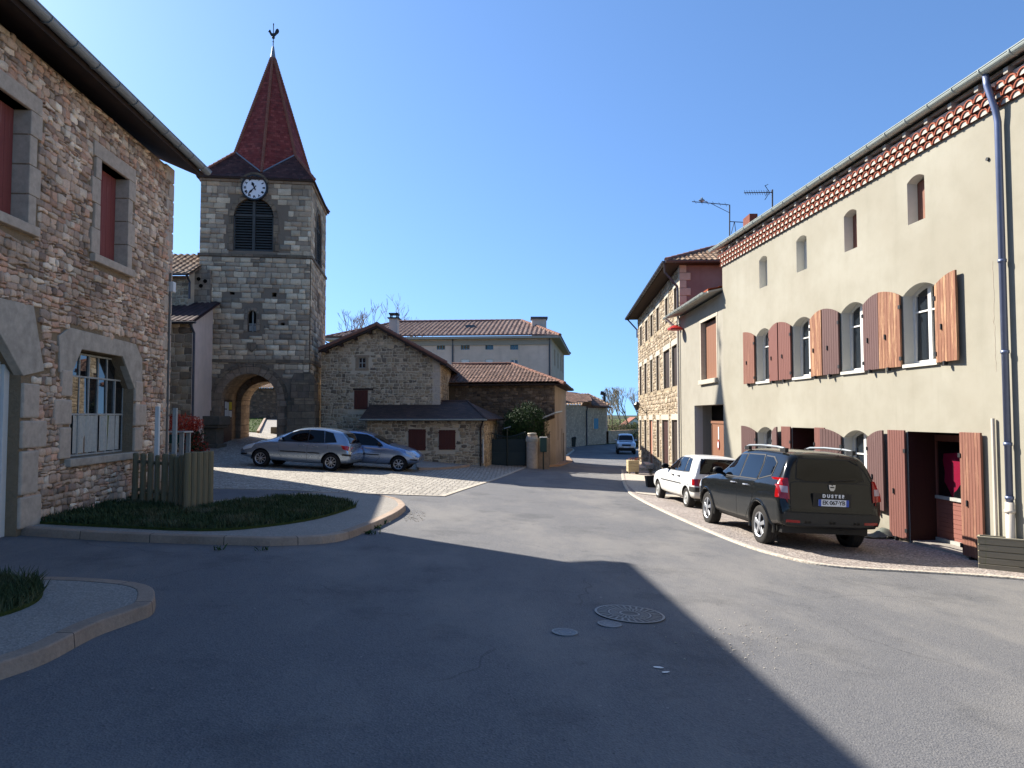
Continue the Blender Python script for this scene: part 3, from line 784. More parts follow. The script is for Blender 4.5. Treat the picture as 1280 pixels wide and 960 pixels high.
# base terrain: near grid + far skirt to the horizon
def gfar(x, y):
    return g(max(-60,min(60,x)), max(-40,min(400,y)))
mb = MB(); xs = [-3000,-900,-300,-120,-60]+list(range(-56,60,4))+[60,120,300,900,3000]; ys = [-600,-200,-80,-40]+list(range(-36,132,4))+[160,220,300,400,900,1800,4000]
vs = [(x, y, gfar(x,y)-.06) for y in ys for x in xs]; nx = len(xs)
mb.mesh(vs, [(j*nx+i, j*nx+i+1, (j+1)*nx+i+1, (j+1)*nx+i) for j in range(len(ys)-1) for i in range(nx-1)])
tag(mb.build('ground', M['field'], smooth=True), kind='structure')
# hills on the horizon
mb = MB(); n = 60; vs = []
for i in range(n+1):
    x = -200 + 1300*i/n
    h = 4 + 9*noise.noise((x*.004, 2, 0)) + 5*noise.noise((x*.015, 7, 0))
    vs += [(x, 820, -4), (x, 860, h*.7), (x, 950, h), (x, 1200, -6)]
mb.mesh(vs, [(i*4+k, (i+1)*4+k, (i+1)*4+k+1, i*4+k+1) for i in range(n) for k in range(3)])
tag(mb.build('hills', M['hill'], smooth=True), kind='structure')
road = [(-28,-30),(12,-30),(12,12),(9,24),(9,45),(12.5,60),(15,84),(17,100),(12.5,104),(9,86),(5.2,80),(4.5,60),(3.8,48),(2.5,38),(-1,36),(-28,36)]
sheet('road', road, .0, M['asphalt'], 1.0)
# cobbled square in front of the church
cob = [(-26,24)] + hexy([(262,611),(360,613),(412,616),(500,619),(556,621),(585,611),(632,595),(668,581),(612,580),(600,576)]) + [(-4,35),(-12,46),(-26,46)]
sheet('cobbled_square', cob, .008, M['cobble'], .8)
mb = MB(); ln = smooth_line(hexy([(556,621),(585,611),(632,595),(668,581)]), 4); strip(mb, ln, .14, 0, .018)
ln = hexy([(262,611),(360,613),(412,616),(500,619),(556,621)]); strip(mb, ln, .1, 0, .018)
tag(mb.build('cobble_edging', M['palestone']), kind='structure')
# grass and path seen through the arch
sheet('churchyard_path', [(-24,44),(-10,44),(-10,62),(-24,62)], .012, M['concrete'], 2)
sheet('churchyard_lawn', [P(322,541)+V((-8,0)),P(322,541),P(347,530.5),V((-16.5,61)),V((-30,61))], .06, M['turf'], 1, .1)
# footways
def footway(name, outer_px, inner, mat, h=.11, kw=.16, kmat='kerb', closed=False, sm=4, bat=.02, kname='kerb'):
    ln = smooth_line(hexy(outer_px), sm) if outer_px and not isinstance(outer_px[0], V) else outer_px
    poly = [V(p) for p in ln] + [V(p) for p in inner]
    c = sum(poly, V((0,0)))/len(poly)
    # shrink the slab under the kerb
    pts = []
    for i, p in enumerate(ln):
        d = (ln[min(i+1,len(ln)-1)]-ln[max(i-1,0)]).normalized(); pts.append((p, V((-d.y,d.x))))
    side = 1 if sum((c-p).dot(n) for p, n in pts) > 0 else -1
    slab = [p+n*side*kw*.9 for p, n in pts] + [V(p) for p in inner]
    o = sheet(name, slab, h-.006, mat, .6, .25)
    mb = MB(); strip(mb, ln, kw, -.1, h, side, batter=bat); k = mb.build(kname, M[kmat], bevel=.012, merge=True); tag(k, kind='structure')
    return ln
# island in front of the stone house
k1 = [(22,669),(110,675),(200,679),(300,682),(350,682.5),(420,678),(462,664),(492,650),(505,641)]
k1b = [(507,636),(495,628),(455,622),(395,621),(330,627),(250,634)]
i1 = [V((-8.2,16.2)), V((-7.3,9.9))]
footway('pavement', k1 + k1b, i1, M['concrete'])
gp1 = smooth_line(hexy([(445,641),(400,656),(330,668),(250,673.5),(120,668),(48,664)]),3) + [V((-7.05,10.4)),V((-7.2,14.8))] + smooth_line(hexy([(262,641),(330,633),(385,629),(430,634)]),3)
sheet('grass_verge', gp1, .14, M['turf'], .5, .12)
k2 = [(-60,872),(0,851),(60,829),(120,797),(165,780),(190,770)]
k2b = [(196,758),(192,748),(170,741),(120,736),(60,734),(-30,736)]
footway('near_pavement', k2 + k2b, [V((-6.2,7.2)), V((-6.0,3.5))], M['concrete'])
gp2 = smooth_line(hexy([(-40,795),(0,788),(35,775),(52,762),(52,748),(40,740),(0,735)]),3) + [V((-6.6,7.0)),V((-6.4,5.0))]
sheet('near_grass_verge', gp2, .135, M['turf'], .5, .1)
# gravelled parking strip along the right-hand houses
kr = [(776,588),(777,600),(783,614),(800,626),(830,641),(870,659),(905,674),(940,687),(975,697),(1010,705),(1045,710),(1080,713),(1150,717),(1230,722),(1300,728),(1420,742)]
crm = F(6.76, 22.7, .071, -1); crm.n = -crm.n if crm.n.x > 0 else crm.n
ri = [V((9.2,8.0)), V((8.0,9)), V((7.0,22.7)), V((7.0,29)), V((9.5,45)), V((7.8,45))]
footway('parking_strip', kr, ri, M['gravel'], .03, .13, 'palestone', kname='parking_kerb')
sheet('house_front_paving', hexy([(781,592),(783,606),(796,618),(850,624),(852,610),(812,596)]), .038, M['palestone'], .8)
# footway by the barn on the bend
kb = [(668,581),(690,581.5),(700,577),(712,568),(718,563),(712,560.5),(706,558.5)]
footway('barn_footway', kb, [V((3.9,46)), V((2.6,38.2)), V((1.5,35.6))], M['warmpave'], .1, .15, 'palestone', kname='barn_kerb')
# low concrete apron in front of the annex
ka = [(524,588),(560,587),(585,584),(604,580)]
footway('annex_footway', ka, [V((-1.2,31.9)), V((-4.3,31.9))], M['concrete'], .1, .14, 'kerb', kname='annex_kerb')
# kerb line far side of the road
sheet('far_verge', [V((9.6,88)),V((5.6,81)),V((8.6,83.6)),V((12,88)),V((20,97)),V((17,99))], .03, M['turf'], 1.2, .05)

# ============================================================ grass blades
def blades(name, poly, n, off, mat, hmin=.04, hmax=.11, parent=None, w=.012):
    xs = [p[0] for p in poly]; ys = [p[1] for p in poly]; rnd = random.Random(3); mb = MB(); vs = []; fs = []
    k = 0
    while k < n:
        x = rnd.uniform(min(xs),max(xs)); y = rnd.uniform(min(ys),max(ys))
        if not inside(poly, x, y): continue
        if noise.noise((x*1.7, y*1.7, 0)) < -.25+rnd.random()*.3-.15: 
            if rnd.random() < .6: k += 1; continue
        a = rnd.uniform(0, 6.283); h = rnd.uniform(hmin,hmax)*(1+.6*noise.noise((x*2.1,y*2.1,5))); l = rnd.uniform(0,.7)*h; z = g(x,y)+off
        dx, dy = math.cos(a), math.sin(a); i = len(vs)
        vs += [(x-dy*w,y+dx*w,z-.01),(x+dy*w,y-dx*w,z-.01),(x+dx*l+dy*w*.5,y+dy*l-dx*w*.5,z+h*.65),(x+dx*l*1.6,y+dy*l*1.6,z+h)]
        fs += [(i,i+1,i+2),(i,i+2,i+3)]; k += 1
    me = bpy.data.meshes.new(name); me.from_pydata(vs, [], fs); me.materials.append(mat); me.uv_layers.new(name='UVMap')
    o = bpy.data.objects.new(name, me); scene.collection.objects.link(o); return tag(o, 'short green grass growing on the turf', 'grass', kind='stuff')
o = blades('grass', gp1, 26000, .14, M['blade']); o['label'] = 'rough dark grass on the kerbed island beside the stone house'
o = blades('grass', gp2, 9000, .135, M['blade'], .04, .12, w=.006); o['label'] = 'patch of dark grass on the near kerbed corner'
lawn = [P(322,541)+V((-8,0)),P(322,541),P(347,530.5),V((-16.5,61)),V((-30,61))]
o = blades('grass', lawn, 9000, .06, M['blade_lit'], .06, .14, w=.03); o['label'] = 'sunlit lawn seen through the church arch'

# ============================================================ LEFT STONE HOUSE
Lh = thing('stone_house', 'rubble stone house with red shutters and long zinc gutter beside the grass island', 'house', (-7.1, 14.7, g(-7.1,14.7)))
lf = F(-7.1, 14.7, .071, -1); lf.n = lf.n if lf.n.x > 0 else -lf.n
ET = 6.78          # eave height on the wall
def sp(fr, u0, u1, vt0, vb0, d=0):   # opening from pixel columns, top and bottom read at the column u0
    s0, zt = fr.px(u0, vt0, d); s0, zb = fr.px(u0, vb0, d); s1, _ = fr.px(u1, vt0, d)
    return min(s0,s1), max(s0,s1), zb, zt
# openings
wa = sp(lf, 165, 123, 214, 325); s0, zb = lf.px(123, 318); s1, zt = lf.px(158, 226)
s0 = lf.px(159,214)[0]
wA = (min(s0,s1), lf.px(121,318)[0], lf.px(150,332)[1], lf.px(157,223)[1])
s0w = lf.px(36, 120)[0]; zA = lf.px(20,130)[1]; zb = lf.px(15,262)[1]
wB = (s0w, s0w+1.15, wA[2], wA[3])
si0, _ = lf.px(165, 560); si1, _ = lf.px(86, 560)
zi0 = lf.px(86, 573)[1]; zi1 = lf.px(100, 437)[1]; ziR = lf.px(165, 480)[1]
hI = [(si0,zi0),(si1,zi0),(si1,zi1-.38),(si1-.25,zi1),(si0+.5,zi1),(si0,zi1-.55)]
sg0 = lf.px(22,600)[0]; zg1 = lf.px(0,424)[1]
hG = [(sg0,-.6),(sg0+2.9,-.6),(sg0+2.9,2.3),(sg0+2.6,zg1+.12),(sg0+.55,zg1+.1),(sg0,2.25)]
mb = MB()
def segs(fr, s, z0, z1): return [(s[0], z0), (s[1], z0), (s[1], z1), (s[0], z1)]
wall_face(mb, lf, [(0,-.8),(19,-.8),(19,ET),(0,ET)], [rect(*wA), rect(*wB), hI, hG], .32)
ge = F(-7.1,14.7,-1,-.071); ge.n = V((-.071,1,0)).normalized()       # far gable end
gw = 9.4
wall_face(mb, ge, [(0,-.8),(gw,-.8),(gw,ET),(gw/2,ET+2.0),(0,ET)])
nb = F(*(lf.p(19,0,0).xy), -1, -.071); nb.n = V((.071,-1,0)).normalized()
wall_face(mb, nb, [(0,-.8),(gw,-.8),(gw,ET),(gw/2,ET+2.0),(0,ET)])
bk = F(*(lf.p(0,-gw,0).xy), .071,-1); bk.n = -lf.n
wall_face(mb, bk, [(0,-.8),(19,-.8),(19,ET),(0,ET)])
mb.build('wall', [M['mo_left']], Lh)
stones(Lh, lf, .0, 9.0, -.3, ET, [grow(rect(*wA),.17), grow(rect(*wB),.17), grow(hI,.04), grow(hG,.04), [(si0-.28,zi1-.5),(si1+.33,zi1-.4),(si1+.36,zi1+.12),(si1+.1,zi1+.28),(si0,zi1+.26),(si0-.26,zi1)], [(sg0-.5,2.3),(sg0+3.3,2.3),(sg0+3.1,zg1+.45),(sg0-.2,zg1+.5)]], (.06,.125), (.09,.25), .032, .005, .011, M['st_left'], 3)
stones(Lh, ge, .0, gw, 1.0, lambda s: ET+2.0*(1-abs(s-gw/2)/(gw/2)), [], (.12,.2), (.18,.4), .03, .008, .014, M['st_left'], 4)
mb = MB(); mb.fbox(lf, .4, 18.6, -gw+.4, -.36, -.7, ET-.1); mb.build('interior', M['dark_in'], Lh)
# quoins on the corner
mb = MB(); z = 0.0; k = 0
while z < ET-.2:
    h = .30+.1*random.random(); a, b = (.42,.26) if k % 2 else (.27,.45)
    a *= random.uniform(.85,1.1)
    c = lf.p(-.012, .012, z+.012)
    c = lf.p(-.026,.03,z+.012); mb.obox(c, lf.t*a, -lf.n*b, V((0,0,h-.024))); z += h; k += 1
mb.build('quoin', M['dressed'], Lh, bevel=.02)
# roof with overhang, gutter, rafters
SL = .42; OH = .49; GO = .36
e0 = lf.p(-GO, OH, ET-.02); e1 = lf.p(19.5, OH, ET-.02)
r0 = lf.p(-GO, -gw/2, ET-.02+SL*(gw/2+OH)); r1 = lf.p(19.5, -gw/2, ET-.02+SL*(gw/2+OH))
b0 = lf.p(-GO, -gw-OH, ET-.02); b1 = lf.p(19.5, -gw-OH, ET-.02)
mb = MB()
for q in ([e0,e1,r1,r0],[b0,r0,r1,b1]):
    mb.prism(q, V((0,0,.1)))
mb.build('roof_boards', M['fascia'], Lh)
mb = MB(); up = V((0,0,.14)); roof_face(mb, [e0+up,e1+up,r1+up,r0+up], samples=5); roof_face(mb, [b1+up,b0+up,r0+up,r1+up], samples=5)
rf = mb.build('roof', M['tile_red'], Lh)
def gutter(mb, a, b, r=.075, n=10, up=V((0,0,1)), out=None):
    a, b = V(a), V(b); d = (b-a).normalized(); w = d.cross(V((0,0,1))).normalized()
    for rr in (r, r-.012):
        vs = []
        for p in (a, b):
            for k in range(n+1):
                t = math.pi*k/n; vs.append(p + w*math.cos(t)*rr - V((0,0,1))*math.sin(t)*rr)
        mb.mesh(vs, [(k, k+1, n+1+k+1, n+1+k) for k in range(n)])
    for s_ in (1,-1): mb.tube([a+w*s_*r, b+w*s_*r], .011, 6)
    for p in (a,b):
        mb.face([p + w*math.cos(math.pi*k/n)*r - V((0,0,1))*math.sin(math.pi*k/n)*r for k in range(n+1)])
    L = (b-a).length; k = .4
    while k < L:
        p = a+d*k
        mb.tube([p + w*math.cos(math.pi*j/8)*(r+.006) - V((0,0,1))*math.sin(math.pi*j/8)*(r+.006) for j in range(9)], .012, 5); k += .62
mb = MB(); gutter(mb, lf.p(-GO-.02, OH+.08, ET+.13), lf.p(19.5, OH+.08, ET+.13), .085); mb.build('gutter', M['zinc'], Lh, smooth=False)
# stone surrounds of the two shuttered windows
def surround(par, fr, w, jw=.2, lh=.24, sh=.14, mat='dressed', proud=.03, depth=.3, sill_out=.09, quoined=True):
    s0,s1,z0,z1 = w; mb = MB()
    mb.fbox(fr, s0-jw-.05, s1+jw+.05, -depth, proud, z1, z1+lh)
    z = z0; k = 0
    while z < z1-.05:
        h = min(.42, z1-z) if quoined else z1-z0
        if z1-z-h < .15: h = z1-z
        for sd in (0,1):
            ww = jw*(1.35 if (k+sd)%2 else .85) if quoined else jw
            a, b = (s0-ww, s0+.002) if sd == 0 else (s1-.002, s1+ww)
            mb.fbox(fr, a, b, -depth, proud-.004*k%.01, z+.004, z+h-.004)
        z += h; k += 1
    o = mb.build('window_surround', M[mat], par, bevel=.012)
    mb = MB(); mb.fbox(fr, s0-jw-.02, s1+jw+.02, -depth, sill_out, z0-sh, z0-.003); mb.build('sill', M[mat], par, bevel=.012); return o
def planks(par, fr, s0, s1, z0, topf, d, mat, n=5, th=.035, gap=.005, name='shutter', bars=True, label=None):
    mb = MB(); w = (s1-s0)/n
    for k in range(n):
        a, b = s0+k*w+gap/2, s0+(k+1)*w-gap/2
        mb.fprism(fr, [(a,z0),(b,z0),(b,topf(b)),(a,topf(a))], d, d+th)
    if bars: mb.fbox(fr, s0+.01, s1-.01, d-.012, d+.004, z0+.05, min(topf(s0),topf(s1))-.05)
    o = mb.build(name, M[mat], par, bevel=.004)
    if label: o['label'] = label
    return o
for w in (wA, wB):
    surround(Lh, lf, w, proud=.05)
    planks(Lh, lf, w[0]+.01, w[1]-.01, w[2]+.01, lambda s, w=w: w[3]-.01, -.22, 'red_shutter', 6)
# cement band above industrial window and over garage arch
mb = MB(); zt = lf.px(120,412)[1]
mb.fprism(lf, [(si0-.3,zi1-.5),(si0,zi1-.56),(si0+.5,zi1+.004),(si1-.25,zi1+.004),(si1+.01,zi1-.38),(si1+.35,zi1-.4),(si1+.4,zi1+.15),(si1+.1,zi1+.31),(si0,zi1+.28),(si0-.28,zi1+.02)], -.1, .03)
mb.fprism(lf, [(sg0-.01,2.2),(sg0+.55,zg1+.105),(sg0+2.6,zg1+.125),(sg0+2.9,2.3),(sg0+3.3,2.3),(sg0+3.1,zg1+.5),(sg0-.2,zg1+.55),(sg0-.5,2.3)], -.1, .03)
mb.build('lintel', M['cement'], Lh, bevel=.01)
# big dressed blocks beside the openings
mb = MB()
for (sa, z, w, h) in [(sg0-.52,.1,.52,.45),(sg0-.42,.56,.42,.62),(sg0-.6,1.2,.6,.4),(sg0-.4,1.62,.4,.5),(si1,zi0,.34,.5),(si1,zi0+.52,.5,.4),(si1,zi0+.95,.32,.42),
                      (si0-.36,zi0,.36,.45),(si0-.5,zi0+.47,.5,.42),(si0-.33,zi0+.92,.33,.4)]:
    mb = MB(); mb.fbox(lf, sa+.01, sa+w-.01, -.2, .045, z, z+h-.015); mb.build('corner_block', M['dressed'], Lh, bevel=.025)
# industrial window: steel frame, panes, curtain
wd = -.20
mb = MB(); cols_ = 7; zt_ = zi1-.02
cw = (si1-si0)/cols_
zr1 = zi0+ (zi1-zi0)*.40; zr2 = zi0+(zi1-zi0)*.76
for k in range(cols_+1):
    s = si0 + k*cw; top = zt_ if .45 < s-si0 < (si1-si0)-.15 else zr2+.02
    mb.fbox(lf, s-.014, s+.014, wd-.02, wd+.02, zi0, top)
for z, (a, b) in ((zi0+.02,(si0,si1)),(zr1,(si0,si1)),(zr2,(si0,si1)),(zt_-.02,(si0+.45,si1-.2))): mb.fbox(lf, a, b, wd-.024, wd+.024, z-.014, z+.014)
wi = mb.build('window', M['grey_paint'], Lh)
mb = MB(); rr = random.Random(5)
for k in range(cols_):
    for (za, zb_) in ((zi0+.03,zr1-.01),(zr1+.01,zr2-.01),(zr2+.01,zt_-.03)):
        if za > zr2 and not (.42 < (k+.5)*cw < (si1-si0)-.1): continue
        a, b = si0+k*cw+.012, si0+(k+1)*cw-.012; j = rr.uniform(-.008,.008); j2 = rr.uniform(-.008,.008)
        mb.face([lf.p(a,wd+j,za),lf.p(b,wd-j,za),lf.p(b,wd-j+j2,zb_),lf.p(a,wd+j+j2,zb_)])
mb.build('pane', M['glass_old'], wi)
mb = MB(); n = 60
for k in range(n):
    a = si0+.12+(si1-si0-.3)*k/n; b = si0+.12+(si1-si0-.3)*(k+1)/n
    fa, fb = wd+.035+.018*math.sin(k*1.1)*math.sin(k*.37), wd+.035+.018*math.sin((k+1)*1.1)*math.sin((k+1)*.37)
    if (k//9) % 3 == 2 and k % 9 > 5: continue
    mb.face([lf.p(a,fa-.05,zi0+.05),lf.p(b,fb-.05,zi0+.05),lf.p(b,fb-.05,zr1-.02),lf.p(a,fa-.05,zr1-.02)])
c_ = mb.build('curtain', M['curtain'], wi)
for p in c_.data.vertices: p.co += lf.n*.03
mb = MB(); mb.fbox(lf, si0-.1, si1+.12, -.3, .1, zi0-.13, zi0-.002); mb.build('sill', M['cement'], Lh, bevel=.015)
# garage door (white sectional, arched stone opening)
gd = None
mb = MB(); z = .02
mb.fbox(lf, sg0+.12, sg0+2.8, -.24, -.2, -.1, 2.95)
while z < 2.9:
    mb.fbox(lf, sg0+.13, sg0+2.8, -.2, -.185, z+.006, z+.15); z += .156
gd = mb.build('garage_door', M['white_paint'], Lh)
mb = MB(); mb.fbox(lf, sg0, sg0+.11, -.25, -.15, -.2, 2.6); mb.build('door_frame', M['white_paint'], gd)
mb = MB(); mb.fbox(lf, sg0+.2, sg0+.6, -.188, -.18, 1.62, 1.98); mb.build('pane', M['glass'], gd)
mb = MB()
mb.tube([lf.p(.14,.05,0.05), lf.p(.14,.05,4.6)], .022, 8); mb.build('conduit', M['fascia_grey'], Lh)
mb = MB(); s, z = lf.px(209, 356, .08); mb.fbox(lf, .02, .16, .015, .12, z-.1, z+.11); mb.build('junction_box', M['white_paint'], Lh, bevel=.01)
# rear wing behind the gable, hidden from the street; it shades the square
mb = MB(); fp = [(-10.2,15.4),(-11.1,21.7),(-18,28.6),(-20,15.2)]
for i in range(4):
    a, b = V(fp[i]), V(fp[(i+1)%4]); fr = F(a.x,a.y,*(b-a)); L = (b-a).length; mb.face([fr.p(0,0,-.5),fr.p(L,0,-.5),fr.p(L,0,6.85),fr.p(0,0,6.85)])
mb.build('rear_wing', M['rub_left'], Lh)
mb = MB(); mb.prism([(x,y,6.85) for x,y in [(-10.0,15.35),(-10.95,21.8),(-18,28.9),(-20.2,15.1)]], (0,0,.2)); mb.build('rear_wing_roof', M['tile_verge'], Lh)

# ============================================================ CHURCH
ct = V((1,.129)).normalized(); cs = V((-ct.y, ct.x))        # front direction, depth direction
CR = V((-9.418, 33.0)); CWD, CDP = 4.96, 5.1
CL = CR - ct*CWD
Ch = thing('church', 'granite church with square clock tower, tiled spire and arched passage', 'church', (CL.x, CL.y, g(CL.x,CL.y)))
cf = F(CL.x, CL.y, ct.x, ct.y); cf.n = V((ct.y,-ct.x,0))     # front, s: left to right, n towards camera
cr_ = F(CR.x, CR.y, cs.x, cs.y); cr_.n = V((ct.x, ct.y, 0))    # right side, s: depth
clf = F(CL.x, CL.y, cs.x, cs.y); clf.n = -cr_.n
cb = F(*(CL+cs*CDP), ct.x, ct.y); cb.n = V((-ct.y, ct.x, 0))
zC = cf.px(386,226)[1]; zS1 = cf.px(384,322)[1]; zS2 = cf.px(386,453)[1]
def zpx(fr,u,v,d=0): return fr.px(u,v,d)[1]
sA0 = cf.px(276.5,520)[0]; sA1 = cf.px(346.5,520)[0]; zAc = zpx(cf,308,467)
aw = (sA1-sA0)
hole_front = arch(sA0, sA1, -.6, zAc, aw/2, 16)
sw0, sw1 = cf.px(292,280)[0], cf.px(342,280)[0]; zl0, zl1 = zpx(cf,317,314), zpx(cf,317,247)
hole_louv = arch(sw0, sw1, zl0, zl1, (sw1-sw0)/2, 14)
sm0, sm1 = cf.px(310,400)[0], cf.px(320.5,400)[0]; hole_small = arch(sm0, sm1, zpx(cf,315,414.5), zpx(cf,315,388), (sm1-sm0)/2, 8)
def sq(u, v, r=.1): s, z = cf.px(u, v); return rect(s-r, s+r, z-r, z+r)
mb = MB()
TB = .22   # the belfry storey is slightly set back
wall_face(mb, cf, rect(0,CWD,zS1,zC), [hole_louv], .35, d=0)
wall_face(mb, cf, rect(0,CWD,-.8,zS1), [hole_front, hole_small, sq(290.5,365.5,.11), sq(343,368.5,.1), [(a,b) for a,b in sq(353.5,406,.09)]], .5, d=.03)
side_l = arch(1.6, 3.3, zl0, zl1, .85, 12)
wall_face(mb, cr_, rect(0,CDP,zS1,zC), [side_l], .35)
wall_face(mb, cr_, rect(0,CDP,-.8,zS1), [rect(2.2,2.5,7.0,7.8)], .4, d=.03)
wall_face(mb, clf, rect(0,CDP,-.8,zC), [side_l], .3)
wall_face(mb, cb, rect(0,CWD,-.8,zC), [hole_front, hole_louv], .5)
tw = mb.build('wall', M['mo_tower'], Ch)
hh_ = [grow(hole_front,.36), grow(hole_small,.13), sq(290.5,365.5,.11), sq(343,368.5,.1), sq(353.5,406,.09)]
rA = aw/2; cA = (sA0+sA1)/2; ringA = [(cA+(rA+.5)*math.cos(math.pi*k/14), zAc-rA+(rA+.5)*math.sin(math.pi*k/14)) for k in range(15)]+[(sA0-.34,-1),(sA1+.34,-1)]
hh_[0] = ringA
rL = (sw1-sw0)/2; cL_ = (sw0+sw1)/2; ringL = [(cL_+(rL+.2)*math.cos(math.pi*k/14), zl1-rL+(rL+.2)*math.sin(math.pi*k/14)) for k in range(15)]+[(sw0-.2,zl0-.02),(sw1+.2,zl0-.02)]
ringS = [(2.45+1.05*math.cos(math.pi*k/14), zl1-.85+1.05*math.sin(math.pi*k/14)) for k in range(15)]+[(1.4,zl0-.02),(3.5,zl0-.02)]
stones(Ch, cf, 0, CWD, zS1+.08, zC-.2, [ringL], (.17,.29), (.22,.62), .022, .005, .006, M['st_tower'], 11, wav=.05, split=.06, flatness=.93)
stones(Ch, cf, .0, CWD, -.4, zS1-.07, hh_, (.17,.30), (.22,.66), .026, .005, .007, M['st_tower'], 12, wav=.06, d0=.03, split=.06, flatness=.93)
stones(Ch, cr_, 0, CDP, zS1+.08, zC-.2, [ringS], (.19,.29), (.25,.6), .022, .005, .006, M['st_tower'], 13, wav=.05, split=.06, flatness=.93)
stones(Ch, cr_, .0, CDP, -.4, zS1-.07, [rect(2.2,2.5,7.0,7.8)], (.19,.30), (.25,.62), .026, .005, .007, M['st_tower'], 14, wav=.06, d0=.03, split=.06, flatness=.93)
# core filling so no light leaks through the belfry
mb = MB()
mb.obox(cf.p(.4,-.45,zAc+.35), cf.t*(CWD-.8), V((cs.x,cs.y,0))*(CDP-.9), V((0,0,zC-zAc-.5)))
mb.build('interior', M['dark_in'], Ch)
# passage lining with a barrel vault
mb = MB(); prof = arch(sA0-.12, sA1+.12, -.6, zAc+.12, aw/2+.12, 16)[1:]
prof = prof + [(sA0-.12,-.6)]
for i in range(len(prof)-1):
    a, b = prof[i], prof[i+1]
    mb.face([cf.p(a[0],-.45,a[1]),cf.p(b[0],-.45,b[1]),cf.p(b[0],-CDP+.45,b[1]),cf.p(a[0],-CDP+.45,a[1])])
mb.build('passage', M['ash_warm'], Ch)
def arch_ring(fr, s0, s1, z0, zc, w, d0, d1, n=15, legs=True, gap=.012):
    """voussoirs and jamb blocks round an arched opening"""
    mb = MB(); r = (s1-s0)/2; c = (s0+s1)/2; zs = zc-r
    for k in range(n):
        a0, a1 = math.pi*k/n+gap/r/2, math.pi*(k+1)/n-gap/r/2
        mb.fprism(fr, [(c+r*math.cos(a0),zs+r*math.sin(a0)),(c+(r+w)*math.cos(a0),zs+(r+w)*math.sin(a0)),(c+(r+w)*math.cos(a1),zs+(r+w)*math.sin(a1)),(c+r*math.cos(a1),zs+r*math.sin(a1))], d0, d1)
    if legs:
        z = z0; k = 0
        while z < zs-.05:
            h = min(.42, zs-z); ww = w*(1.0 if k%2 else 1.3)
            mb.fbox(fr, s0-ww, s0, d0, d1, z+.005, z+h-.005); mb.fbox(fr, s1, s1+ww, d0, d1, z+.005, z+h-.005); z += h; k += 1
    return mb
arch_ring(cf, sA0+.004, sA1-.004, -.5, zAc-.004, .34, -.44, .07).build('arch_stones', M['ash_warm'], Ch, bevel=.012)
arch_ring(cf, sA0-.34, sA1+.34, zAc-aw/2, zAc+.34, .16, .0, .085, legs=False).build('outer_arch_ring', M['ash_dark'], Ch, bevel=.012)
# inner rib of the passage (thickened arch at the back)
o_ = arch_ring(cf, sA0+.12, sA1-.0, -.5, zAc-.22, .5, -CDP+.2, -CDP+2.0, n=15); o_.build('inner_arch', M['ash_warm'], Ch, bevel=.012)
arch_ring(cf, sw0, sw1, zl0, zl1, .2, -.1, .035, n=11).build('window_surround', M['ash_dark'], Ch, bevel=.01)
arch_ring(cr_, 1.6, 3.3, zl0, zl1, .2, -.1, .035, n=11).build('window_surround', M['ash_dark'], Ch, bevel=.01)
arch_ring(cf, sm0, sm1, zpx(cf,315,414.5), zpx(cf,315,388), .14, -.1, .07, n=5).build('window_surround', M['ash_tower'], Ch, bevel=.008)
mb = MB(); c = (sm0+sm1)/2; za, zb2 = zpx(cf,315,414.5), zpx(cf,315,388)
mb.fbox(cf, sm0, sm1, -.25, -.2, za, zb2); w_ = mb.build('window', M['dark_in'], Ch)
mb = MB(); mb.fbox(cf, c-.03, c+.03, -.2, -.14, za, zb2); mb.fbox(cf, sm0, sm1, -.2, -.15, za+.35*(zb2-za), za+.4*(zb2-za)); mb.fbox(cf, sm0+.02, c-.05, -.2, -.17, za+.05, za+.32*(zb2-za)); mb.fbox(cf, c+.05, sm1-.02, -.2, -.17, za+.05, za+.32*(zb2-za)); mb.build('window_bar', M['grey_paint'], w_)
# shield
mb = MB(); s, z = cf.px(315,434); mb.fprism(cf, [(s-.2,z+.22),(s-.2,z-.05),(s,z-.25),(s+.2,z-.05),(s+.2,z+.22)], .03, .1); mb.build('carved_shield', M['ash_dark'], Ch, bevel=.02)
# string courses and cornice
def course(z, h, out, mat, extra=.0, lo=0):
    mb = MB(); a, b = cf.p(-out,out+.03,z), None
    mb.fbox(cf, -out, CWD+out, -.1, out+.03, z, z+h); mb.fbox(cr_, -.02, CDP+out, -.1, out+.03, z, z+h); mb.fbox(clf, 0, CDP+out, -.1, out+.03, z, z+h)
    return mb.build('string_course', M[mat], Ch, bevel=.02)
course(zS1-.06, .14, .07, 'ash_dark'); course(zS2-.05, .16, .06, 'ash_dark')
course(zC-.2, .2, .05, 'ash_warm')
# plinth / corner buttresses at the foot
mb = MB()
mb.fbox(cf, CWD-.95, CWD+.33, -1.2, .26, -.8, 2.35); mb.fbox(cf, CWD-.8, CWD+.26, -1.1, .18, 2.35, 3.2)
mb.prism([cf.p(CWD-.8,.18,3.2),cf.p(CWD+.26,.18,3.2),cf.p(CWD+.02,.03,3.75),cf.p(CWD-.65,.03,3.75)], V((cs.x,cs.y,0))*.9)
mb.build('buttress', M['ash_dark'], Ch, bevel=.03)
mb = MB(); mb.fbox(cf, -.25, .75, -1.3, .25, -.8, 1.9)
mb.build('buttress', M['ash_dark'], Ch, bevel=.03)
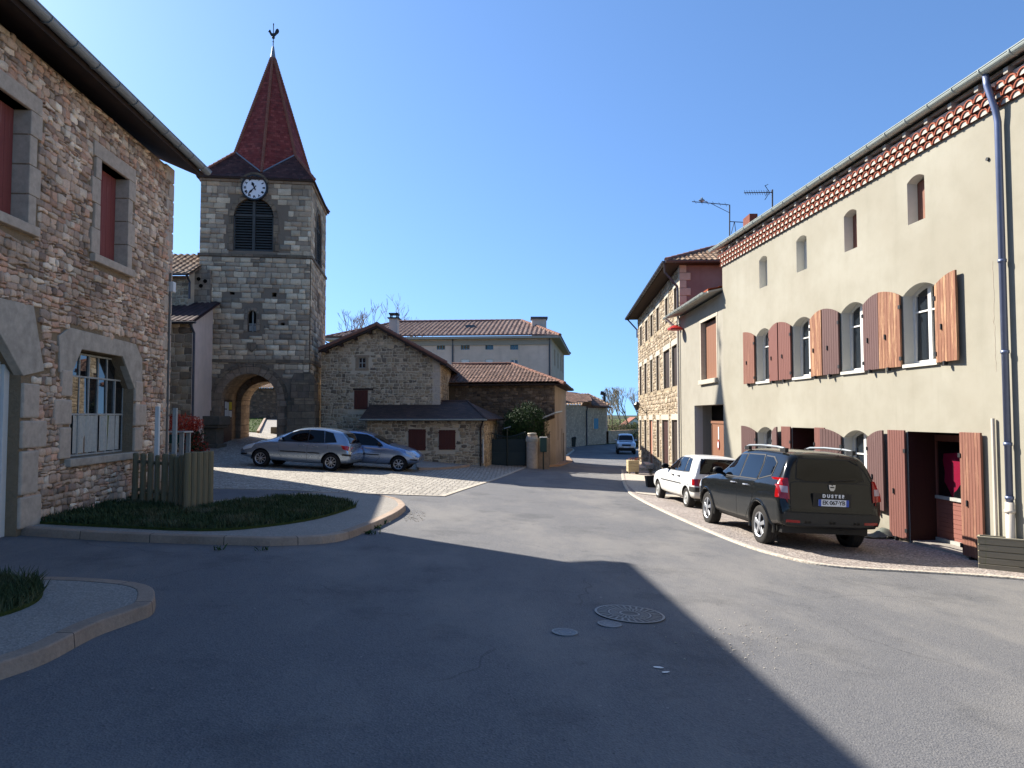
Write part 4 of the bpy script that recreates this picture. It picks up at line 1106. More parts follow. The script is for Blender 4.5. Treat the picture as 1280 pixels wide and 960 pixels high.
# belfry louvres
def louvres(fr, s0, s1, z0, z1, name='louvre'):
    mb = MB(); r = (s1-s0)/2; c = (s0+s1)/2; zs = z1-r; z = z0+.1
    while z < z1-.12:
        hw = r if z < zs else math.sqrt(max(0,r*r-(z-zs)**2))
        for a, b in ((c-hw+.03, c-.06),(c+.06, c+hw-.03)):
            if b-a > .05: mb.obox(fr.p(a,-.05,z-.045), fr.t*(b-a), -fr.n*.15+V((0,0,.1)), V((0,0,.022)))
        z += .125
    o = mb.build(name, M['louvre'], Ch)
    mb = MB(); mb.fbox(fr, c-.06, c+.06, -.2, -.02, z0, z1-.02); mb.fbox(fr, s0, s0+.06, -.2, -.03, z0, zs); mb.fbox(fr, s1-.06, s1, -.2, -.03, z0, zs)
    mb.fbox(fr, s0, s1, -.2, -.04, z0, z0+.07); mb.fbox(fr, s0+.07, s1-.07, -.16, -.035, zs+.02, zs+.12)
    mb.build('louvre_frame', M['lead'] if False else M['louvre'], Ch)
louvres(cf, sw0, sw1, zl0, zl1); louvres(cr_, 1.6, 3.3, zl0, zl1)
# clock
sc_, zc_ = cf.px(318,234.5,.1); CRr = .54
mb = MB()
def disc(fr, s, z, r0, r1, d0, d1, n=40):
    mbx = MB(); vs = []
    for (r, d) in ((r0,d0),(r1,d0),(r1,d1),(r0,d1)):
        for k in range(n):
            a = 2*math.pi*k/n; vs.append(fr.p(s+r*math.cos(a), d, z+r*math.sin(a)))
    mbx.mesh(vs, [(i*n+k, i*n+(k+1)%n, ((i+1)%4)*n+(k+1)%n, ((i+1)%4)*n+k) for i in range(4) for k in range(n)]); return mbx
def flat_disc(fr, s, z, r, d0, d1, n=40):
    mbx = MB(); mbx.prism([fr.p(s+r*math.cos(2*math.pi*k/n), d0, z+r*math.sin(2*math.pi*k/n)) for k in range(n)], fr.n*(d1-d0)); return mbx
face = flat_disc(cf, sc_, zc_, CRr, -.1, .1).build('clock_face', M['white'], Ch)
disc(cf, sc_, zc_, CRr-.01, CRr+.06, -.1, .15).build('clock_rim', M['black_metal'], face)
RN = ['XII','I','II','III','IIII','V','VI','VII','VIII','IX','X','XI']
for i, tx in enumerate(RN):
    a = math.pi/2 - i*math.pi/6
    rot = a-math.pi/2
    bx = cf.t*math.cos(rot)+V((0,0,1))*math.sin(rot); by = -cf.t*math.sin(rot)+V((0,0,1))*math.cos(rot)
    mt = Matrix((bx,by,cf.n)).transposed().to_4x4(); mt.translation = cf.p(sc_+.415*math.cos(a), .107, zc_+.415*math.sin(a)) - wloc(Ch)
    text_mesh(tx, .145, mt, M['black_ink'], face, 'numeral', .004, .006, .8)
for (deg, L, w) in ((114, .29, .038),(229, .42, .027)):      # hands as in the photo: about 11:23 read on the dial
    a = math.radians(deg); d = V((math.cos(a), math.sin(a))); q = V((-d.y,d.x)); mb = MB()
    pts = [d*-.12+q*w*.7, d*-.12-q*w*.7, d*L*.25-q*w*.6, d*L*.6-q*w*1.8, d*L, d*L*.6+q*w*1.8, d*L*.25+q*w*.6]
    mb.fprism(cf, [(sc_+p.x, zc_+p.y) for p in pts], .115, .125); mb.build('clock_hand', M['black_ink'], face)
# cornice hood over the clock
mb = MB(); 
for k in range(12):
    a0, a1 = math.pi*(.12+.76*k/12), math.pi*(.12+.76*(k+1)/12)
    mb.fprism(cf, [(sc_+.61*math.cos(a0),zc_+.61*math.sin(a0)),(sc_+.71*math.cos(a0),zc_+.71*math.sin(a0)),(sc_+.71*math.cos(a1),zc_+.71*math.sin(a1)),(sc_+.61*math.cos(a1),zc_+.61*math.sin(a1))], -.1, .16)
mb.build('clock_hood', M['ash_dark'], Ch)
# spire
ctr = V((*( CL+ct*CWD/2+cs*CDP/2 ), 0)); T = V((ct.x,ct.y,0)); S = V((cs.x,cs.y,0)); ctr += T*.12
ov = .16; ax, ay = CWD/2+ov, CDP/2+ov; zE = zC+.02
bq = 1.40; zA = at(357,193,32.6+1.3).z; zM = zpx(cf,321,212)
zT = (ctr.z, CAMH + 468/890*35.3)[1]
top = ctr + V((0,0,zT))
A = {}; Cn = {}; Mm = {}
for sx in (-1,1):
    for sy in (-1,1):
        A[sx,sy] = ctr + T*bq*sx + S*bq*sy + V((0,0,zA)); Cn[sx,sy] = ctr - T*.12 + T*ax*sx + S*ay*sy + V((0,0,zE))
        
Mm = {'f': ctr - S*2.15 + V((0,0,zM)), 'b': ctr + S*2.15 + V((0,0,zM)), 'l': ctr - T*2.12 + V((0,0,zM)), 'r': ctr + T*2.12 + V((0,0,zM))}
order = [('f',(-1,-1),(1,-1)),('r',(1,-1),(1,1)),('b',(1,1),(-1,1)),('l',(-1,1),(-1,-1))]
apex_r = .09
mb = MB()
def tp(p): d = (p-top); d.z = 0; return top + d.normalized()*apex_r - V((0,0,.5))
for k, a, b in order:
    for p, q in ((A[a],Mm[k]),(Mm[k],A[b])): mb.face([p, q, tp(q), tp(p)])
sp_ = mb.build('spire', M['spire'], Ch)
mb = MB()
for k, a, b in order:
    mid = Mm[k]; lowmid = (Cn[a]+Cn[b])/2
    mb.face([Cn[a], lowmid, mid, A[a]]); mb.face([lowmid, Cn[b], A[b], mid])
mb.build('broach', M['spire_low'], sp_)
mb = MB(); rnd = random.Random(2)
for k, a, b in order:
    for q in (A[a], Mm[k]):
        n_ = 46
        for i in range(n_):
            p0 = q.lerp(tp(q), i/n_); p1 = q.lerp(tp(q), (i+1)/n_+.004)
            mb.tube([p0, p1], [.085, .06], 6)
mb.build('hip_tiles', M['tile_verge'], sp_)
mb = MB()
for k, a, b in order:
    for q in (A[a], A[b]): mb.tube([Mm[k]+V((0,0,.02)), q+V((0,0,.03))], .035, 6)
    
mb.build('flashing', M['lead'], sp_)
mb = MB()
for a in A: 
    n_ = 9
    for i in range(n_): mb.tube([Cn[a].lerp(A[a], i/n_), Cn[a].lerp(A[a], (i+1)/n_+.01)], [.08,.06], 6)
mb.build('hip_tiles', M['tile_verge'], sp_)
mb = MB(); pr = [Cn[-1,-1],Cn[1,-1],Cn[1,1],Cn[-1,1]]
mb.prism([p-V((0,0,.1)) for p in pr], V((0,0,.09))); mb.build('eaves', M['fascia'], sp_)
mb = MB(); mb.lathe([(0.0,-.62),(.17,-.62),(.13,-.45),(.05,.1),(.02,.15),(0,.15)], top, 12); mb.build('spire_cap', M['lead'], sp_)
# weathercock
wk = thing('weathercock', 'dark metal weathercock on its rod at the spire tip', 'weathercock', top+V((0,0,.1)))
mb = MB(); mb.tube([top+V((0,0,.05)), top+V((0,0,1.25))], .022, 6)
mb.lathe([(0,.5),(.06,.53),(.085,.58),(.06,.63),(0,.66)], top, 10); mb.lathe([(0,1.2),(.03,1.22),(.03,1.3),(0,1.33)], top, 8)
mb.lathe([(0,.34),(.05,.36),(0,.38)], top, 8)
mb.build('rod', M['black_metal'], wk)
ck = [(-.25,.98),(-.31,1.0),(-.27,1.06),(-.24,1.12),(-.18,1.13),(-.15,1.05),(-.1,.94),(0,.90),(.08,.94),(.12,1.05),(.17,1.16),(.26,1.2),(.33,1.12),(.33,1.0),(.27,.9),(.2,.86),(.14,.78),(.04,.7),(.03,.62),(-.03,.62),(-.04,.7),(-.14,.76),(-.2,.86)]
mb = MB(); fr = F(top.x, top.y, 1, 0); mb.fprism(fr, [(a*.85, top.z+b*.85+.02) for a, b in ck], -.03, .03); mb.build('cock', M['iron'], wk, bevel=.008)
# notice board inside the passage
nbd = thing('notice_board', 'notice board with yellow and white papers inside the church passage', 'notice board', cf.p(sA0+.05,-1.9,1.2))
pf = F(*(cf.p(sA0-.1,-.6,0).xy), *(cs)); pf.n = T
pz0, pz1 = 1.55, 2.35
mb = MB(); mb.fbox(pf, .1, 1.5, .002, .05, pz0-.06, pz1+.06); mb.build('board', M['door_dark'], nbd)
mb = MB()
for (a,b,c,d) in ((.18,.5,2.0,2.32),(.54,.84,1.6,2.3),(.18,.5,1.6,1.95)): mb.fbox(pf,a,b,.05,.058,c,d)
mb.build('paper', M['notice_white'], nbd)
mb = MB(); mb.fbox(pf,.9,1.4,.05,.058,1.95,2.32); mb.build('poster', M['notice_yellow'], nbd)
mb = MB(); mb.fbox(pf,.9,1.4,.05,.058,1.6,1.9); mb.build('paper', M['notice_white'], nbd)
mb = MB(); mb.fbox(pf, .05, 1.55, .0, .03, -.3, pz0-.07); mb.build('wood_panel', M['door_dark'], nbd)
# nave (left of tower)
def zat(u, v, Y): return at(u,v,Y).z
mb = MB()
nY = 31.7; nx1 = at(238,300,nY).x; nx0 = nx1-9
nf = F(nx0, nY-.1, 1, .0); nf.n = V((0,-1,0)); NW = nx1-nx0
zne = zat(225,343,nY-.4)
wall_face(mb, nf, rect(0,NW,-.6,zne)); 
ns = F(nx1, nY-.1, 0, 1); ns.n = V((1,0,0)); wall_face(mb, ns, [(0,-.6),(5,-.6),(5,zne+.1),(2.5,zat(225,318.5,nY+2.4)-.1),(0,zne)])
mb.build('nave_wall', M['mo_gable'], Ch)
stones(Ch, nf, NW-2.5, NW, 4.5, zne, [], (.1,.17), (.14,.34), .015, .008, .012, M['st_gable'], 21)
mb = MB(); zr_ = zat(225,318.5,nY+2.4)
rp = [(nx0,nY-.5,zne+.03),(nx1+.25,nY-.5,zne+.03),(nx1+.25,nY+2.4,zr_),(nx0,nY+2.4,zr_)]
roof_face(mb, rp, w=.3, row=.4, amp=.06); mb.prism([V(p)-V((0,0,.09)) for p in rp], V((0,0,.06)))
mb.build('nave_roof', M['tile_old'], Ch)
# side chapel with lean-to roof
lY = 29.1; lx1 = at(240,450,lY).x; lx0 = lx1-8; zl = zat(240,403,lY)
lfm = F(lx0,lY,1,0); lfm.n = V((0,-1,0)); ls = F(lx1,lY,-.6,3.5); ls.n = V((1,0,0)).normalized()
mb = MB(); wall_face(mb, lfm, rect(0,8,-.6,zl)); mb.build('chapel_wall', M['mo_gable'], Ch)
stones(Ch, lfm, 5.0, 8, -.2, zl, [], (.17,.3), (.24,.5), .02, .006, .01, M['st_gable'], 22, wav=.1, flatness=.9)
mb = MB(); zl2 = zat(265,377,32.3); wall_face(mb, ls, [(0,-.6),(3.4,-.6),(3.4,zl2-.1),(0,zl)]); mb.build('chapel_side_wall', M['grey_render'], Ch)
mb = MB(); rp = [(lx0,lY-.35,zl-.0),(lx1+.15,lY-.35,zl-.0),(lx1-.25,lY+3.3,zl2),(lx0,lY+3.3,zl2)]
roof_face(mb, rp, w=.26, row=4.5, amp=.04); mb.prism([V(p)-V((0,0,.1)) for p in rp], V((0,0,.07)))
mb.build('chapel_roof', M['tile_pan'], Ch)
mb = MB(); gutter(mb, (lx0,lY-.42,zl-.03), (lx1+.3,lY-.42,zl-.03), .07); gutter(mb, (nx0,nY-.58,zne), (nx1+.2,nY-.58,zne), .07)
mb.build('gutter', M['zinc_dark'], Ch)
mb = MB(); mb.tube([(lx1+.08,lY-.42,zl-.1),(lx1+.12,lY-.12,zl-.45),(lx1+.12,lY-.1,0)], .05, 8); mb.tube([(nx1+.1,nY-.5,zne-.05),(nx1+.1,nY-.2,zne-.3),(nx1+.1,nY-.2,zl2)], .05, 8)
mb.build('downpipe', M['zinc_dark'], Ch)
# round arched stair turret bit with trefoil between nave and tower
mb = MB(); a = at(252,350,32.2); mb.box(a.x-.5, a.x+.4, 32.2, 33.5, zl2-.4, zat(250,337,32.2)); mb.build('stair_turret', M['ash_tower'], Ch, bevel=.02)
fr = F(a.x, 32.19, 1, 0)
for dx, dz in ((-.13,.12),(.17,.02),(-.02,-.2)): flat = flat_disc(fr, dx, zat(250,352,32.2)+dz, .09, 0, .02, 10); flat.build('round_opening', M['dark_in'], Ch)
# stone monument against the tower foot
mo = thing('stone_pedestal', 'weathered stone pedestal with moulded cap at the foot of the tower', 'pedestal', (at(259,540,31.3).x, 31.3, g(-13.4,31.3)))
mx = at(259,540,31.3).x; z0 = g(mx,31.3)-.1; za, zb_ = zat(259,535,31.3), zat(259,520,31.3)
mb = MB(); mb.box(mx-.45,mx+.45,31.2,32.0,z0+.2,za); mb.box(mx-.56,mx+.56,31.05,32.1,z0,z0+.25); mb.build('shaft', M['granite_grey'], mo, bevel=.03)
mb = MB(); mb.box(mx-.62,mx+.62,31.0,32.05,za,za+.12); mb.box(mx-.7,mx+.7,30.92,32.1,za+.12,zb_); mb.build('cap', M['granite_grey'], mo, bevel=.04)
# wall and roof beyond the arch
bw = thing('boundary_wall', 'tall grey rubble wall with tiled coping seen through the church arch', 'wall', (-18, 60, g(-18,60)))
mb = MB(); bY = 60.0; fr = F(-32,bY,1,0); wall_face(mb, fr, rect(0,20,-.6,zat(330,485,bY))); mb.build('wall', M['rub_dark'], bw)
zz = zat(330,485,bY); mb = MB(); roof_face(mb, [(-32,bY-.3,zz),(-12,bY-.3,zz),(-12,bY+3,zz+.75),(-32,bY+3,zz+.75)]); mb.build('roof', M['tile_old'], bw)
mb = MB(); q = P(338,542); mb.box(q.x, q.x+.5, q.y, q.y+.35, g(*q), g(*q)+.38); tag(mb.build('stone_bench', M['granite_grey'], None, V((q.x,q.y,g(*q))), bevel=.03), 'low dark stone block beside the path beyond the arch', 'stone block')
mb = MB(); a = P(324,541.5); b = P(347.5,530); strip(mb, [a,b], .14, 0, .14, side=1); tag(mb.build('lawn_kerb', M['kerb']), kind='structure')

# ============================================================ HOUSES AROUND THE SQUARE
def fr2(a, b, out):
    """frame from plan point a to plan point b with its normal towards plan point `out`"""
    f = F(a[0], a[1], b[0]-a[0], b[1]-a[1]); m = V((out[0]-a[0], out[1]-a[1], 0))
    if f.n.dot(m) < 0: f.n = -f.n
    return f
def box_px(fr, u0, u1, v0, v1, d=0): # opening from px box (v at middle)
    um = (u0+u1)/2
    s0 = fr.px(u0, v0, d)[0]; s1 = fr.px(u1, v0, d)[0]; return min(s0,s1), max(s0,s1), fr.px(um, v1, d)[1], fr.px(um, v0, d)[1]
def simple_window(par, fr, w, d=-.15, frame='white_paint', glass='glass', bars=1, trans=0, fw=.05, name='window'):
    s0,s1,z0,z1 = w; mb = MB()
    mb.fbox(fr,s0,s0+fw,d-.03,d+.03,z0,z1); mb.fbox(fr,s1-fw,s1,d-.03,d+.03,z0,z1); mb.fbox(fr,s0+fw,s1-fw,d-.03,d+.03,z0,z0+fw); mb.fbox(fr,s0+fw,s1-fw,d-.03,d+.03,z1-fw,z1)
    for k in range(bars):
        c = s0+(s1-s0)*(k+1)/(bars+1); mb.fbox(fr,c-fw*.6,c+fw*.6,d-.03,d+.035,z0+fw,z1-fw)
    for k in range(trans):
        c = z0+(z1-z0)*(k+1)/(trans+1); mb.fbox(fr,s0+fw,s1-fw,d-.025,d+.025,c-.018,c+.018)
    o = mb.build(name, M[frame], par)
    mb = MB(); mb.face([fr.p(s0+fw,d,z0+fw),fr.p(s1-fw,d,z0+fw),fr.p(s1-fw,d,z1-fw),fr.p(s0+fw,d,z1-fw)]); mb.build('pane', M[glass], o); return o
# ---- gable house
GY0 = 34.0
gA = at(401,500,GY0).xy; gB = at(550,500,GY0).xy
Gh = thing('gable_house', 'rubble stone house with its gable to the square and a white chimney on the ridge', 'house', (gA.x, GY0, g(gB.x,GY0)))
gf = fr2(gA, gB, (0,0)); GW = (gB-gA).length
pk = gf.px(473,410); el = gf.px(401,441)[1]; er = gf.px(550,453)[1]
w1 = box_px(gf,448,457,447,460); w2 = box_px(gf,444,459,488,511); w3 = box_px(gf,423,434.5,537,580)
mb = MB(); wall_face(mb, gf, [(0,-1),(GW,-1),(GW,er),(pk[0],pk[1]),(0,el)], [rect(*w1), rect(*w2), rect(*w3)], .22)
gr_ = fr2(gB, gB+V((0,9)), (20,34)); wall_face(mb, gr_, rect(0,9,-1.2,er)); gl_ = fr2(gA, gA+V((0,9)), (-20,34)); wall_face(mb, gl_, rect(0,9,-1,el))
mb.build('wall', M['mo_gable'], Gh)
GT = lambda s: (el+(pk[1]-el)*s/pk[0]) if s < pk[0] else (pk[1]-(pk[1]-er)*(s-pk[0])/(GW-pk[0]))
stones(Gh, gf, 0, GW-.35, -.9, GT, [grow(rect(*w1),.16), grow(rect(*w2),.03), grow(rect(*w3),.03)], (.10,.18), (.12,.30), .02, .014, .014, M['st_gable'], 23, flatness=.8)
stones(Gh, gr_, 0, 4, -.5, er, [], (.11,.18), (.14,.32), .015, .014, .014, M['st_gable'], 24, flatness=.8)
mb = MB(); zz = -1; k = 0
while zz < er-.3:
    a, b = (.5,.3) if k%2 else (.3,.5); mb.obox(gf.p(GW+.012,.012,zz), -gf.t*a, -gf.n*b, V((0,0,.32))); zz += .34; k += 1
mb.build('quoin', M['dressed'], Gh, bevel=.015)
def gable_roof(par, fr, GW, pk, el, er, depth, oh=.45, side=.35, lside=.02, back=.3, mat='tile_red', bm='fascia'):
    sl = (pk[1]-el)/pk[0]; sr = (pk[1]-er)/(GW-pk[0]); t = .08
    R0 = fr.p(pk[0], oh, pk[1]+t); R1 = fr.p(pk[0], -depth, pk[1]+t)
    L0 = fr.p(-lside, oh, el-sl*lside+t); L1 = fr.p(-lside, -depth, el-sl*lside+t); Q0 = fr.p(GW+side, oh, er-sr*side+t); Q1 = fr.p(GW+side,-depth,er-sr*side+t)
    mb = MB()
    for q in ([L0,R0,R1,L1],[R0,Q0,Q1,R1]): mb.prism([p-V((0,0,.06)) for p in q], V((0,0,.09)))
    for a, b in ((L0,R0),(Q0,R0)): mb.obox(a-V((0,0,.13))+fr.n*.0, b-a, fr.n*.035, V((0,0,.18)))
    n = 4
    for a, b in ((L0,R0),(Q0,R0)):
        for k in range(n): 
            q = a.lerp(b, (k+.4)/n); mb.obox(q-V((0,0,.2)), fr.t*.13, -fr.n*(oh+.1), V((0,0,.13)))
    mb.build('roof_boards', M[bm], par)
    mb = MB(); u = V((0,0,.05)); roof_face(mb, [L0+u,L1+u,R1+u,R0+u]); roof_face(mb, [Q0+u,R0+u,R1+u,Q1+u]); o = mb.build('roof', M[mat], par)
    mb = MB(); ridge_tiles(mb, R0+u, R1+u, .11); mb.build('ridge_tiles', M['tile_ridge'], o); 
    mb = MB()
    for a, b in ((L0,R0),(Q0,R0)): ridge_tiles(mb, a+u*1.3, b+u*1.3, .085)
    mb.build('verge_tiles', M['tile_ridge'], o); return o
grf = gable_roof(Gh, gf, GW, pk, el, er, 8)
def chimney(par, u0, u1, vt, vb, Y, mat, cap=True, dp=.6, name='chimney', capmat='black_metal', capw=.08, open_cap=True):
    a, b = at(u0,vt,Y), at(u1,vt,Y); z1 = a.z; z0 = at(u0,vb,Y).z; mb = MB()
    h = .3 if cap else 0
    mb.box(a.x, b.x, Y, Y+dp, z0-.8, z1-h); o = mb.build(name, M[mat], par)
    if cap:
        mb = MB(); mb.box(a.x-capw,b.x+capw,Y-capw,Y+dp+capw,z1-h,z1-h+.06)
        for x in (a.x+.03, b.x-.09):
            for y in (Y+.03, Y+dp-.09): mb.box(x,x+.06,y,y+.06,z1-h+.06,z1-.07)
        mb.box(a.x-capw*.3,b.x+capw*.3,Y-.02,Y+dp+.02,z1-.07,z1); mb.build('chimney_cap', M[capmat], o)
    return o
chimney(grf, 486.5, 497, 391, 416, 37.5, 'reveal')
surround(Gh, gf, w1, .14, .12, .12, 'warmstone', .01, .2, .02, False)
simple_window(Gh, gf, w1, -.12, 'grey_paint', 'glass_old', 1, 1, .03)
planks(Gh, gf, w2[0]-.04, w2[1]+.04, w2[2]-.02, lambda s: w2[3], .01, 'red_shutter_dark', 4)
mb = MB(); mb.fbox(gf, w2[0]-.1, w2[1]+.3, -.1, .03, w2[3]+.01, w2[3]+.1); mb.build('lintel', M['fascia'], Gh)
planks(Gh, gf, w3[0]+.01, w3[1]-.01, w3[2], lambda s: w3[3]-.01, -.1, 'red_shutter_dark', 3, name='door')
# iron bracket lamp on the far side of the roof line
# ---- low annex
AY = 32.0
aA = at(458,540,AY).xy; aB = at(605,540,AY).xy
An = thing('stone_annex', 'low stone annex with two closed red shutters and a dark flat-tiled roof', 'house', (aA.x, AY, g(aB.x,AY)))
af = fr2(aA,aB,(0,0)); AW = (aB-aA).length; az = af.px(530,524)[1]
s1_ = box_px(af,511.5,531.5,536.5,563); s2_ = box_px(af,549.5,568.5,537.5,562)
mb = MB(); wall_face(mb, af, rect(0,AW,-1.4,az), [rect(*s1_), rect(*s2_)], .15)
ar = fr2(aB, aB+V((.5,5)), (20,32)); wall_face(mb, ar, rect(0,5,-1.4,az)); al = fr2(aA, aA+V((0,2)), (-20,32)); wall_face(mb, al, rect(0,2,-1.4,az))
mb.build('wall', M['mo_gable'], An)
stones(An, af, 0, AW, -1.2, az-.02, [grow(rect(*s1_),.04), grow(rect(*s2_),.04)], (.10,.17), (.13,.32), .02, .012, .014, M['st_gable'], 25, flatness=.8)
stones(An, ar, 0, 4.6, -1.0, az-.05, [], (.12,.18), (.15,.32), .015, .013, .014, M['st_gable'], 26, flatness=.8)
for w in (s1_, s2_):
    planks(An, af, w[0]-.03, w[1]+.03, w[2], lambda s, w=w: w[3], .008, 'red_shutter_dark', 5, th=.03)
    mb = MB()
    for z in (w[2]+.12, w[3]-.14): mb.fbox(af, w[0]-.05, w[1]+.05, .036, .046, z, z+.05)
    mb.build('shutter_hinge', M['red_shutter_dark'], An)
zt = at(584,501.5,AY+2.6)
E0, E1 = af.p(-.25,.35,az), af.p(AW+.12,.35,az); T0 = V((E0.x, AY+2.6, zt.z)); T1 = V((zt.x, AY+2.6, zt.z)); B1 = V((aB.x+.9, AY+5.3, az))
mb = MB(); mb.face([E0,E1,T1,T0]); mb.face([E1,B1,T1]); mb.face([T0,T1,V((T1.x+.4,AY+5.3,az)),V((T0.x,AY+5.3,az))])
r_ = mb.build('roof', M['annex_roof'], An)
sm_ = r_.modifiers.new('solid','SOLIDIFY'); sm_.thickness = .09; sm_.offset = -1
mb = MB(); ridge_tiles(mb, T0, T1, .06); ridge_tiles(mb, E1, T1, .05); mb.build('ridge_tiles', M['annex_roof'], r_)
mb = MB(); gutter(mb, af.p(-.25,.4,az+.0), af.p(AW+.15,.4,az+.0), .06); 
mb.build('gutter', M['gutter_pale'], An)
mb = MB(); mb.tube([af.p(AW-.02,.4,az-.05),af.p(AW-.1,.2,az-.25),af.p(AW-.15,.07,az-.4),af.p(AW-.15,.07,-.6)], .04, 8); mb.build('downpipe', M['fascia'], An)
mb = MB(); mb.tube([af.p(AW-.03,.06,az-.9),af.p(AW-.03,.06,-.45)], .035, 8); mb.build('drain_pipe', M['pvc'], An)
# ---- barn with hipped roof
bR = V((2.28, 38.0)); bL = V((-4.6, 39.0)); bRb = bR + V((1.22, 8.2)); bLb = V((-4.2, 47))
Bn = thing('barn', 'dark stone barn with hipped tiled roof and tan side wall at the street bend', 'barn', (bR.x, bR.y, g(*bR)))
bf = fr2(bL,bR,(0,0)); BWD = (bR-bL).length; bz = bf.px(690,479)[1]
bsd = fr2(bR,bRb,(20,40)); BSL = (bRb-bR).length
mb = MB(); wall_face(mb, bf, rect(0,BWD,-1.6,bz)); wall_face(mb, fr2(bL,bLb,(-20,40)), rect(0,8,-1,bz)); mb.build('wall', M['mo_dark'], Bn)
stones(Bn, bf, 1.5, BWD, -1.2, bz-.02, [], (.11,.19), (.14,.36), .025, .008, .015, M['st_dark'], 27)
mb = MB(); so = [rect(1.9,2.2,.3,1.9), rect(4.6,5.0,-.6,.9), rect(5.6,6.4,-1.4,.6)]
wall_face(mb, bsd, rect(0,BSL,-2,bz), so, .2); mb.build('side_wall', M['tan_render'], Bn)
mb = MB()
for r in so: mb.fbox(bsd, r[0][0], r[1][0], -.2, -.15, r[0][1], r[2][1])
mb.build('shutter', M['brown_dim'], Bn)
rz = bz + 1.35; oh = .45
e = [V((bL.x-.3,bL.y-oh,bz-.02)), V((bR.x+oh+.05,bR.y-oh,bz-.02)), V((bRb.x+oh,bRb.y+oh,bz-.02)), V((bLb.x-.3,bLb.y+oh,bz-.02))]
rr0 = at(560,455,42.5); rr1 = at(640,455,42.5); K0 = V((bL.x+1.0,42.8,rr1.z)); K1 = V((rr1.x,42.3,rr1.z))
mb = MB(); roof_face(mb, [e[0],e[1],K1,K0], w=.2, row=.33); roof_face(mb, [e[1],e[2],K1], w=.2, row=.33); roof_face(mb, [e[2],e[3],K0,K1], w=.2)
rf = mb.build('roof', M['tile_brown'], Bn)
mb = MB(); ridge_tiles(mb, K0, K1, .1); ridge_tiles(mb, e[1], K1, .1); ridge_tiles(mb, e[2], K1, .1); mb.build('hip_tiles', M['tile_ridge'], rf)
mb = MB(); mb.prism([p-V((0,0,.1)) for p in e], V((0,0,.07))); mb.build('eaves', M['fascia'], Bn)
mb = MB(); gutter(mb, e[1]+V((.05,.0,-.02)), e[2]+V((.05,0,-.02)), .06); mb.build('gutter', M['zinc_dark'], Bn)
# lean-to shed in front of the barn's corner
sL = at(684,560,35.6).xy; sR = at(688,560,35.4).xy
Sh = thing('lean_to', 'small stone lean-to with a slate canopy between green box and barn', 'shed', (sR.x,sR.y,g(*sR)))
s0 = V((1.62,35.9)); s1 = V((2.32,38.0)); sf = fr2(s0,s1,(20,36)); sz0 = sf.px(686,527)[1]
mb = MB(); wall_face(mb, sf, [(0,-1.6),(2.2,-1.6),(2.2,1.55),(0,1.35)], [rect(.6,1.1,-1.6,.75)], .2); mb.build('side_wall', M['tan_render'], Sh)
mb = MB(); ff = fr2(V((1.1,36.2)),s0,(0,0)); wall_face(mb, ff, rect(0,.62,-1.6,1.35)); mb.build('wall', M['rub_dark'], Sh)
mb = MB(); mb.fbox(sf, .6,1.1,-.2,-.14,-1.6,.75); mb.build('door', M['red_shutter_dark'], Sh)
mb = MB(); c0 = at(677,524,35.6); c1 = at(694,516.5,35.9); mb.prism([c0, V((c1.x,35.7,c1.z)), V((c1.x+.5,37.9,c1.z+.08)), V((c0.x+.3,37.9,c0.z+.08))], V((0,0,.07))); mb.build('roof', M['zinc'], Sh)
# ---- long three-storey building
Ln = thing('long_building', 'long pale three-storey building with hipped tiled roof behind the barn', 'building', (3.4, 62, -1))
lL = V((-16.2,64.0)); lR = V((3.45,62.0)); lRb = V((5.75,78.5)); lLb = V((-14.5,79))
lfr = fr2(lL,lR,(0,0)); LW = (lR-lL).length; lz = lfr.px(600,421)[1]
wins = []
for (a,b) in ((515.8,526.6),(546,556.3),(576,587),(606.6,616.6),(637.7,647.8)): wins.append(box_px(lfr,a,b,427.8,437))
wins2 = [box_px(lfr,a,b,449,463) for (a,b) in ((515.8,526.6),(546,556.3),(576,587),(606.6,616.6),(637.7,648))]
mb = MB(); wall_face(mb, lfr, rect(0,LW,-2.5,lz), [rect(*w) for w in wins+wins2], .2); mb.build('wall', M['grey_render'], Ln)
lsd = fr2(lR,lRb,(30,62)); mb = MB(); LS = (lRb-lR).length; sw_ = []
for s in (3.2,7.2,11.2,14.2):
    for z0_ in (6.3,3.4,.4): sw_.append((s,s+1.0,z0_,z0_+1.5 if z0_ > 6 else z0_+1.9))
wall_face(mb, lsd, rect(0,LS,-3,lz), [rect(*w) for w in sw_], .2); mb.build('side_wall', M['far_render'], Ln)
mb = MB(); wall_face(mb, fr2(lL,lLb,(-60,70)), rect(0,15,-2,lz)); mb.build('end_wall', M['far_render'], Ln)
for w in wins: simple_window(Ln, lfr, w, -.12, 'blue_shutter', 'glass_old', 2, 0, .07)
for i, w in enumerate(wins2):
    simple_window(Ln, lfr, w, -.12, 'white_paint', 'glass_old', 1, 0, .07)
    if i < 4: mb = MB(); mb.fbox(lfr, w[0]+.05, w[1]-.05, -.08, -.04, w[3]-.75, w[3]-.02); mb.build('roller_blind', M['white_paint'], Ln)
for w in sw_: 
    mb = MB(); mb.fbox(lsd, w[0],w[1],-.2,-.14,w[2],w[3]); mb.build('shutter', M['brown_dim'], Ln)
oh = .7; E = [V((lL.x-oh,lL.y-oh,lz)), V((lR.x+oh,lR.y-oh,lz)), V((lRb.x+oh,lRb.y+oh,lz)), V((lLb.x-oh,lLb.y+oh,lz))]
k0 = at(497,401,70.5); k1 = at(652,401,70.5); k0 = V((k0.x,71.2,k0.z)); k1 = V((k1.x,70.3,k0.z))
mb = MB()
for q in ([E[0],E[1],k1,k0],[E[1],E[2],k1],[E[3],E[0],k0]): roof_face(mb, q, w=.42, row=.6, amp=.09, samples=6)
rf = mb.build('roof', M['tile_red'], Ln)
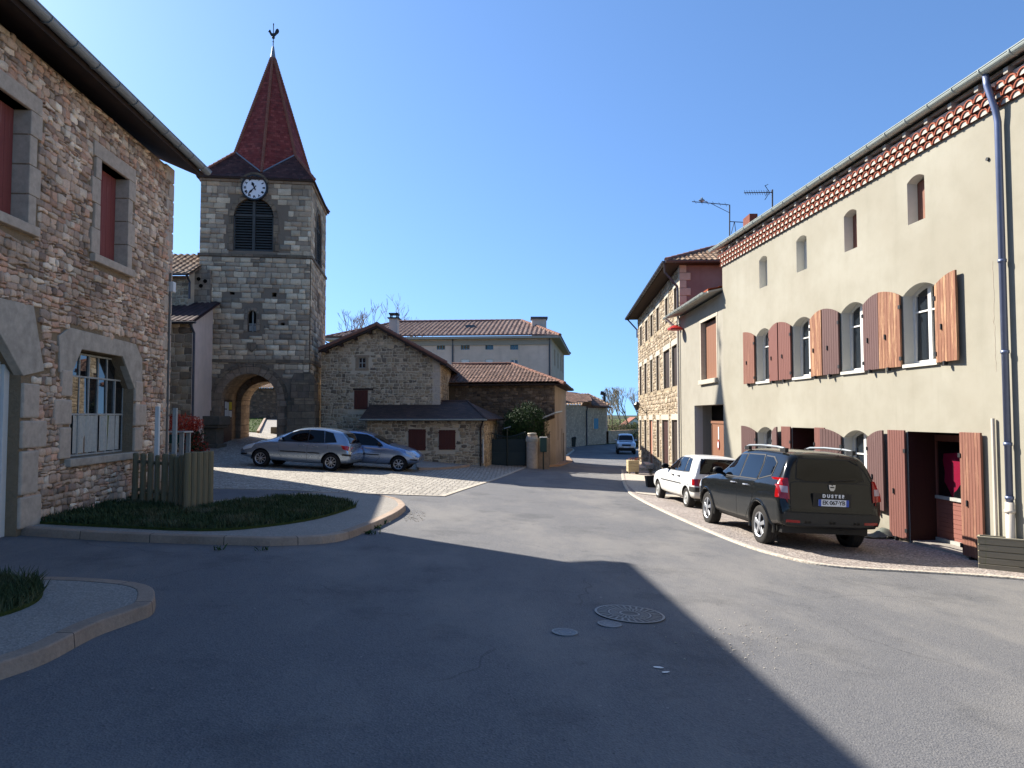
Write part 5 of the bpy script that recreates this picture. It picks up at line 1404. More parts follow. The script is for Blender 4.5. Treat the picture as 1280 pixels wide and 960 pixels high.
mb = MB(); ridge_tiles(mb,k0,k1,.15,.5); ridge_tiles(mb,E[1],k1,.15,.5); ridge_tiles(mb,E[2],k1,.15,.5); ridge_tiles(mb,E[0],k0,.15,.5); mb.build('hip_tiles', M['tile_ridge'], rf)
mb = MB(); mb.prism([p-V((0,0,.22)) for p in E], V((0,0,.2))); mb.build('eaves', M['soffit'], Ln)
mb = MB(); lfr_ = lfr; mb.fbox(lfr,0,LW,0,.12,lz-.75,lz-.35); mb.build('cornice', M['soffit'], Ln)
chimney(rf, 665, 683, 397, 416, 66.5, 'grey_render', False, 1.2)
mb = MB(); c = at(683,397.5,66.4); c0 = at(665,397.5,66.4); mb.box(c0.x-.12,c.x+.12,66.3,67.8,c.z-.06,c.z+.12); mb.build('chimney_cap', M['zinc_dark'], rf)
mb = MB(); q = at(588,409.5,67); mb.box(q.x-.45,q.x+.45,66.6,67.4,q.z-.2,q.z+.2); mb.build('skylight', M['glass'], rf)
mb = MB(); 
for s in (lfr.px(566,440)[0],): mb.tube([lfr.p(s,.08,-2), lfr.p(s,.08,lz-.2)], .07, 8)
mb.build('downpipe', M['zinc_dark'], Ln)
mb = MB(); s = lfr.px(687,440)[0]; mb.tube([lfr.p(s,.08,-2), lfr.p(s,.08,lz-.2)], .07, 8); mb.build('downpipe', M['zinc_dark'], Ln)
mb = MB(); q = at(404,432,63.2); mb.tube([q+V((.4,0,-2.4)), q+V((.4,0,.2)), q+V((-.3,-.1,.65))], .07, 8); mb.build('downpipe', M['black_metal'], Ln)
# ---- far house at the end of the street
Fh = thing('far_house', 'low pale stone house with blue shutters and brown tiled roof where the street bends', 'house', (8.6,84,g(8.6,84)))
fa, fb2, fc_, fd = V((5.2,76.0)), V((8.75,84.0)), V((11.7,88.5)), V((7.5,96))
f1 = fr2(fa,fb2,(20,70)); f2 = fr2(fb2,fc_,(20,70)); L1 = (fb2-fa).length; L2 = (fc_-fb2).length
z1 = f1.px(733,508)[1]; z1a = z1; zw = f2.px(742,510)[1]
bw_ = box_px(f2,742,747.5,523,536)
mb = MB(); wall_face(mb, f1, rect(0,L1,-3,z1)); mb.build('side_wall', M['rub_far'], Fh)
mb = MB(); wall_face(mb, f2, rect(0,L2,-3,zw), [rect(*bw_)], .15); mb.build('wall', M['rub_far'], Fh)
mb = MB(); wall_face(mb, fr2(fc_,fd,(30,90)), rect(0,8,-3,zw)); mb.build('wall', M['far_render'], Fh)
planks(Fh, f2, bw_[0], bw_[1], bw_[2], lambda s: bw_[3], .01, 'blue_shutter', 4)
rl = at(706,491,86); rr = at(737,493.5,90); rl = V((rl.x-3,86,rl.z)); rr = V((rr.x,90.5,rr.z))
mb = MB(); q0 = V((fa.x+.2-1.5,fa.y-3.8,z1+.0)); q1 = V((fb2.x+.6,fb2.y-.4,z1)); q2 = V((fc_.x+.7,fc_.y-.4,zw))
roof_face(mb,[q0,q1,rr,rl],w=.4,row=.6,amp=.07); roof_face(mb,[q1,q2,rr],w=.4,row=.6,amp=.07); roof_face(mb,[q2,V((9,97,zw)),rr],w=.4,row=.6,amp=.07)
mb.build('roof', M['tile_brown'], Fh)
mb = MB(); mb.tube([q1+V((-.5,-.1,-.1)), f1.p(L1-.1,.1,z1-.6), f1.p(L1-.1,.1,-2)], .08, 6); mb.build('downpipe', M['zinc_dark'], Fh)
Fk = thing('rear_house', 'tan roofed house with a black flue rising behind the far stone house', 'house', (14,100,-1.9))
ka, kb_ = at(735,505,100), at(765,506,100); zt_ = at(720,494,104).z; mb = MB(); mb.box(ka.x-4, kb_.x-.6, 100.3, 108, -2.2, kb_.z); mb.build('wall', M['far_render'], Fk)
kt = at(727,492,104); mb = MB(); roof_face(mb, [(ka.x-4,99.8,kb_.z),(kb_.x,99.8,kb_.z),(kt.x+1.0,104,kt.z),(ka.x-4,104,kt.z)], w=.4,row=.6,amp=.07); roof_face(mb, [(kb_.x,99.8,kb_.z),(kb_.x,108.5,kb_.z),(kt.x+1.0,104,kt.z)], w=.4,row=.6,amp=.07)
mb.build('roof', M['tile_old'], Fk)
a_ = at(755.5,502,101); b_ = at(755.5,491,101); mb = MB(); mb.tube([a_-V((0,0,.6)),b_], .2, 10); mb.tube([b_+V((-.1,0,-.1)), b_+V((-.55,0,.0))], .28, 10); mb.build('flue', M['black_metal'], Fk)
# low wall, hedge and white gabled house far down the street
def put(name,label,cat,mbd,mat,base,group=None,smooth=False):
    o = mbd.build(name, M[mat], None, V(base), smooth); return tag(o,label,cat,group)
mb = MB(); a, b = V((12.1,89.5)), V((17.5,98)); f_ = fr2(a,b,(20,70)); wall_face(mb, f_, rect(0,10,-3,f_.px(762,539)[1]), d=0); wall_face(mb, f_, rect(0,10,-3,f_.px(762,539)[1]), d=-.4)
mb.fbox(f_,0,10,-.4,0,f_.px(762,539)[1]-.01,f_.px(762,539)[1]+.06)
put('garden_wall','low grey garden wall running on from the far stone house','wall',mb,'rub_far',(12.1,89.5,-1.85))
Wh = thing('white_house', 'small white gabled house far off beyond the hedge', 'house', (28,168,-2))
c0, c1 = at(780,541,168), at(797,541,168); pk_ = at(795,522.5,168); ev = at(782,533,168).z
fr = F(c0.x,168,1,0); fr.n = V((0,-1,0)); mb = MB(); wall_face(mb, fr, [(0,-3),(5,-3),(5,ev),(2.7,pk_.z),(0,ev)], [rect(2.2,3.0,-.9,.2)]); wall_face(mb, fr2((c0.x,168),(c0.x,176),(0,170)), rect(0,8,-3,ev)); mb.build('wall', M['white_paint'], Wh)
mb = MB(); 
mb.prism([fr.p(-.3,.3,ev-.2),fr.p(2.7,.3,pk_.z+.05),fr.p(2.7,-8,pk_.z+.05),fr.p(-.3,-8,ev-.2)], (0,0,.15)); mb.prism([fr.p(2.7,.3,pk_.z+.05),fr.p(5.3,.3,ev-.2),fr.p(5.3,-8,ev-.2),fr.p(2.7,-8,pk_.z+.05)], (0,0,.15)); mb.build('roof', M['tile_verge'], Wh)
# ---- gate, pillars, letter box, bins
gy = 34.6
gp = thing('metal_gate', 'dark green double-leaf metal gate between the annex and the stone pillar', 'gate', (at(634,578,gy).x, gy, g(0,gy)))
xa, xm, xb = at(609,560,gy).x, at(634,560,gy).x, at(657,560,gy).x
for (x0_, x1_, sg_) in ((xa, xm-.02, 1),(xm+.02, xb, -1)):
    mb = MB(); zb0 = g(0,gy)+.04; N = 9; hi, lo = at(612,539,gy).z, at(634,546,gy).z
    tf = lambda x: (lo + (hi-lo)*abs((x-xm)/(xa-xm))**1.6)
    mb.box(x0_,x1_,gy-.02,gy+.02,zb0,zb0+.62)
    for k in range(N+1):
        x = x0_+(x1_-x0_-.03)*k/N; mb.box(x,x+.03,gy-.018,gy+.018,zb0,tf(x))
    pts = [V((x0_+(x1_-x0_)*k/8, gy, tf(x0_+(x1_-x0_)*k/8))) for k in range(9)]; mb.tube(pts, .025, 6)
    mb.box(x0_,x1_,gy-.02,gy+.02,zb0+.8,zb0+.84)
    o = mb.build('gate_leaf', M['green_metal'], gp)
    mb = MB(); mb.box(x0_+.03,x1_-.03,gy+.025,gy+.04,zb0+.1,min(hi,lo)-.12); mb.build('mesh_panel', M['green_metal'], o)
mb = MB(); mb.tube([(xm,gy-.05,g(xm,gy)),(xm,gy-.05,at(634,535,gy).z)], .035, 8); mb.build('post', M['green_metal'], gp)
mb = MB(); a = at(630,536,gy-.1); mb.obox(a, (.33,0,.09),(0,.1,0),(0,0,.03)); mb.build('lamp_arm', M['zinc'], gp)
px0, px1 = at(658.5,560,34).x, at(672,560,34).x; zt = at(665,545,34).z; zg = g(px0,34)
mb = MB(); mb.lathe([(.27,zg-.3),(.27,zt-.05),(.25,zt+.02),(.0,zt+.05)], ((px0+px1)/2,34.2,0), 20)
pl_ = put('gate_pillar','round-edged stone gate pillar beside the green letter box','gate pillar',mb,'dressed',((px0+px1)/2,34.2,zg))
mb = MB(); cx_ = (px0+px1)/2; mb.lathe([(0,zt+.04),(.2,zt+.05),(.23,zt+.09),(.2,zt+.14),(0,zt+.15)], (cx_,34.2,0), 20); mb.lathe([(.26,zt-.3),(.30,zt-.27),(.30,zt-.12),(.26,zt-.05)], (cx_,34.2,0), 20); o = mb.build('cap', M['dressed_pale'], pl_, origin=V((cx_,34.2,zg)))
mb = MB(); a = at(672.5,552,34.3); mb.box(a.x,a.x+.55,34.3,34.6,zg-.2,at(675,548,34.3).z); put('low_wall','short stone wall stub behind the green letter box','wall',mb,'warmstone',(a.x,34.4,zg))
lb = thing('letter_box', 'dark green letter box on a thin post by the gate pillar', 'letter box', (at(679,578,33.7).x,33.7,g(.3,33.7)))
x0_, x1_ = at(675,555,33.7).x, at(683.5,555,33.7).x; z0_, z1_ = at(679,565,33.7).z, at(679,547,33.7).z
mb = MB(); mb.box(x0_,x1_,33.6,33.85,z0_,z1_); mb.build('box', M['mail_green'], lb, bevel=.02)
mb = MB(); mb.box(x0_-.01,x1_+.02,33.57,33.87,z1_,z1_+.03); mb.build('hood', M['white_paint'], lb)
mb = MB(); mb.tube([((x0_+x1_)/2,33.72,g(.3,33.7)-.1),((x0_+x1_)/2,33.72,z0_)], .035, 8); mb.build('post', M['green_metal'], lb)
for i, (u, lab) in enumerate(((709.5,'green wheelie bin nearest the long building, left of a pair'),(716,'darker wheelie bin standing right of the green one'))):
    Yb = 79.5; q = at(u,556,Yb); zb = g(q.x,Yb)
    bn = thing('wheelie_bin', lab, 'bin', (q.x,Yb,zb), 'wheelie bins by the far wall')
    mb = MB(); a, b = .27, .34; mb.mesh([(q.x-a,Yb-a,zb+.05),(q.x+a,Yb-a,zb+.05),(q.x+a,Yb+a,zb+.05),(q.x-a,Yb+a,zb+.05),(q.x-b,Yb-b,zb+1.0),(q.x+b,Yb-b,zb+1.0),(q.x+b,Yb+b,zb+1.0),(q.x-b,Yb+b,zb+1.0)], [(0,1,5,4),(1,2,6,5),(2,3,7,6),(3,0,4,7),(3,2,1,0)]); mb.build('bin_body', M['bin_green' if i == 0 else 'green_metal'], bn)
    mb = MB(); mb.prism([(q.x-.37,Yb-.38,zb+1.0),(q.x+.37,Yb-.38,zb+1.0),(q.x+.37,Yb+.37,zb+1.1),(q.x-.37,Yb+.37,zb+1.1)], (0,0,.05)); mb.build('lid', M['bin_green' if i == 0 else 'black_plastic'], bn)

# ============================================================ RIGHT-HAND SIDE
# ---- cream house
Cm = thing('cream_house', 'long cream rendered house with scalloped tile cornice and brown shutters', 'house', (6.76,22.7,g(6.76,22.7)))
CLEN = 19.0
gy_e = crm.px(1225,96)[1]
zE2 = crm.px(1225,92,.22)[1]-.15         # wall top (under the eave)
def bx2(u0,u1,vt,vb, u=None): return box_px(crm,u0,u1,vt,vb)
def opx(u0,u1,ut,vt,ub,vb):
    s0,s1 = crm.px(u0,400)[0], crm.px(u1,400)[0]; return min(s0,s1),max(s0,s1),crm.px(ub,vb)[1],crm.px(ut,vt)[1]
W1 = [opx(945.4,963,954,410.7,954,477), opx(991,1015,1003,396.5,1003,471.5), opx(1051.7,1082,1067,378,1067,464.5), opx(1129.5,1173,1151,352,1151,454.5)]
zt_ = sum(w[3] for w in W1)/4; zb_ = sum(w[2] for w in W1)/4; W1 = [(w[0],w[1],zb_,zt_) for w in W1]
AT = [opx(950,960,955,319,955,356.5), opx(997,1010,1003,293.6,1003,338), opx(1057.5,1073.6,1065,261.5,1065,312), opx(1138,1160,1149,217.5,1149,278)]
zt2 = sum(w[3] for w in AT)/4; zb2 = sum(w[2] for w in AT)/4; AT = [(w[0],w[1],zb2,zt2) for w in AT]
G1 = opx(945,965,955,534,1067,634); G2 = opx(1052,1084,1067,537.6,1067,634)
zg = crm.px(1095,634)[1]; G1 = (G1[0],G1[1],zg,G2[3]); G2 = (G2[0],G2[1],zg,G2[3])
D1 = opx(988,1018.4,1003,541,1003,640); D2 = opx(1131,1199,1165,540.3,1165,690)
zfl = crm.px(1130,672)[1]
D1 = (D1[0],D1[1],-1.4,D2[3]); D2 = (D2[0],D2[1],-1.4,D2[3])
mb = MB()
holes = [arch(*w,.16) for w in W1] + [arch(*w,.08) for w in AT] + [arch(*G1,.16), arch(*G2,.16), rect(*D1), rect(*D2)]
# shallow painted reveals
wall_face(mb, crm, rect(0,CLEN,-2,zE2), holes[:0], .3) if False else None
flat = MB(); wall_face(flat, crm, rect(0,CLEN,-2,zE2), holes, .27, 0, 0, 1)
c_end = crm.p(CLEN,0,0); c_beg = crm.p(0,0,0)
for fr_, L in ((F(c_beg.x,c_beg.y,-crm.n.x,-crm.n.y),8),(F(c_end.x,c_end.y,-crm.n.x,-crm.n.y),8)):
    fr_.n = -crm.t if fr_.o == c_beg else crm.t
    wall_face(flat, fr_, [(0,-2),(L,-2),(L,zE2),(L/2,zE2+1.4),(0,zE2)])
flat.build('wall', [M['cream'], M['reveal']], Cm)
mb = MB(); mb.obox(crm.p(.3,-1.2,-2), crm.t*(CLEN-.6), -crm.n*6, V((0,0,zE2+1.6))); mb.build('interior', M['dark_in'], Cm)
mb = MB(); mb.obox(crm.p(.3,-7.9,-2), crm.t*(CLEN-.6), -crm.n*.1, V((0,0,zE2+1.9))); mb.build('back_wall', M['cream'], Cm)
def arch_window(par, fr, w, rise, d=-.22, fw=.06, blind=False, label=None):
    s0,s1,z0,z1 = w; h = (s1-s0)/2; c = (s0+s1)/2; N = 8
    top = lambda s, k=0: z1-rise-k + rise*(1-((s-c)/h)**2)*1.0 if True else z1
    tz = lambda s: z1-rise*((s-c)/h)**2
    mb = MB(); xs = [s0+(s1-s0)*i/N for i in range(N+1)]
    for i in range(N): mb.fprism(fr, [(xs[i],tz(xs[i])-fw),(xs[i+1],tz(xs[i+1])-fw),(xs[i+1],tz(xs[i+1])),(xs[i],tz(xs[i]))], d-.03, d+.03)
    mb.fbox(fr,s0,s0+fw,d-.03,d+.03,z0,tz(s0)-fw*.5); mb.fbox(fr,s1-fw,s1,d-.03,d+.03,z0,tz(s1)-fw*.5)
    mb.fbox(fr,c-fw*.75,c+fw*.75,d-.03,d+.036,z0,tz(c)-fw); mb.fbox(fr,s0+fw,s1-fw,d-.03,d+.031,z0,z0+fw*1.3)
    zm = z0+(z1-z0)*.66; mb.fbox(fr,s0+fw,s1-fw,d-.025,d+.026,zm,zm+.03)
    o = mb.build('window', M['white_paint'], par)
    if label: o['label'] = label
    mb = MB()
    mb.face([fr.p(s0+fw,d,z0+fw)]+[fr.p(s1-fw,d,z0+fw)]+[fr.p(xs[i],d,tz(xs[i])-fw) for i in range(N-0,-1,-1) if s0+fw<=xs[i]<=s1-fw]); mb.build('pane', M['glass'], o)
    mb = MB(); mb.face([fr.p(s0+.06,d-.06,z0+.06),fr.p(s1-.06,d-.06,z0+.06),fr.p(s1-.06,d-.06,z1-.1),fr.p(s0+.06,d-.06,z1-.1)]); mb.build('net_curtain', M['curtain'], o)
    mb = MB(); mb.fbox(fr,s0+.002,s1-.002,d-.05,.05,z0-.05,z0+.012); mb.build('sill', M['reveal'], par)
M['glass'].node_tree
for w in W1+[G1,G2]: arch_window(Cm, crm, w, .16)
for i, w in enumerate(AT):
    mb = MB(); mb.fbox(crm,w[0]+.003,w[1]-.003,-.25,-.2,w[2]+.003,w[3]-.06); o = mb.build('window_shutter', M['sh_c' if i > 1 else 'reveal'], Cm)
# shutters lying open against the wall
def shutter_px(u0,u1,hinge,w,mat,rise=.16,zb=None,arched=True,d=.03,tilt=0.0):
    s0,s1 = sorted((crm.px(u0,400)[0], crm.px(u1,400)[0]))
    z0,z1 = (w[2] if zb is None else zb)-.02, w[3]+.02
    hs = s0 if hinge < 0 else s1   # hinge side in s
    wd_ = s1-s0
    def tp_(s): 
        k = abs(s-hs)/wd_; return z1-(rise*(1-k)**2 if arched else 0)
    fr = F(*(crm.p(hs,d,0).xy), crm.t.x, crm.t.y); fr.n = crm.n
    if tilt:
        a = math.radians(tilt)*(-1 if hinge < 0 else 1); R = Matrix.Rotation(a*(1), 3, 'Z'); fr.t = R @ crm.t; fr.n = R @ crm.n
    f2_ = F(0,0,1,0); f2_.o = fr.o - fr.t*hs; f2_.t = fr.t; f2_.n = fr.n
    o = planks(Cm, f2_, s0, s1, z0, tp_, 0, mat, 7, th=.035, gap=.005)
    for z in (z0+.12, z1-.42): mb = MB(); mb.fbox(f2_, hs-.03, hs+.03, .02, .05, z, z+.07); mb.build('hinge', M['iron'], o)
    mb = MB(); mb.fbox(f2_, (s0+s1)/2-.05, (s0+s1)/2-.01, .0, .07, z0-.06, z0+.01); mb.build('wall_catch', M['iron'], o); mb = MB()
    mb.fbox(f2_, s0+wd_*.3, s0+wd_*.3+.025, .035, .06, (z0+z1)/2-.2, (z0+z1)/2-.1)
    mb.build('latch', M['iron'], o); return o
far, near = 1, -1    # hinge at the larger / smaller s side of the leaf
for (u0,u1,hg,wi_,mt,tl) in ((932.7,944.5,1,0,'sh_c',4),(963,976,-1,0,'sh_a',4),(976.6,990.2,1,1,'sh_a',3),(1015,1031,-1,1,'sh_b',3),(1032.7,1050.8,1,2,'sh_shade',4),(1082,1103.2,-1,2,'sh_shade',3),(1104,1128.6,1,3,'sh_b',4),(1173,1203,-1,3,'sh_b',4)):
    shutter_px(u0,u1,hg,W1[wi_],mt,tilt=tl)
for (u0,u1,hg,w_,mt,tl) in ((933,944.5,1,G1,'sh_shade',14),(965,977,-1,G1,'sh_shade',12),(1032.5,1051,1,G2,'sh_shade',14),(1084,1106,-1,G2,'sh_shade',4)):
    shutter_px(u0,u1,hg,w_,mt,tilt=tl)
for (u0,u1,hg,w_,mt) in ((977.5,988,1,D1,'sh_a'),(1018.4,1031.5,-1,D1,'sh_a'),(1110.6,1130.6,1,D2,'sh_a'),(1199.4,1227,-1,D2,'sh_c')):
    o = shutter_px(u0,u1,hg,w_,mt,arched=False,zb=zfl+.02 if u0 > 1100 else zfl+.1,tilt=2); o['label'] = 'tall brown wooden door shutter standing open'
# doors set deep in the wall
for w, dd in ((D1,-.6),(D2,-.75)):
    mb = MB(); s0,s1,z0,z1 = w
    zf = zfl-.02 if w is D2 else zfl+.08
    for s in (s0+.004,s1-.004): mb.face([crm.p(s,-.004,z0),crm.p(s,dd-.1,z0),crm.p(s,dd-.1,z1-.004),crm.p(s,-.004,z1-.004)])
    mb.face([crm.p(s0,-.004,z1-.004),crm.p(s1,-.004,z1-.004),crm.p(s1,dd-.1,z1),crm.p(s0,dd-.1,z1)])
    mb.build('door_recess', M['door_dark'], Cm)
    mb = MB(); mb.fbox(crm,s0+.002,s1-.002,dd-.1,-.02,z0,zf); mb.build('threshold', M['concrete'], Cm)
    mb = MB(); mb.face([crm.p(s0,dd-.08,zf),crm.p(s1,dd-.08,zf),crm.p(s1,dd-.08,z1),crm.p(s0,dd-.08,z1)]); mb.build('dark_hall', M['dark_in'], Cm)
s0,s1,z0,z1 = D2; zf = zfl-.02; dd = -.55
ds0 = crm.px(1168,600,dd)[0]; ds1 = crm.px(1215,600,dd)[0]; ds0, ds1 = min(ds0,ds1), min(max(ds0,ds1), s1-.01)
mb = MB(); pw = .09; zm = zf+.78
mb.fbox(crm,ds0,ds0+pw,dd-.025,dd+.025,zf+.05,z1-.06); mb.fbox(crm,ds1-pw,ds1,dd-.025,dd+.025,zf+.05,z1-.06); mb.fbox(crm,ds0+pw,ds1-pw,dd-.025,dd+.025,z1-.18,z1-.06)
k = zf+.12
while k < zm-.05: mb.fbox(crm,ds0+pw,ds1-pw,dd-.02,dd+.012,k,k+.075); k += .083
mb.fbox(crm,ds0+pw,ds1-pw,dd-.02,dd+.005,zf+.05,zm)
dr = mb.build('door', M['door_wood'], Cm)
mb = MB(); mb.fbox(crm,ds0+pw*.6,ds1-pw*.6,dd-.02,dd+.05,zm,zm+.06); mb.fbox(crm,ds0,ds1,dd-.03,dd+.06,zf,zf+.06); mb.build('door_rail', M['grey_paint'], dr)
mb = MB(); mb.face([crm.p(ds0+pw,dd+.004,zm+.06),crm.p(ds1-pw,dd+.004,zm+.06),crm.p(ds1-pw,dd+.004,z1-.18),crm.p(ds0+pw,dd+.004,z1-.18)]); mb.build('pane', m_glass('door_glass','#1a1c20',.05,.55), dr)
mb = MB(); c = (ds0+ds1)/2; 
cu = [crm.px(u,v,dd) for u,v in [(1179,567),(1200,566),(1209,566),(1209,602),(1199,607),(1196,612),(1192,616),(1190.5,624),(1188,617),(1184,609),(1180,602),(1180.5,590),(1178,575)]]
mb.fprism(crm, cu, dd-.015, dd-.008); mb.build('curtain', M['pink'], dr)
mb = MB(); mb.fbox(crm,ds0+.03,ds0+.06,dd+.025,dd+.07,zf+.95,zf+1.1); mb.build('handle', M['alloy'], dr)
mb = MB(); mb.fbox(crm,ds0-.12,ds0-.03,dd-.06,dd+.06,zf,z1-.01); mb.build('door_frame', M['door_wood'], Cm)
mb = MB(); mb.fbox(crm,D1[0]+.3,D1[1]-.1,-.5,-.46,zfl+.1,D1[3]-.1); d1_ = mb.build('door', M['door_dark'], Cm)
mb = MB(); mb.fbox(crm,D1[0]+.5,D1[0]+.62,-.4,-.36,D1[3]-.55,D1[3]-.2); mb.build('curtain', M['pink'], d1_)
# eave: gutter, soffit, rafter ends, scalloped tile cornice
OH2 = .15
A0, A1 = crm.p(-.25,OH2,zE2+.12), crm.p(CLEN+.3,OH2,zE2+.12); B0, B1 = crm.p(-.25,-4,zE2+1.75), crm.p(CLEN+.3,-4,zE2+1.75); C0_, C1_ = crm.p(-.25,-8.3,zE2+.2), crm.p(CLEN+.3,-8.3,zE2+.2)
mb = MB(); mb.prism([A0,A1,B1,B0],(0,0,.05)); mb.prism([B0,B1,C1_,C0_],(0,0,.05)); mb.fbox(crm,-.2,CLEN+.2,.0,OH2-.06,zE2+.03,zE2+.08); mb.build('soffit', M['soffit'], Cm)
mb = MB(); u = V((0,0,.09)); roof_face(mb,[A0+u,A1+u,B1+u,B0+u], samples=4); roof_face(mb,[B0+u,B1+u,C1_+u,C0_+u], samples=4); rf = mb.build('roof', M['tile_red'], Cm)
mb = MB(); gutter(mb, crm.p(-.35,OH2+.09,zE2+.16), crm.p(CLEN+.4,OH2+.09,zE2+.16), .085); mb.build('gutter', M['gutter_pale'], Cm)
s = .35
while s < CLEN:
    mb = MB(); mb.fbox(crm,s,s+.09,.0,OH2+.01,zE2-.06,zE2+.029); mb.build('rafter_end', M['soffit'], Cm); s += .62
# genoise: three rows of half-round tiles, each row projecting further
mb = MB(); mo_ = MB(); tw_ = .225; zg0 = crm.px(1253.6,135)[1]
hrow = .12
for r in range(3):
    z = zg0+.03+hrow*r; out = .02+.035*r; s = (tw_/2 if r%2 else 0)-.02
    while s < CLEN-.1:
        n_ = 6; R = tw_*.5; vs = []
        for d_ in (-.02, out+.05):
            for (rr) in (R, R-.022):
                for k in range(n_+1):
                    t_ = math.pi*k/n_; vs.append(crm.p(s+tw_/2+rr*math.cos(t_), d_, z+rr*math.sin(t_)*.92))
        m_ = n_+1; fs = []
        for k in range(n_):
            fs += [(k,k+1,2*m_+k+1,2*m_+k),(m_+k,m_+k+1,3*m_+k+1,3*m_+k),(2*m_+k,2*m_+k+1,3*m_+k+1,3*m_+k)]
        mb.mesh(vs, fs)
        mo_.mesh([crm.p(s+tw_/2+(R-.024)*math.cos(math.pi*k/n_), out+.03, z+(R-.024)*math.sin(math.pi*k/n_)*.92) for k in range(n_+1)], [tuple(range(n_+1))])
        s += tw_
    mo_.fbox(crm,0,CLEN,-.01,out-.01,z+hrow*.35,z+hrow*1.35)
mb.build('tile_cornice', M['terracotta'], Cm, smooth=False); mo_.build('cornice_mortar', M['mortar_white'], Cm)
# rain pipes, conduit
s_dp = crm.px(1262,400)[0]
mb = MB(); zgt = zE2+.1; zlow = crm.px(1266,628)[1]
mb.tube([crm.p(s_dp-.06,OH2+.07,zgt-.02),crm.p(s_dp-.05,OH2+.06,zgt-.2),crm.p(s_dp,.12,zgt-.62),crm.p(s_dp,.09,zgt-.8),crm.p(s_dp,.09,zlow)], .05, 10)
for z in (zlow+.05, 1.2, 2.6, 4.0): mb.tube([crm.p(s_dp,.09,z),crm.p(s_dp,.09,z+.05)], .06, 10)
dp = mb.build('downpipe', M['blue_zinc'], Cm, smooth=True)
mb = MB(); mb.tube([crm.p(s_dp,.09,zlow+.01),crm.p(s_dp,.09,-1.0)], .062, 12); mb.tube([crm.p(s_dp,.09,zlow-.15),crm.p(s_dp,.09,zlow-.1)], .075, 12); mb.build('downpipe_foot', M['pvc'], Cm, smooth=True)
mb = MB(); s = crm.px(1247,600)[0]; mb.tube([crm.p(s,.05,crm.px(1247,523)[1]),crm.p(s,.05,-1.1)], .028, 8); mb.build('conduit', M['pvc'], Cm)
mb = MB(); s, z = crm.px(1235.5,199); mb.tube([crm.p(s,-.01,z),crm.p(s,.03,z)], .03, 8); mb.build('wall_anchor', M['iron'], Cm)
chm = MB(); a = at(937,272,21); b = at(947,267,21); chm.box(a.x,b.x,21,21.6,a.z-1,b.z); chm.build('chimney', M['chim_brick'], rf)
# ---- small rendered link house
Sm = thing('link_house', 'narrow beige rendered house with one orange shutter and a recessed wooden door', 'house', (6.76,27,g(6.76,27)))
sm = F(6.76,22.7,0,1); sm.n = V((-1,0,0)); SL2 = 6.2
w_ = (sm.px(896,440)[0], sm.px(876.5,440)[0], sm.px(886,474)[1], sm.px(886,399.5)[1]); d_ = (sm.px(905,550)[0]+.02, sm.px(868.5,550)[0], -1.5, sm.px(887,506)[1])
zs = sm.px(905,352,.5)[1]
mb = MB(); wall_face(mb, sm, rect(0,SL2,-2,zs), [rect(*w_), rect(*d_)], .3, 0, 0, 1); mb.build('wall', [M['cream_small'], M['reveal']], Sm)
mb = MB(); mb.box(7.4,12,22.8,28.8,-2,zs-.2); mb.build('interior', M['dark_in'], Sm)
surround(Sm, sm, w_, .1, .12, .16, 'dressed_pale', .015, .28, .1, False)
planks(Sm, sm, w_[0]+.0, w_[1], w_[2]+.01, lambda s: w_[3]-.01, -.2, 'door_orange', 6)
mb = MB(); mb.box(6.3+.75,7.35,22.72+.0,28.85,-1.5,-1.49) if False else None
sd0, sd1, _, sdz = d_
mb = MB(); mb.face([sm.p(sd0,-.3,-1.5),sm.p(sd0,-.9,-1.5),sm.p(sd0,-.9,sdz),sm.p(sd0,-.3,sdz)]); mb.face([sm.p(sd1,-.3,-1.5),sm.p(sd1,-.9,-1.5),sm.p(sd1,-.9,sdz),sm.p(sd1,-.3,sdz)]); mb.face([sm.p(sd0,-.3,sdz),sm.p(sd1,-.3,sdz),sm.p(sd1,-.9,sdz),sm.p(sd0,-.9,sdz)]); mb.build('door_recess', M['cream_small'], Sm)
mb = MB(); mb.fbox(sm, sd0, sd1, -.95, -.9, -1.5, sdz); mb.build('door_surround', M['door_dark'], Sm)
q0 = sm.px(906,560,-.45)[0]; q1 = sm.px(890.5,560,-.45)[0]; zq = sm.px(898,527,-.45)[1]
mb = MB(); mb.fbox(sm,q0,q1,-.5,-.45,-1.2,zq-.07); mb.fbox(sm,q0-.02,q1+.05,-.52,-.42,zq-.07,zq+.02); mb.fbox(sm,q1-.06,q1,-.45,-.435,-1.1,zq-.12); mb.fbox(sm,q0,q0+.06,-.45,-.435,-1.1,zq-.12)
dr = mb.build('door', M['door_orange'], Sm)
qc, qz = sm.px(898,545,-.43); mb = MB(); mb.fbox(sm,qc-.05,qc+.05,-.45,-.435,qz-.12,qz+.32); sg_ = mb.build('door_sign', M['white_paint'], dr)
mb = MB(); mb.prism([sm.p(qc+.1*math.cos(a*math.pi/8),-.44,sm.px(898,556,-.43)[1]+.16*math.sin(a*math.pi/8)) for a in range(16)], sm.n*.02); mb.build('round_sign', M['red_paint'], dr)
mb = MB(); mb.prism([sm.p(qc+.075*math.cos(a*math.pi/8),-.42,sm.px(898,556,-.43)[1]+.12*math.sin(a*math.pi/8)) for a in range(16)], sm.n*.004); mb.build('sign_centre', M['plate_white'], dr)
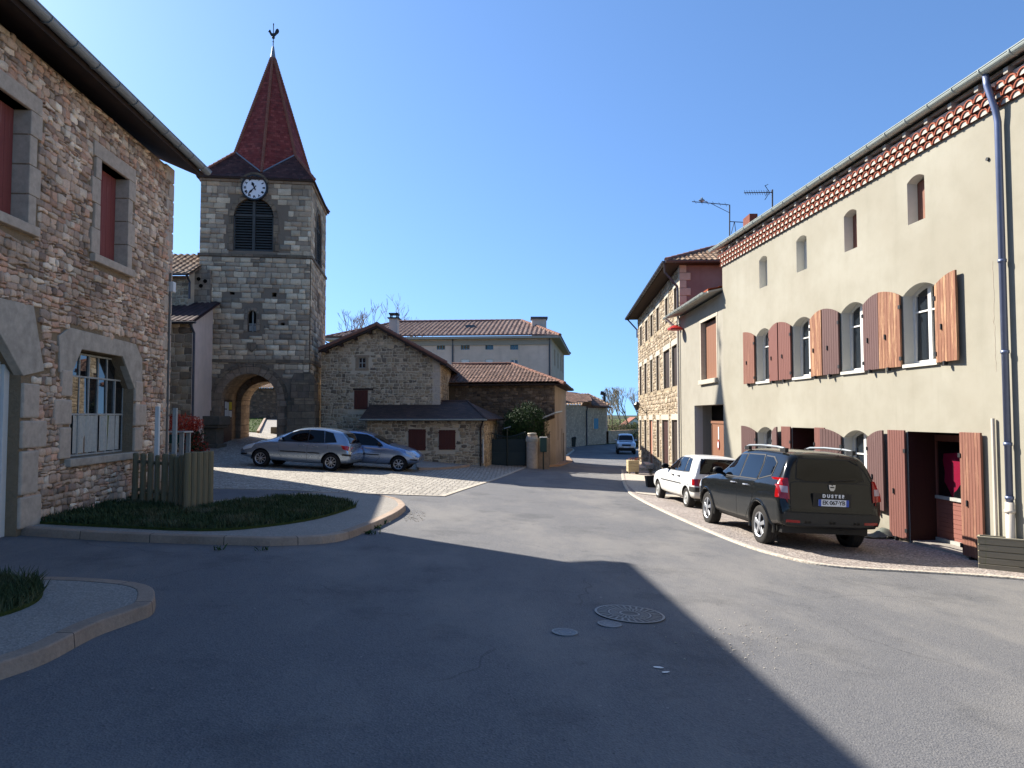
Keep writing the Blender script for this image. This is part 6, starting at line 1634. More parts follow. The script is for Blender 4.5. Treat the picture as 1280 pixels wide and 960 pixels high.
# roof and gutter of the link house (lower eave)
e0, e1 = V((6.76-.45,22.75,zs-.0)), V((6.76-.45,22.7+SL2,zs)); r0, r1 = V((9.8,22.75,zs+.75)), V((9.8,22.7+SL2,zs+.75))
mb = MB(); roof_face(mb,[e0+V((0,0,.08)),e1+V((0,0,.08)),r1+V((0,0,.08)),r0+V((0,0,.08))]); mb.build('roof', M['orange_tile'], Sm)
mb = MB(); mb.prism([e0,e1,r1,r0],(0,0,.06)); mb.build('soffit', M['soffit'], Sm)
mb = MB(); gutter(mb, e0+V((-.08,0.1,.03)), e1+V((-.08,0,.03)), .075); mb.build('gutter', M['gutter_pale'], Sm)
mb = MB(); mb.tube([e1+V((-.08,-.2,-.03)), V((6.5,28.5,zs-.35)), V((6.68,28.55,zs-.5)), V((6.68,28.55,-1.2))], .05, 8); mb.build('downpipe', M['pvc'], Sm)
# ---- tall stone house
Th = thing('tall_stone_house', 'tall pale rubble house with three rows of narrow windows at the street bend', 'house', (6.9,29,g(6.9,29)))
th = F(6.9,29.0,.07,1); th.n = V((-1,.07,0)).normalized(); TL = 16.2
zt = th.px(833,330,0.0)[1]; ET2 = 7.9
def ob(u0,u1,v0,v1):
    s0 = th.px(u1,v0)[0]; s1 = th.px(u0,v0)[0]; um = (u0+u1)/2; return min(s0,s1), max(s0,s1), th.px(um,v1)[1], th.px(um,v0)[1]
top_w = [ob(800.5,803,409,433), ob(807,810,402.5,428), ob(813.5,816.5,394,421), ob(821,824.5,384,413), ob(832,835.5,371,404), ob(843,847,357,389)]
mid_w = [ob(800,802.6,459,494), ob(806,808.8,455,492), ob(813.3,816,451,490.5), ob(821,824.5,445.5,488.5), ob(830,837.5,436,485), ob(840.5,848,429,482)]
low_w = [ob(800,802,525,563), ob(806,808.6,525,565), ob(821.5,824.8,525,572), ob(840.5,847.5,525,592)]
doors = [ob(812.3,816,525,589), ob(828.3,836,525,600)]
zu = [sum(w[3] for w in L)/len(L) for L in (top_w, mid_w)]; zl_ = [sum(w[2] for w in L)/len(L) for L in (top_w, mid_w)]
top_w = [(w[0],w[1],zl_[0],zu[0]) for w in top_w]; mid_w = [(w[0],w[1],zl_[1],zu[1]) for w in mid_w]
mb = MB(); wall_face(mb, th, rect(0,TL,-2.2,ET2), [rect(*w) for w in top_w+mid_w+low_w+doors], .25); mb.build('wall', M['mo_pale'], Th)
stones(Th, th, 0, TL, -1.7, ET2-.1, [grow(rect(*w),.12) for w in top_w+mid_w+low_w+doors], (.11,.2), (.16,.4), .03, .01, .015, M['st_pale'], 28)
c_ = th.p(TL,0,0); eb = F(c_.x,c_.y,1,-.07); eb.n = V((.07,1,0)).normalized(); mb = MB(); wall_face(mb, eb, rect(0,9,-2.2,ET2)); mb.build('end_wall', M['rub_pale'], Th)
fb = F(6.9,29.0,1,-.0); fb.n = V((0,-1,0)); mb = MB(); wall_face(mb, fb, rect(0,9,-2.2,ET2+.1)); mb.build('party_wall', M['mauve_render'], Th)
mb = MB(); mb.obox(th.p(.5,-.6,-2), th.t*(TL-1), -th.n*7, V((0,0,ET2+1.7))); mb.build('interior', M['dark_in'], Th)
for i, w in enumerate(top_w+mid_w+low_w+doors):
    mt = 'brown_dim'
    if i in (10,11,15): mt = 'dark_shutter'
    if w is doors[0]: mt = 'pink_door'
    if w is doors[1]: mt = 'door_dark'
    nm = 'door' if w in doors else 'shutter'
    planks(Th, th, w[0]+.01, w[1]-.01, w[2]+.01, lambda s, w=w: w[3]-.01, -.1, mt, 3, name=nm)
    if w[1]-w[0] < 3:
        jw = .13; mb = MB(); 
        mb.fbox(th,w[0]-jw,w[0]-.001,-.24,.035,w[2],w[3]); mb.fbox(th,w[1]+.001,w[1]+jw,-.24,.035,w[2],w[3]); mb.fbox(th,w[0]-jw-.1,w[1]+jw+.1,-.24,.037,w[3]+.003,w[3]+.26)
        mb.build('window_surround' if nm == 'shutter' else 'door_surround', M['dressed_pale'], Th, bevel=.01)
mb = MB(); z = -1.6; k = 0
while z < ET2-.3:
    a, b = (.45,.28) if k%2 else (.28,.45); mb.obox(th.p(-.03,.03,z), th.t*a, -th.n*b, V((0,0,.3))); z += .315; k += 1
mb.build('quoin', M['dressed_pale'], Th, bevel=.012)
oh = .62; zr_ = ET2+2.0
g0, g1, g2, g3 = th.p(-.5,oh,ET2-.05), th.p(TL+.4,oh,ET2-.05), th.p(TL+.4,-8.5,ET2-.05), V((14.9,28.5,ET2-.05))
k0, k1 = th.p(4.2,-4.2,zr_), th.p(TL-3.5,-4.2,zr_)
mb = MB(); mb.prism([p-V((0,0,.02)) for p in (g0,g1,g2,g3)],(0,0,.06)); mb.build('soffit', M['fascia'], Th)
u = V((0,0,.1)); mb = MB(); 
for q in ([g0,g1,k1,k0],[g3,g0,k0],[g1,g2,k1],[g2,g3,k0,k1]): roof_face(mb,[p+u for p in q], samples=5)
rf = mb.build('roof', M['tile_old'], Th); mb = MB(); ridge_tiles(mb,g0+u,k0+u,.11); ridge_tiles(mb,k0+u,k1+u,.11); mb.build('ridge_tiles', M['tile_ridge'], rf)
mb = MB(); gutter(mb, g0+V((-.09,-.05,.06)), g1+V((-.09,0,.06)), .085); gutter(mb, g0+V((-.05,-.09,.06)), g3+V((0,-.09,.06)), .085); mb.build('gutter', M['zinc_dark'], Th)
mb = MB(); mb.tube([g0+V((-.06,.1,0)), g0+V((.0,.3,-.35)), th.p(-.0,.12,ET2-.95), th.p(.02,.1,ET2-1.1), th.p(.02,.1,-1.4)], .05, 8); mb.build('downpipe', M['zinc_dark'], Th)
mb = MB(); mb.tube([g1+V((-.06,-.1,0)), g1+V((-.02,-.4,-.1)), th.p(TL-.3,.1,ET2-.8), th.p(TL-.3,.1,ET2-1.3)], .045, 8); mb.build('downpipe', M['black_metal'], Th)
# steps at the stone house door
sp0, sp1 = doors[0][0]-.6, doors[0][1]+.6
st = thing('stone_steps', 'pale stone steps below the pinkish door of the tall stone house', 'steps', th.p(sp0,.3,g(6.6,34)))
zb = g(7.0, 29+sp0); mb = MB(); mb.fbox(th,sp0,sp1,.0,.75,zb-.3,zb+.18); mb.fbox(th,sp0+.1,sp1-.1,.0,.42,zb+.18,zb+.34); mb.build('steps', M['palestone'], st, bevel=.015)
# wall lantern
s, z = th.px(808.5,510); ln_ = thing('wall_lantern', 'black iron lantern on a curled bracket on the tall stone house', 'lantern', th.p(s,.5,z))
mb = MB(); pts = [th.p(s,.0,z-.25)]+[th.p(s,.12+.42*k/8,z-.25+.18*math.sin(k/8*math.pi)+.2*k/8) for k in range(9)]; mb.tube(pts,.02,6); mb.fbox(th,s-.05,s+.05,.0,.03,z-.45,z-.05); mb.build('bracket', M['black_metal'], ln_)
mb = MB(); c = th.p(s,.55,z-.12); mb.lathe([(0,0),(.08,.0),(.16,.3),(.19,.31),(.1,.44),(.03,.5),(0,.52)], c, 6); mb.build('lamp_head', M['black_metal'], ln_)
mb = MB(); mb.lathe([(.085,.03),(.155,.28)], c, 6); mb.build('pane', M['glass'], ln_)
# red shade lamp at the corner
q = at(844,410,28.0); rl = thing('red_lamp', 'small red shaded street lamp by the corner of the tall stone house', 'street lamp', q)
mb = MB(); mb.lathe([(.0,.1),(.08,.1),(.3,-.02),(.3,-.08),(.0,-.08)], q, 16); mb.build('lamp_shade', M['red_paint'], rl); mb = MB(); mb.tube([q+V((0,.05,.08)), q+V((.3,.55,.2)), V((6.9,29.0,q.z+.1))], .02, 6); mb.build('lamp_arm', M['iron'], rl)
# ---- aerials
def yagi(label, pts_mast, boom, els, X):
    t_ = thing('television_aerial', label, 'aerial', pts_mast[0], 'television aerials on the roofs')
    mb = MB(); mb.tube(pts_mast, .022, 6); mb.build('mast', M['iron'], t_)
    mb = MB(); mb.tube(boom, .014, 6); 
    n = els; a, b = V(boom[0]), V(boom[1]); 
    for k in range(n):
        p = a.lerp(b, (k+.5)/n); mb.tube([p-V((.1,.22,0)), p+V((.1,.22,0))], .006, 5)
    mb.build('boom', M['iron'], t_); return t_
y1 = yagi('television aerial with long boom and strut carrying a small bird', [at(912,300,25), at(912,256,25)], [at(865,252,24.6), at(911,256,25)], 6, 0)
mb = MB(); mb.tube([at(889,254.5,24.8), at(912,266,25)], .01, 5); mb.tube([at(912,277,25), at(932,278,25)], .015, 5); mb.tube([at(914,292,25), at(918,277,25)], .012, 5); mb.tube([at(920,292,25), at(918,277,25)], .012, 5); mb.build('strut', M['iron'], y1)
y2 = yagi('television aerial with short boom and crossed end reflector above the cream roof', [at(965.5,262,21), at(965.5,237,21)], [at(930,241,21), at(966,240.5,21)], 12, 0)
mb = MB()
for dv in (-6,7): mb.tube([at(962,240.5,21), at(956,240+dv*1.4,21)], .01, 5); mb.tube([at(957,238+dv,20.8), at(960,234+dv*.6,21.3)], .01, 5)
mb.build('reflector', M['iron'], y2)
q = at(877.5,250.5,24.7); bd = MB(); bd.lathe([(0,-.13),(.03,-.09),(.055,-.02),(.05,.05),(.02,.09),(0,.1)], q, 10, axis='x')
bm_ = put('bird','small grey bird perched on the long television aerial','bird',bd,'zinc',q,smooth=True)
mb = MB(); mb.lathe([(0,-.035),(.03,-.01),(.03,.02),(0,.04)], q+V((-.0,0,.07)), 8); mb.obox(q+V((.08,-.02,-.03)), (.12,0,-.04),(0,.04,0),(0,0,.012)); mb.tube([q+V((0,0,-.05)), q+V((0,0,-.1))], .006, 5); mb.tube([q+V((-.03,0,.075)), q+V((-.06,0,.07))], [.01,.002], 5); mb.build('head_tail_legs', M['zinc'], bm_, origin=q)

mb = MB(); rnd_ = random.Random(31); pts = []
for k in range(26): z = crm.px(1243,325)[1]-k*.07; pts.append(crm.p(crm.px(1243,400)[0]+rnd_.gauss(0,.008), .001, z))
mb.tube(pts, .0035, 4); mb.build('hairline_crack', M['sill_dirt'] if 'sill_dirt' in M else M['cement'], Cm)

# ============================================================ VEHICLES
def obj_from(me, name, parent, mats):
    me.name = name; me.materials.clear()
    for m in mats: me.materials.append(m)
    o = bpy.data.objects.new(name, me); scene.collection.objects.link(o); o.parent = parent; return o
def interp(tab, y):
    ys = [t[0] for t in tab]; return [herm(ys, [t[k] for t in tab], y) for k in range(1, len(tab[0]))]
def car(name, label, cat, S, root_xy, heading, paintm):
    """S: dict of the shape; local axes: +y forward, origin on the ground under the rear axle"""
    hx_, hy_ = V(heading).normalized()
    x0, y0 = root_xy; wb = S['wb']; R = S['R']
    zr = g(x0, y0); zf = g(x0+hx_*wb, y0+hy_*wb); zl = g(x0-hy_*.7, y0+hx_*.7); zri = g(x0+hy_*.7, y0-hx_*.7); zr = (zl+zri)/2
    zf = (g(x0+hx_*wb-hy_*.7, y0+hy_*wb+hx_*.7)+g(x0+hx_*wb+hy_*.7, y0+hy_*wb-hx_*.7))/2
    off = S.get('lift', .0)
    Y = V((hx_*wb, hy_*wb, zf-zr)).normalized(); X = V((hy_*1.4, -hx_*1.4, zri-zl)).normalized(); Z = X.cross(Y).normalized(); X = Y.cross(Z)
    root = thing(name, label, cat, (x0,y0,zr+off)); m4 = Matrix((X,Y,Z)).transposed().to_4x4(); m4.translation = (x0,y0,zr+off); root.matrix_world = m4
    O = V((0,0,0))
    # body loft
    tab = S['tab']; NP = 14; rings = []
    ys = sorted(set([t[0] for t in tab]))
    for (y, zb, zbelt, ztop, w, wt_) in tab:
        hgt = max(.01, ztop-zbelt); e = min(.05, hgt*.3); cr = .02 if hgt > .2 else .035
        h = zbelt-zb
        pts = [(0,zb),(w*.5,zb),(w*.88,zb+.0),(w*.965,zb+min(.06,h*.2)),(w*.99,zb+h*.30),(w*1.0,zb+h*.58),(w*.99,zb+h*.84),(w*.965,zbelt-.012*min(1,h*3)),
               (w*.94+(wt_-w*.94)*.12,zbelt+hgt*.10),(w*.94+(wt_-w*.94)*.55,zbelt+hgt*.52),(wt_,ztop-e),(wt_-min(.09,wt_*.2),ztop-e*.2),(wt_*.5,ztop+cr*.75),(0,ztop+cr)]
        rings.append((y, pts))
    vs = []; fs = []; N2 = 2*NP-2
    for y, pts in rings:
        loop = [(x,z) for x,z in pts] + [(-x,z) for x,z in reversed(pts[1:-1])]
        vs += [(x,y,z) for x,z in loop]
    nr = len(rings)
    for i in range(nr-1):
        for k in range(N2): fs.append((i*N2+k, (i+1)*N2+k, (i+1)*N2+(k+1)%N2, i*N2+(k+1)%N2))
    for i, flip in ((0,False),(nr-1,True)):
        b = i*N2
        for k in range(NP-1):
            a0, a1 = b+k, b+k+1; c0 = b+(N2-k)%N2; c1 = b+(N2-k-1)%N2
            f = (a0,a1,c1,c0) if k not in (0,NP-2) else ((a0,a1,c1) if k == 0 else (a0,a1,c0))
            fs.append(tuple(reversed(f)) if flip else f)
    me = bpy.data.meshes.new('tmp'); me.from_pydata(vs, [], fs); me.update()
    tmp = bpy.data.objects.new('tmp', me); scene.collection.objects.link(tmp)
    md = tmp.modifiers.new('s','SUBSURF'); md.levels = 3; md.render_levels = 3
    bm = bmesh.new(); bm.from_mesh(me); bmesh.ops.recalc_face_normals(bm, faces=bm.faces); bm.to_mesh(me); bm.free()
    dg = bpy.context.evaluated_depsgraph_get(); smooth_me = bpy.data.meshes.new_from_object(tmp.evaluated_get(dg))
    bvh = BVHTree.FromPolygons([v.co.copy() for v in smooth_me.vertices], [tuple(p.vertices) for p in smooth_me.polygons])
    # wheel arches
    cut = MB(); Ra = S.get('Ra', R+.055)
    for yy in (0, wb): 
        for sx in (-1,1): 
            prof = [(0,sx*.52),(Ra,sx*.52),(Ra,sx*1.3),(0,sx*1.3)]
            if sx < 0: prof = prof[::-1]
            n = 40; vv = []; 
            for r, h in ((Ra,sx*.50),(Ra,sx*1.4)):
                for k in range(n): a = 2*math.pi*k/n; vv.append((h, yy+r*math.cos(a), R+r*math.sin(a)))
            ff = [(k,(k+1)%n,n+(k+1)%n,n+k) for k in range(n)]+[tuple(range(n-1,-1,-1)),tuple(range(n,2*n))]
            cut.mesh(vv, ff)
    cm = bpy.data.meshes.new('cut'); cm.from_pydata(cut.v, [], cut.f)
    bm = bmesh.new(); bm.from_mesh(cm); bmesh.ops.recalc_face_normals(bm, faces=bm.faces); bm.to_mesh(cm); bm.free()
    co = bpy.data.objects.new('cut', cm); scene.collection.objects.link(co)
    bo = tmp.modifiers.new('b','BOOLEAN'); bo.object = co; bo.operation = 'DIFFERENCE'; bo.solver = 'EXACT'
    bpy.context.view_layer.update(); dg = bpy.context.evaluated_depsgraph_get(); bme = bpy.data.meshes.new_from_object(tmp.evaluated_get(dg))
    bpy.data.objects.remove(tmp); bpy.data.objects.remove(co)
    body = obj_from(bme, 'body', root, [paintm, M['black_plastic']])
    zs_ = S.get('cladz', 0)
    for p in bme.polygons:
        p.use_smooth = True; c = p.center; p.material_index = 0
        for yy in (0, wb):
            d = math.hypot(c.y-yy, c.z-R)
            if d < Ra+.003 and (abs(d-Ra) < .012 or abs(abs(c.x)-.5) < .02) and abs(c.x) < S['W']: 
                n_ = p.normal
                if abs(n_.x) < .5 or abs(abs(c.x)-.5) < .02: p.material_index = 1; p.use_smooth = False
        if c.z < zs_: p.material_index = 1
        if S.get('clad') and c.z < S['clad'](c.y): p.material_index = 1
    try:
        at_ = bme.attributes.get('sharp_edge') or bme.attributes.new('sharp_edge','BOOLEAN','EDGE')
        bm = bmesh.new(); bm.from_mesh(bme)
        for e in bm.edges:
            if len(e.link_faces) == 2 and e.link_faces[0].normal.angle(e.link_faces[1].normal, 0) > math.radians(38): e.smooth = False
        bm.to_mesh(bme); bm.free()
    except Exception as ex: print(ex)
    # patches projected on the body skin
    def project(poly, axis, sgn, off, step=.07, skirt=.012):
        """poly in the two other coordinates; axis 'x': (y,z); 'y': (x,z); 'z': (x,y)"""
        vs2, fs2, b = tri_fill(poly, step)
        def hit(p):
            if axis == 'x': o, d = V((sgn*3,p.x,p.y)), V((-sgn,0,0))
            elif axis == 'y': o, d = V((p.x,sgn*8,p.y)), V((0,-sgn,0))
            else: o, d = V((p.x,p.y,4)), V((0,0,-1))
            h, n, i, ds = bvh.ray_cast(o, d)
            if h is None: h, n, i, ds = bvh.find_nearest(o+d*((3-.7) if axis == 'x' else (8-(S['L']*.5) if axis == 'y' else 2.6)))
            if n.dot(d) > 0: n = -n
            return h, n
        mb = MB(); H = [hit(p) for p in vs2]; outp = [h+n*off for h, n in H]
        mb.mesh(outp, [tuple(f) for f in fs2]); 
        if skirt:
            hb = [hit(p) for p in b]
            for i in range(len(b)):
                (h0,n0),(h1,n1) = hb[i], hb[(i+1)%len(b)]; mb.face([h0+n0*off,h1+n1*off,h1+n1*(off-skirt),h0+n0*(off-skirt)])
        return mb
    def add(mb, nm, mat, par=None, smooth=True):
        o = mb.build(nm, mat, None, O, smooth, merge=True)
        bm = bmesh.new(); bm.from_mesh(o.data); bmesh.ops.recalc_face_normals(bm, faces=bm.faces)
        for e in bm.edges:
            if len(e.link_faces) == 2 and e.link_faces[0].normal.angle(e.link_faces[1].normal, 0) > .7: e.smooth = False
        bm.to_mesh(o.data); bm.free()
        o.parent = par or root; return o
    A_ = dict(root=root, body=body, project=project, add=add, bvh=bvh)
    # doors with dark seams, handles
    for sx in (-1,1):
        for dp in S.get('doors', []):
            cx = sum(p[0] for p in dp)/len(dp); cz = sum(p[1] for p in dp)/len(dp)
            big = [(cx+(p[0]-cx)*(1+.009/ max(.2,abs(p[0]-cx))), cz+(p[1]-cz)*(1+.009/max(.2,abs(p[1]-cz)))) for p in dp]
            add(project(big,'x',sx,.0015,.09,0), 'door_seam', M['black_plastic'])
            d = add(project(dp,'x',sx,.004,.06), 'door', paintm)
            hy, hz = dp[0][0]+.12, S['hz']
            hh = bvh.ray_cast(V((sx*3,hy,hz)), V((-sx,0,0)))[0]
            if hh:
                m_ = MB(); m_.tube([hh+V((0,-.01,0)),hh+V((sx*.035,.02,0)),hh+V((sx*.035,.13,0)),hh+V((0,.16,0))], .014, 8); o = add(m_,'handle', M[S.get('handle','black_plastic')], d)
        for wp in S['glass']:
            fr_ = [(p[0],p[1]) for p in wp]
            cx = sum(p[0] for p in wp)/len(wp); cz = sum(p[1] for p in wp)/len(wp)
            big = [(cx+(p[0]-cx)*1.04+(.012 if p[0]>cx else -.012), cz+(p[1]-cz)*1.04+(.014 if p[1]>cz else -.014)) for p in wp]
            fo = add(project(big,'x',sx,.005,.09,.004), 'window_trim', M['black_plastic'])
            add(project(wp,'x',sx,.009,.06,.003), 'side_window', M['car_glass'], fo)
        if S.get('strip'):
            z_, h_ = S['strip']; ya, yb = S['strip_y']
            for (a, b) in zip(ya, yb): add(project([(a,z_),(b,z_),(b,z_+h_),(a,z_+h_)],'x',sx,.018,.1,.02), 'side_moulding', M['black_plastic'])
    if S.get('rearglass'):
        tr = add(project([(p[0]*1.03, p[1]+(.02 if p[1] > S['rgc'] else -.02)) for p in S['rearglass']],'y',-1,.004,.08,.004), 'window_trim', M['black_plastic'])
        add(project(S['rearglass'],'y',-1,.009,.05,.003), 'rear_window', M['car_glass'], tr)
    if S.get('screen'):
        add(project(S['screen'],'z',1,.006,.06,.004), 'windscreen', M['car_glass'])
    # wheels
    for yy in (0, wb):
        for sx in (-1,1):
            w = S.get('tw', .2); xo = S['W']-.03-w/2; r = R; m_ = MB()
            pr = [(r*.62,-w/2+.01),(r*.80,-w/2-.004),(r*.95,-w/2+.008),(r*.99,-w/2+.03),(r,-w/2+.06)]
            pr = pr + [(a,-h) for a,h in reversed(pr)]
            m_.lathe(pr, (sx*xo, yy, R), 40, 'x')
            for k in range(3): m_.lathe([(r+.0005,-w/2+.055+k*w*.22),(r+.004,-w/2+.06+k*w*.22),(r+.004,-w/2+.09+k*w*.22),(r+.0005,-w/2+.095+k*w*.22)], (sx*xo,yy,R), 40, 'x')
            wo = m_.build('wheel', M[S.get('tyre','tyre')], None, O, True); wo.parent = root
            # rim: dish, spokes
            m_ = MB(); xf = sx*(xo+w/2-.025); rr = r*.64
            m_.lathe([(rr,sx*.02),(rr*.94,sx*.015),(rr*.9,-sx*.04),(rr*.9,-sx*.1),(0,-sx*.1)], (xf,yy,R), 36, 'x')
            dk = m_.build('rim_well', M['black_plastic'], None, O, True); dk.parent = wo
            m_ = MB(); m_.lathe([(rr,sx*.02),(rr*.99,sx*.026),(rr*.9,sx*.012),(rr*.88,-sx*.03)], (xf,yy,R), 36, 'x')
            ns = S.get('spokes', 5)
            if ns:
                for k in range(ns):
                    a = 2*math.pi*(k+.25)/ns
                    def q(rad, da, dx): return V((xf+sx*dx, yy+rad*math.cos(a+da), R+rad*math.sin(a+da)))
                    wd1, wd0 = S.get('spw',(.22,.30))
                    m_.mesh([q(rr*.93,-wd1,.008),q(rr*.93,wd1,.008),q(rr*.2,wd0*2.2,.012),q(rr*.2,-wd0*2.2,.012),q(rr*.93,-wd1*.7,.018),q(rr*.93,wd1*.7,.018),q(rr*.2,wd0*2,.03),q(rr*.2,-wd0*2,.03)], [(4,5,6,7),(0,1,5,4),(1,2,6,5),(3,0,4,7),(2,3,7,6)])
            else: m_.lathe([(rr*.9,sx*.012),(rr*.6,sx*.03),(rr*.25,sx*.022),(0,sx*.03)], (xf,yy,R), 30, 'x')
            m_.lathe([(rr*.24,-sx*.0),(rr*.24,sx*.034),(rr*.12,sx*.042),(0,sx*.042)], (xf,yy,R), 20, 'x')
            rm = m_.build('rim', M[S.get('rim','alloy')], None, O, False); rm.parent = wo
    # mirrors
    if S.get('mirror'):
        my, mz = S['mirror']
        for sx in (-1,1):
            h = bvh.ray_cast(V((sx*3,my,mz)), V((-sx,0,0)))[0]; bx_ = h.x if h else sx*S['W']*.93
            m_ = MB(); c = V((bx_+sx*.13,my-.02,mz+.07)); a, b, d = .11, .06, .075
            vv = []; nn = 10
            for i in range(nn+1):
                t_ = math.pi*i/nn
                for k in range(12): p_ = 2*math.pi*k/12; vv.append(c+V((a*math.sin(t_)**.6*math.cos(p_)*(1), b*math.sin(t_)**.6*math.sin(p_), d*math.cos(t_))))
            m_.mesh(vv, [(i*12+k, i*12+(k+1)%12, (i+1)*12+(k+1)%12, (i+1)*12+k) for i in range(nn) for k in range(12)])
            m_.tube([V((bx_-sx*.02,my,mz)), c-V((0,0,.03))], .03, 8)
            mo2 = add(m_, 'mirror', M[S.get('mirmat','black_plastic')])
            m_ = MB(); m_.prism([c+V((a*.72*math.cos(2*math.pi*k/14), -.058, d*.72*math.sin(2*math.pi*k/14))) for k in range(14)], (0,-.006,0)); add(m_, 'mirror_glass', M['car_glass'], mo2)
    # underside
    m_ = MB(); m_.box(-S['W']*.82, S['W']*.82, -S['ro']*.75, wb+S['ro']*.6, R*.85, R*1.25); add(m_, 'chassis', M['black_plastic'], smooth=False)
    return A_
def boxp(c, sx, sy, sz): 
    m_ = MB(); m_.box(c[0]-sx/2,c[0]+sx/2,c[1]-sy/2,c[1]+sy/2,c[2]-sz/2,c[2]+sz/2); return m_

# ---- dark grey SUV, seen from behind
SUV = dict(L=4.315, W=.91, ro=.82, wb=2.673, R=.345, Ra=.405, tw=.215, hz=1.0, handle='alloy', tyre='tyre_dusty', spokes=5, mirror=(1.95,1.11), mirmat='black_plastic',
 clad=lambda y: .40 if .4 < y < 2.25 else .0,
 tab=[(-.825,.50,.70,.76,.74,.68),(-.815,.45,.735,.80,.82,.76),(-.78,.43,.83,.93,.865,.79),(-.765,.42,.92,1.06,.88,.79),(-.745,.42,1.0,1.20,.89,.77),(-.70,.41,1.06,1.36,.90,.73),(-.65,.41,1.10,1.50,.90,.69),(-.59,.40,1.11,1.60,.905,.66),(-.45,.38,1.11,1.645,.91,.645),
      (0,.34,1.105,1.665,.925,.64),(.4,.32,1.09,1.675,.91,.64),(.9,.30,1.075,1.675,.90,.64),(1.35,.30,1.06,1.655,.90,.63),(1.6,.30,1.05,1.61,.90,.60),(1.95,.31,1.04,1.40,.90,.63),(2.25,.33,1.03,1.19,.905,.70),(2.4,.34,1.02,1.12,.915,.76),(2.67,.35,1.0,1.09,.925,.76),(3.05,.36,.96,1.05,.905,.72),(3.25,.38,.90,1.0,.86,.68),(3.40,.40,.80,.90,.80,.62),(3.475,.44,.68,.74,.70,.54),(3.495,.47,.60,.64,.62,.48)],
 glass=[[(1.06,1.12),(1.98,1.11),(1.90,1.19),(1.62,1.45),(1.42,1.53),(1.08,1.545)],[(.20,1.135),(1.0,1.125),(1.0,1.55),(.30,1.555),(.22,1.42)],[(-.30,1.24),(.12,1.15),(.15,1.42),(.20,1.54),(-.10,1.53),(-.30,1.44)]],
 doors=[[(1.024,.40),(1.80,.40),(2.02,.55),(2.04,1.06),(1.024,1.08)],[(.40,.62),(.62,.40),(1.012,.40),(1.012,1.08),(.22,1.09),(.24,.80)]],
 rearglass=[(-.58,1.22),(-.42,1.175),(.42,1.175),(.58,1.22),(.54,1.45),(.49,1.535),(-.49,1.535),(-.54,1.45)], rgc=1.35,
 screen=[(-.66,2.22),(.66,2.22),(.54,1.68),(-.54,1.68)])
hd = V((-.071,1)).normalized()
c = car('parked_suv', 'dark grey dusty five-door sport utility vehicle with roof rails, parked nearest the brown doors', 'car', SUV, (5.22,12.72), hd, M['paint_suv'])
r_ = c['root']; pj, ad = c['project'], c['add']
# tailgate panel, lamps, bumper, plate, badge
ad(pj([(-.70,.66),(.70,.66),(.71,.84),(.69,1.14),(.62,1.165),(-.62,1.165),(-.69,1.14),(-.71,.84)],'y',-1,.0025,.09,0),'door_seam',M['black_plastic'])
tg = ad(pj([(-.69,.67),(.69,.67),(.70,.84),(.68,1.13),(.60,1.15),(-.60,1.15),(-.68,1.13),(-.70,.84)],'y',-1,.006,.06),'tailgate',M['paint_suv'])
for sx in (-1,1):
    tl = ad(pj([(sx*.715,.86),(sx*.865,.88),(sx*.87,1.19),(sx*.725,1.21)],'y',-1,.024,.05,.03),'taillight',M['red_lens'])
    ad(pj([(sx*.745,.97),(sx*.84,.975),(sx*.84,1.08),(sx*.745,1.075)],'y',-1,.03,.05,.01),'lamp_lens',M['clear_lens'],tl)
    s2 = ad(pj([(-.77,.88),(-.66,.89),(-.64,1.18),(-.73,1.20)],'x',sx,.012,.05,.02),'taillight_wrap',M['red_lens'],tl)
    ad(pj([(sx*.55,.49),(sx*.78,.50),(sx*.78,.54),(sx*.55,.53)],'y',-1,.03,.05,.02),'reflector',M['red_lens'])
    # flared wheel arches
    for yy in (0, SUV['wb']):
        m_ = MB(); pts = []
        for k in range(25):
            a = math.pi*(-.06+1.12*k/24); yv, zv = yy+(SUV['Ra']+.02)*math.cos(a), SUV['R']+(SUV['Ra']+.02)*math.sin(a)
            h = c['bvh'].ray_cast(V((sx*3,yv,max(zv,.40))), V((-sx,0,0)))[0]
            pts.append(V(((h.x if h else sx*.88)-sx*.002, yv, zv)))
        m_.tube(pts, .028, 8); ad(m_, 'wheel_arch_lip', M['paint_suv'])
ad(pj([(-.80,.48),(.80,.48),(.83,.60),(.80,.655),(-.80,.655),(-.83,.60)],'y',-1,.028,.06,.05),'bumper',M['bumper_grey'])
m_ = MB(); m_.tube([(-.76,-.78,.47),(-.5,-.82,.455),(.5,-.82,.455),(.76,-.78,.47)], .045, 10); ad(m_,'bumper_skirt',M['black_plastic'])
def on_back(x, z): h = c['bvh'].ray_cast(V((x,-8,z)), V((0,1,0))); return h[0], h[1]
h, n = on_back(0,.86)
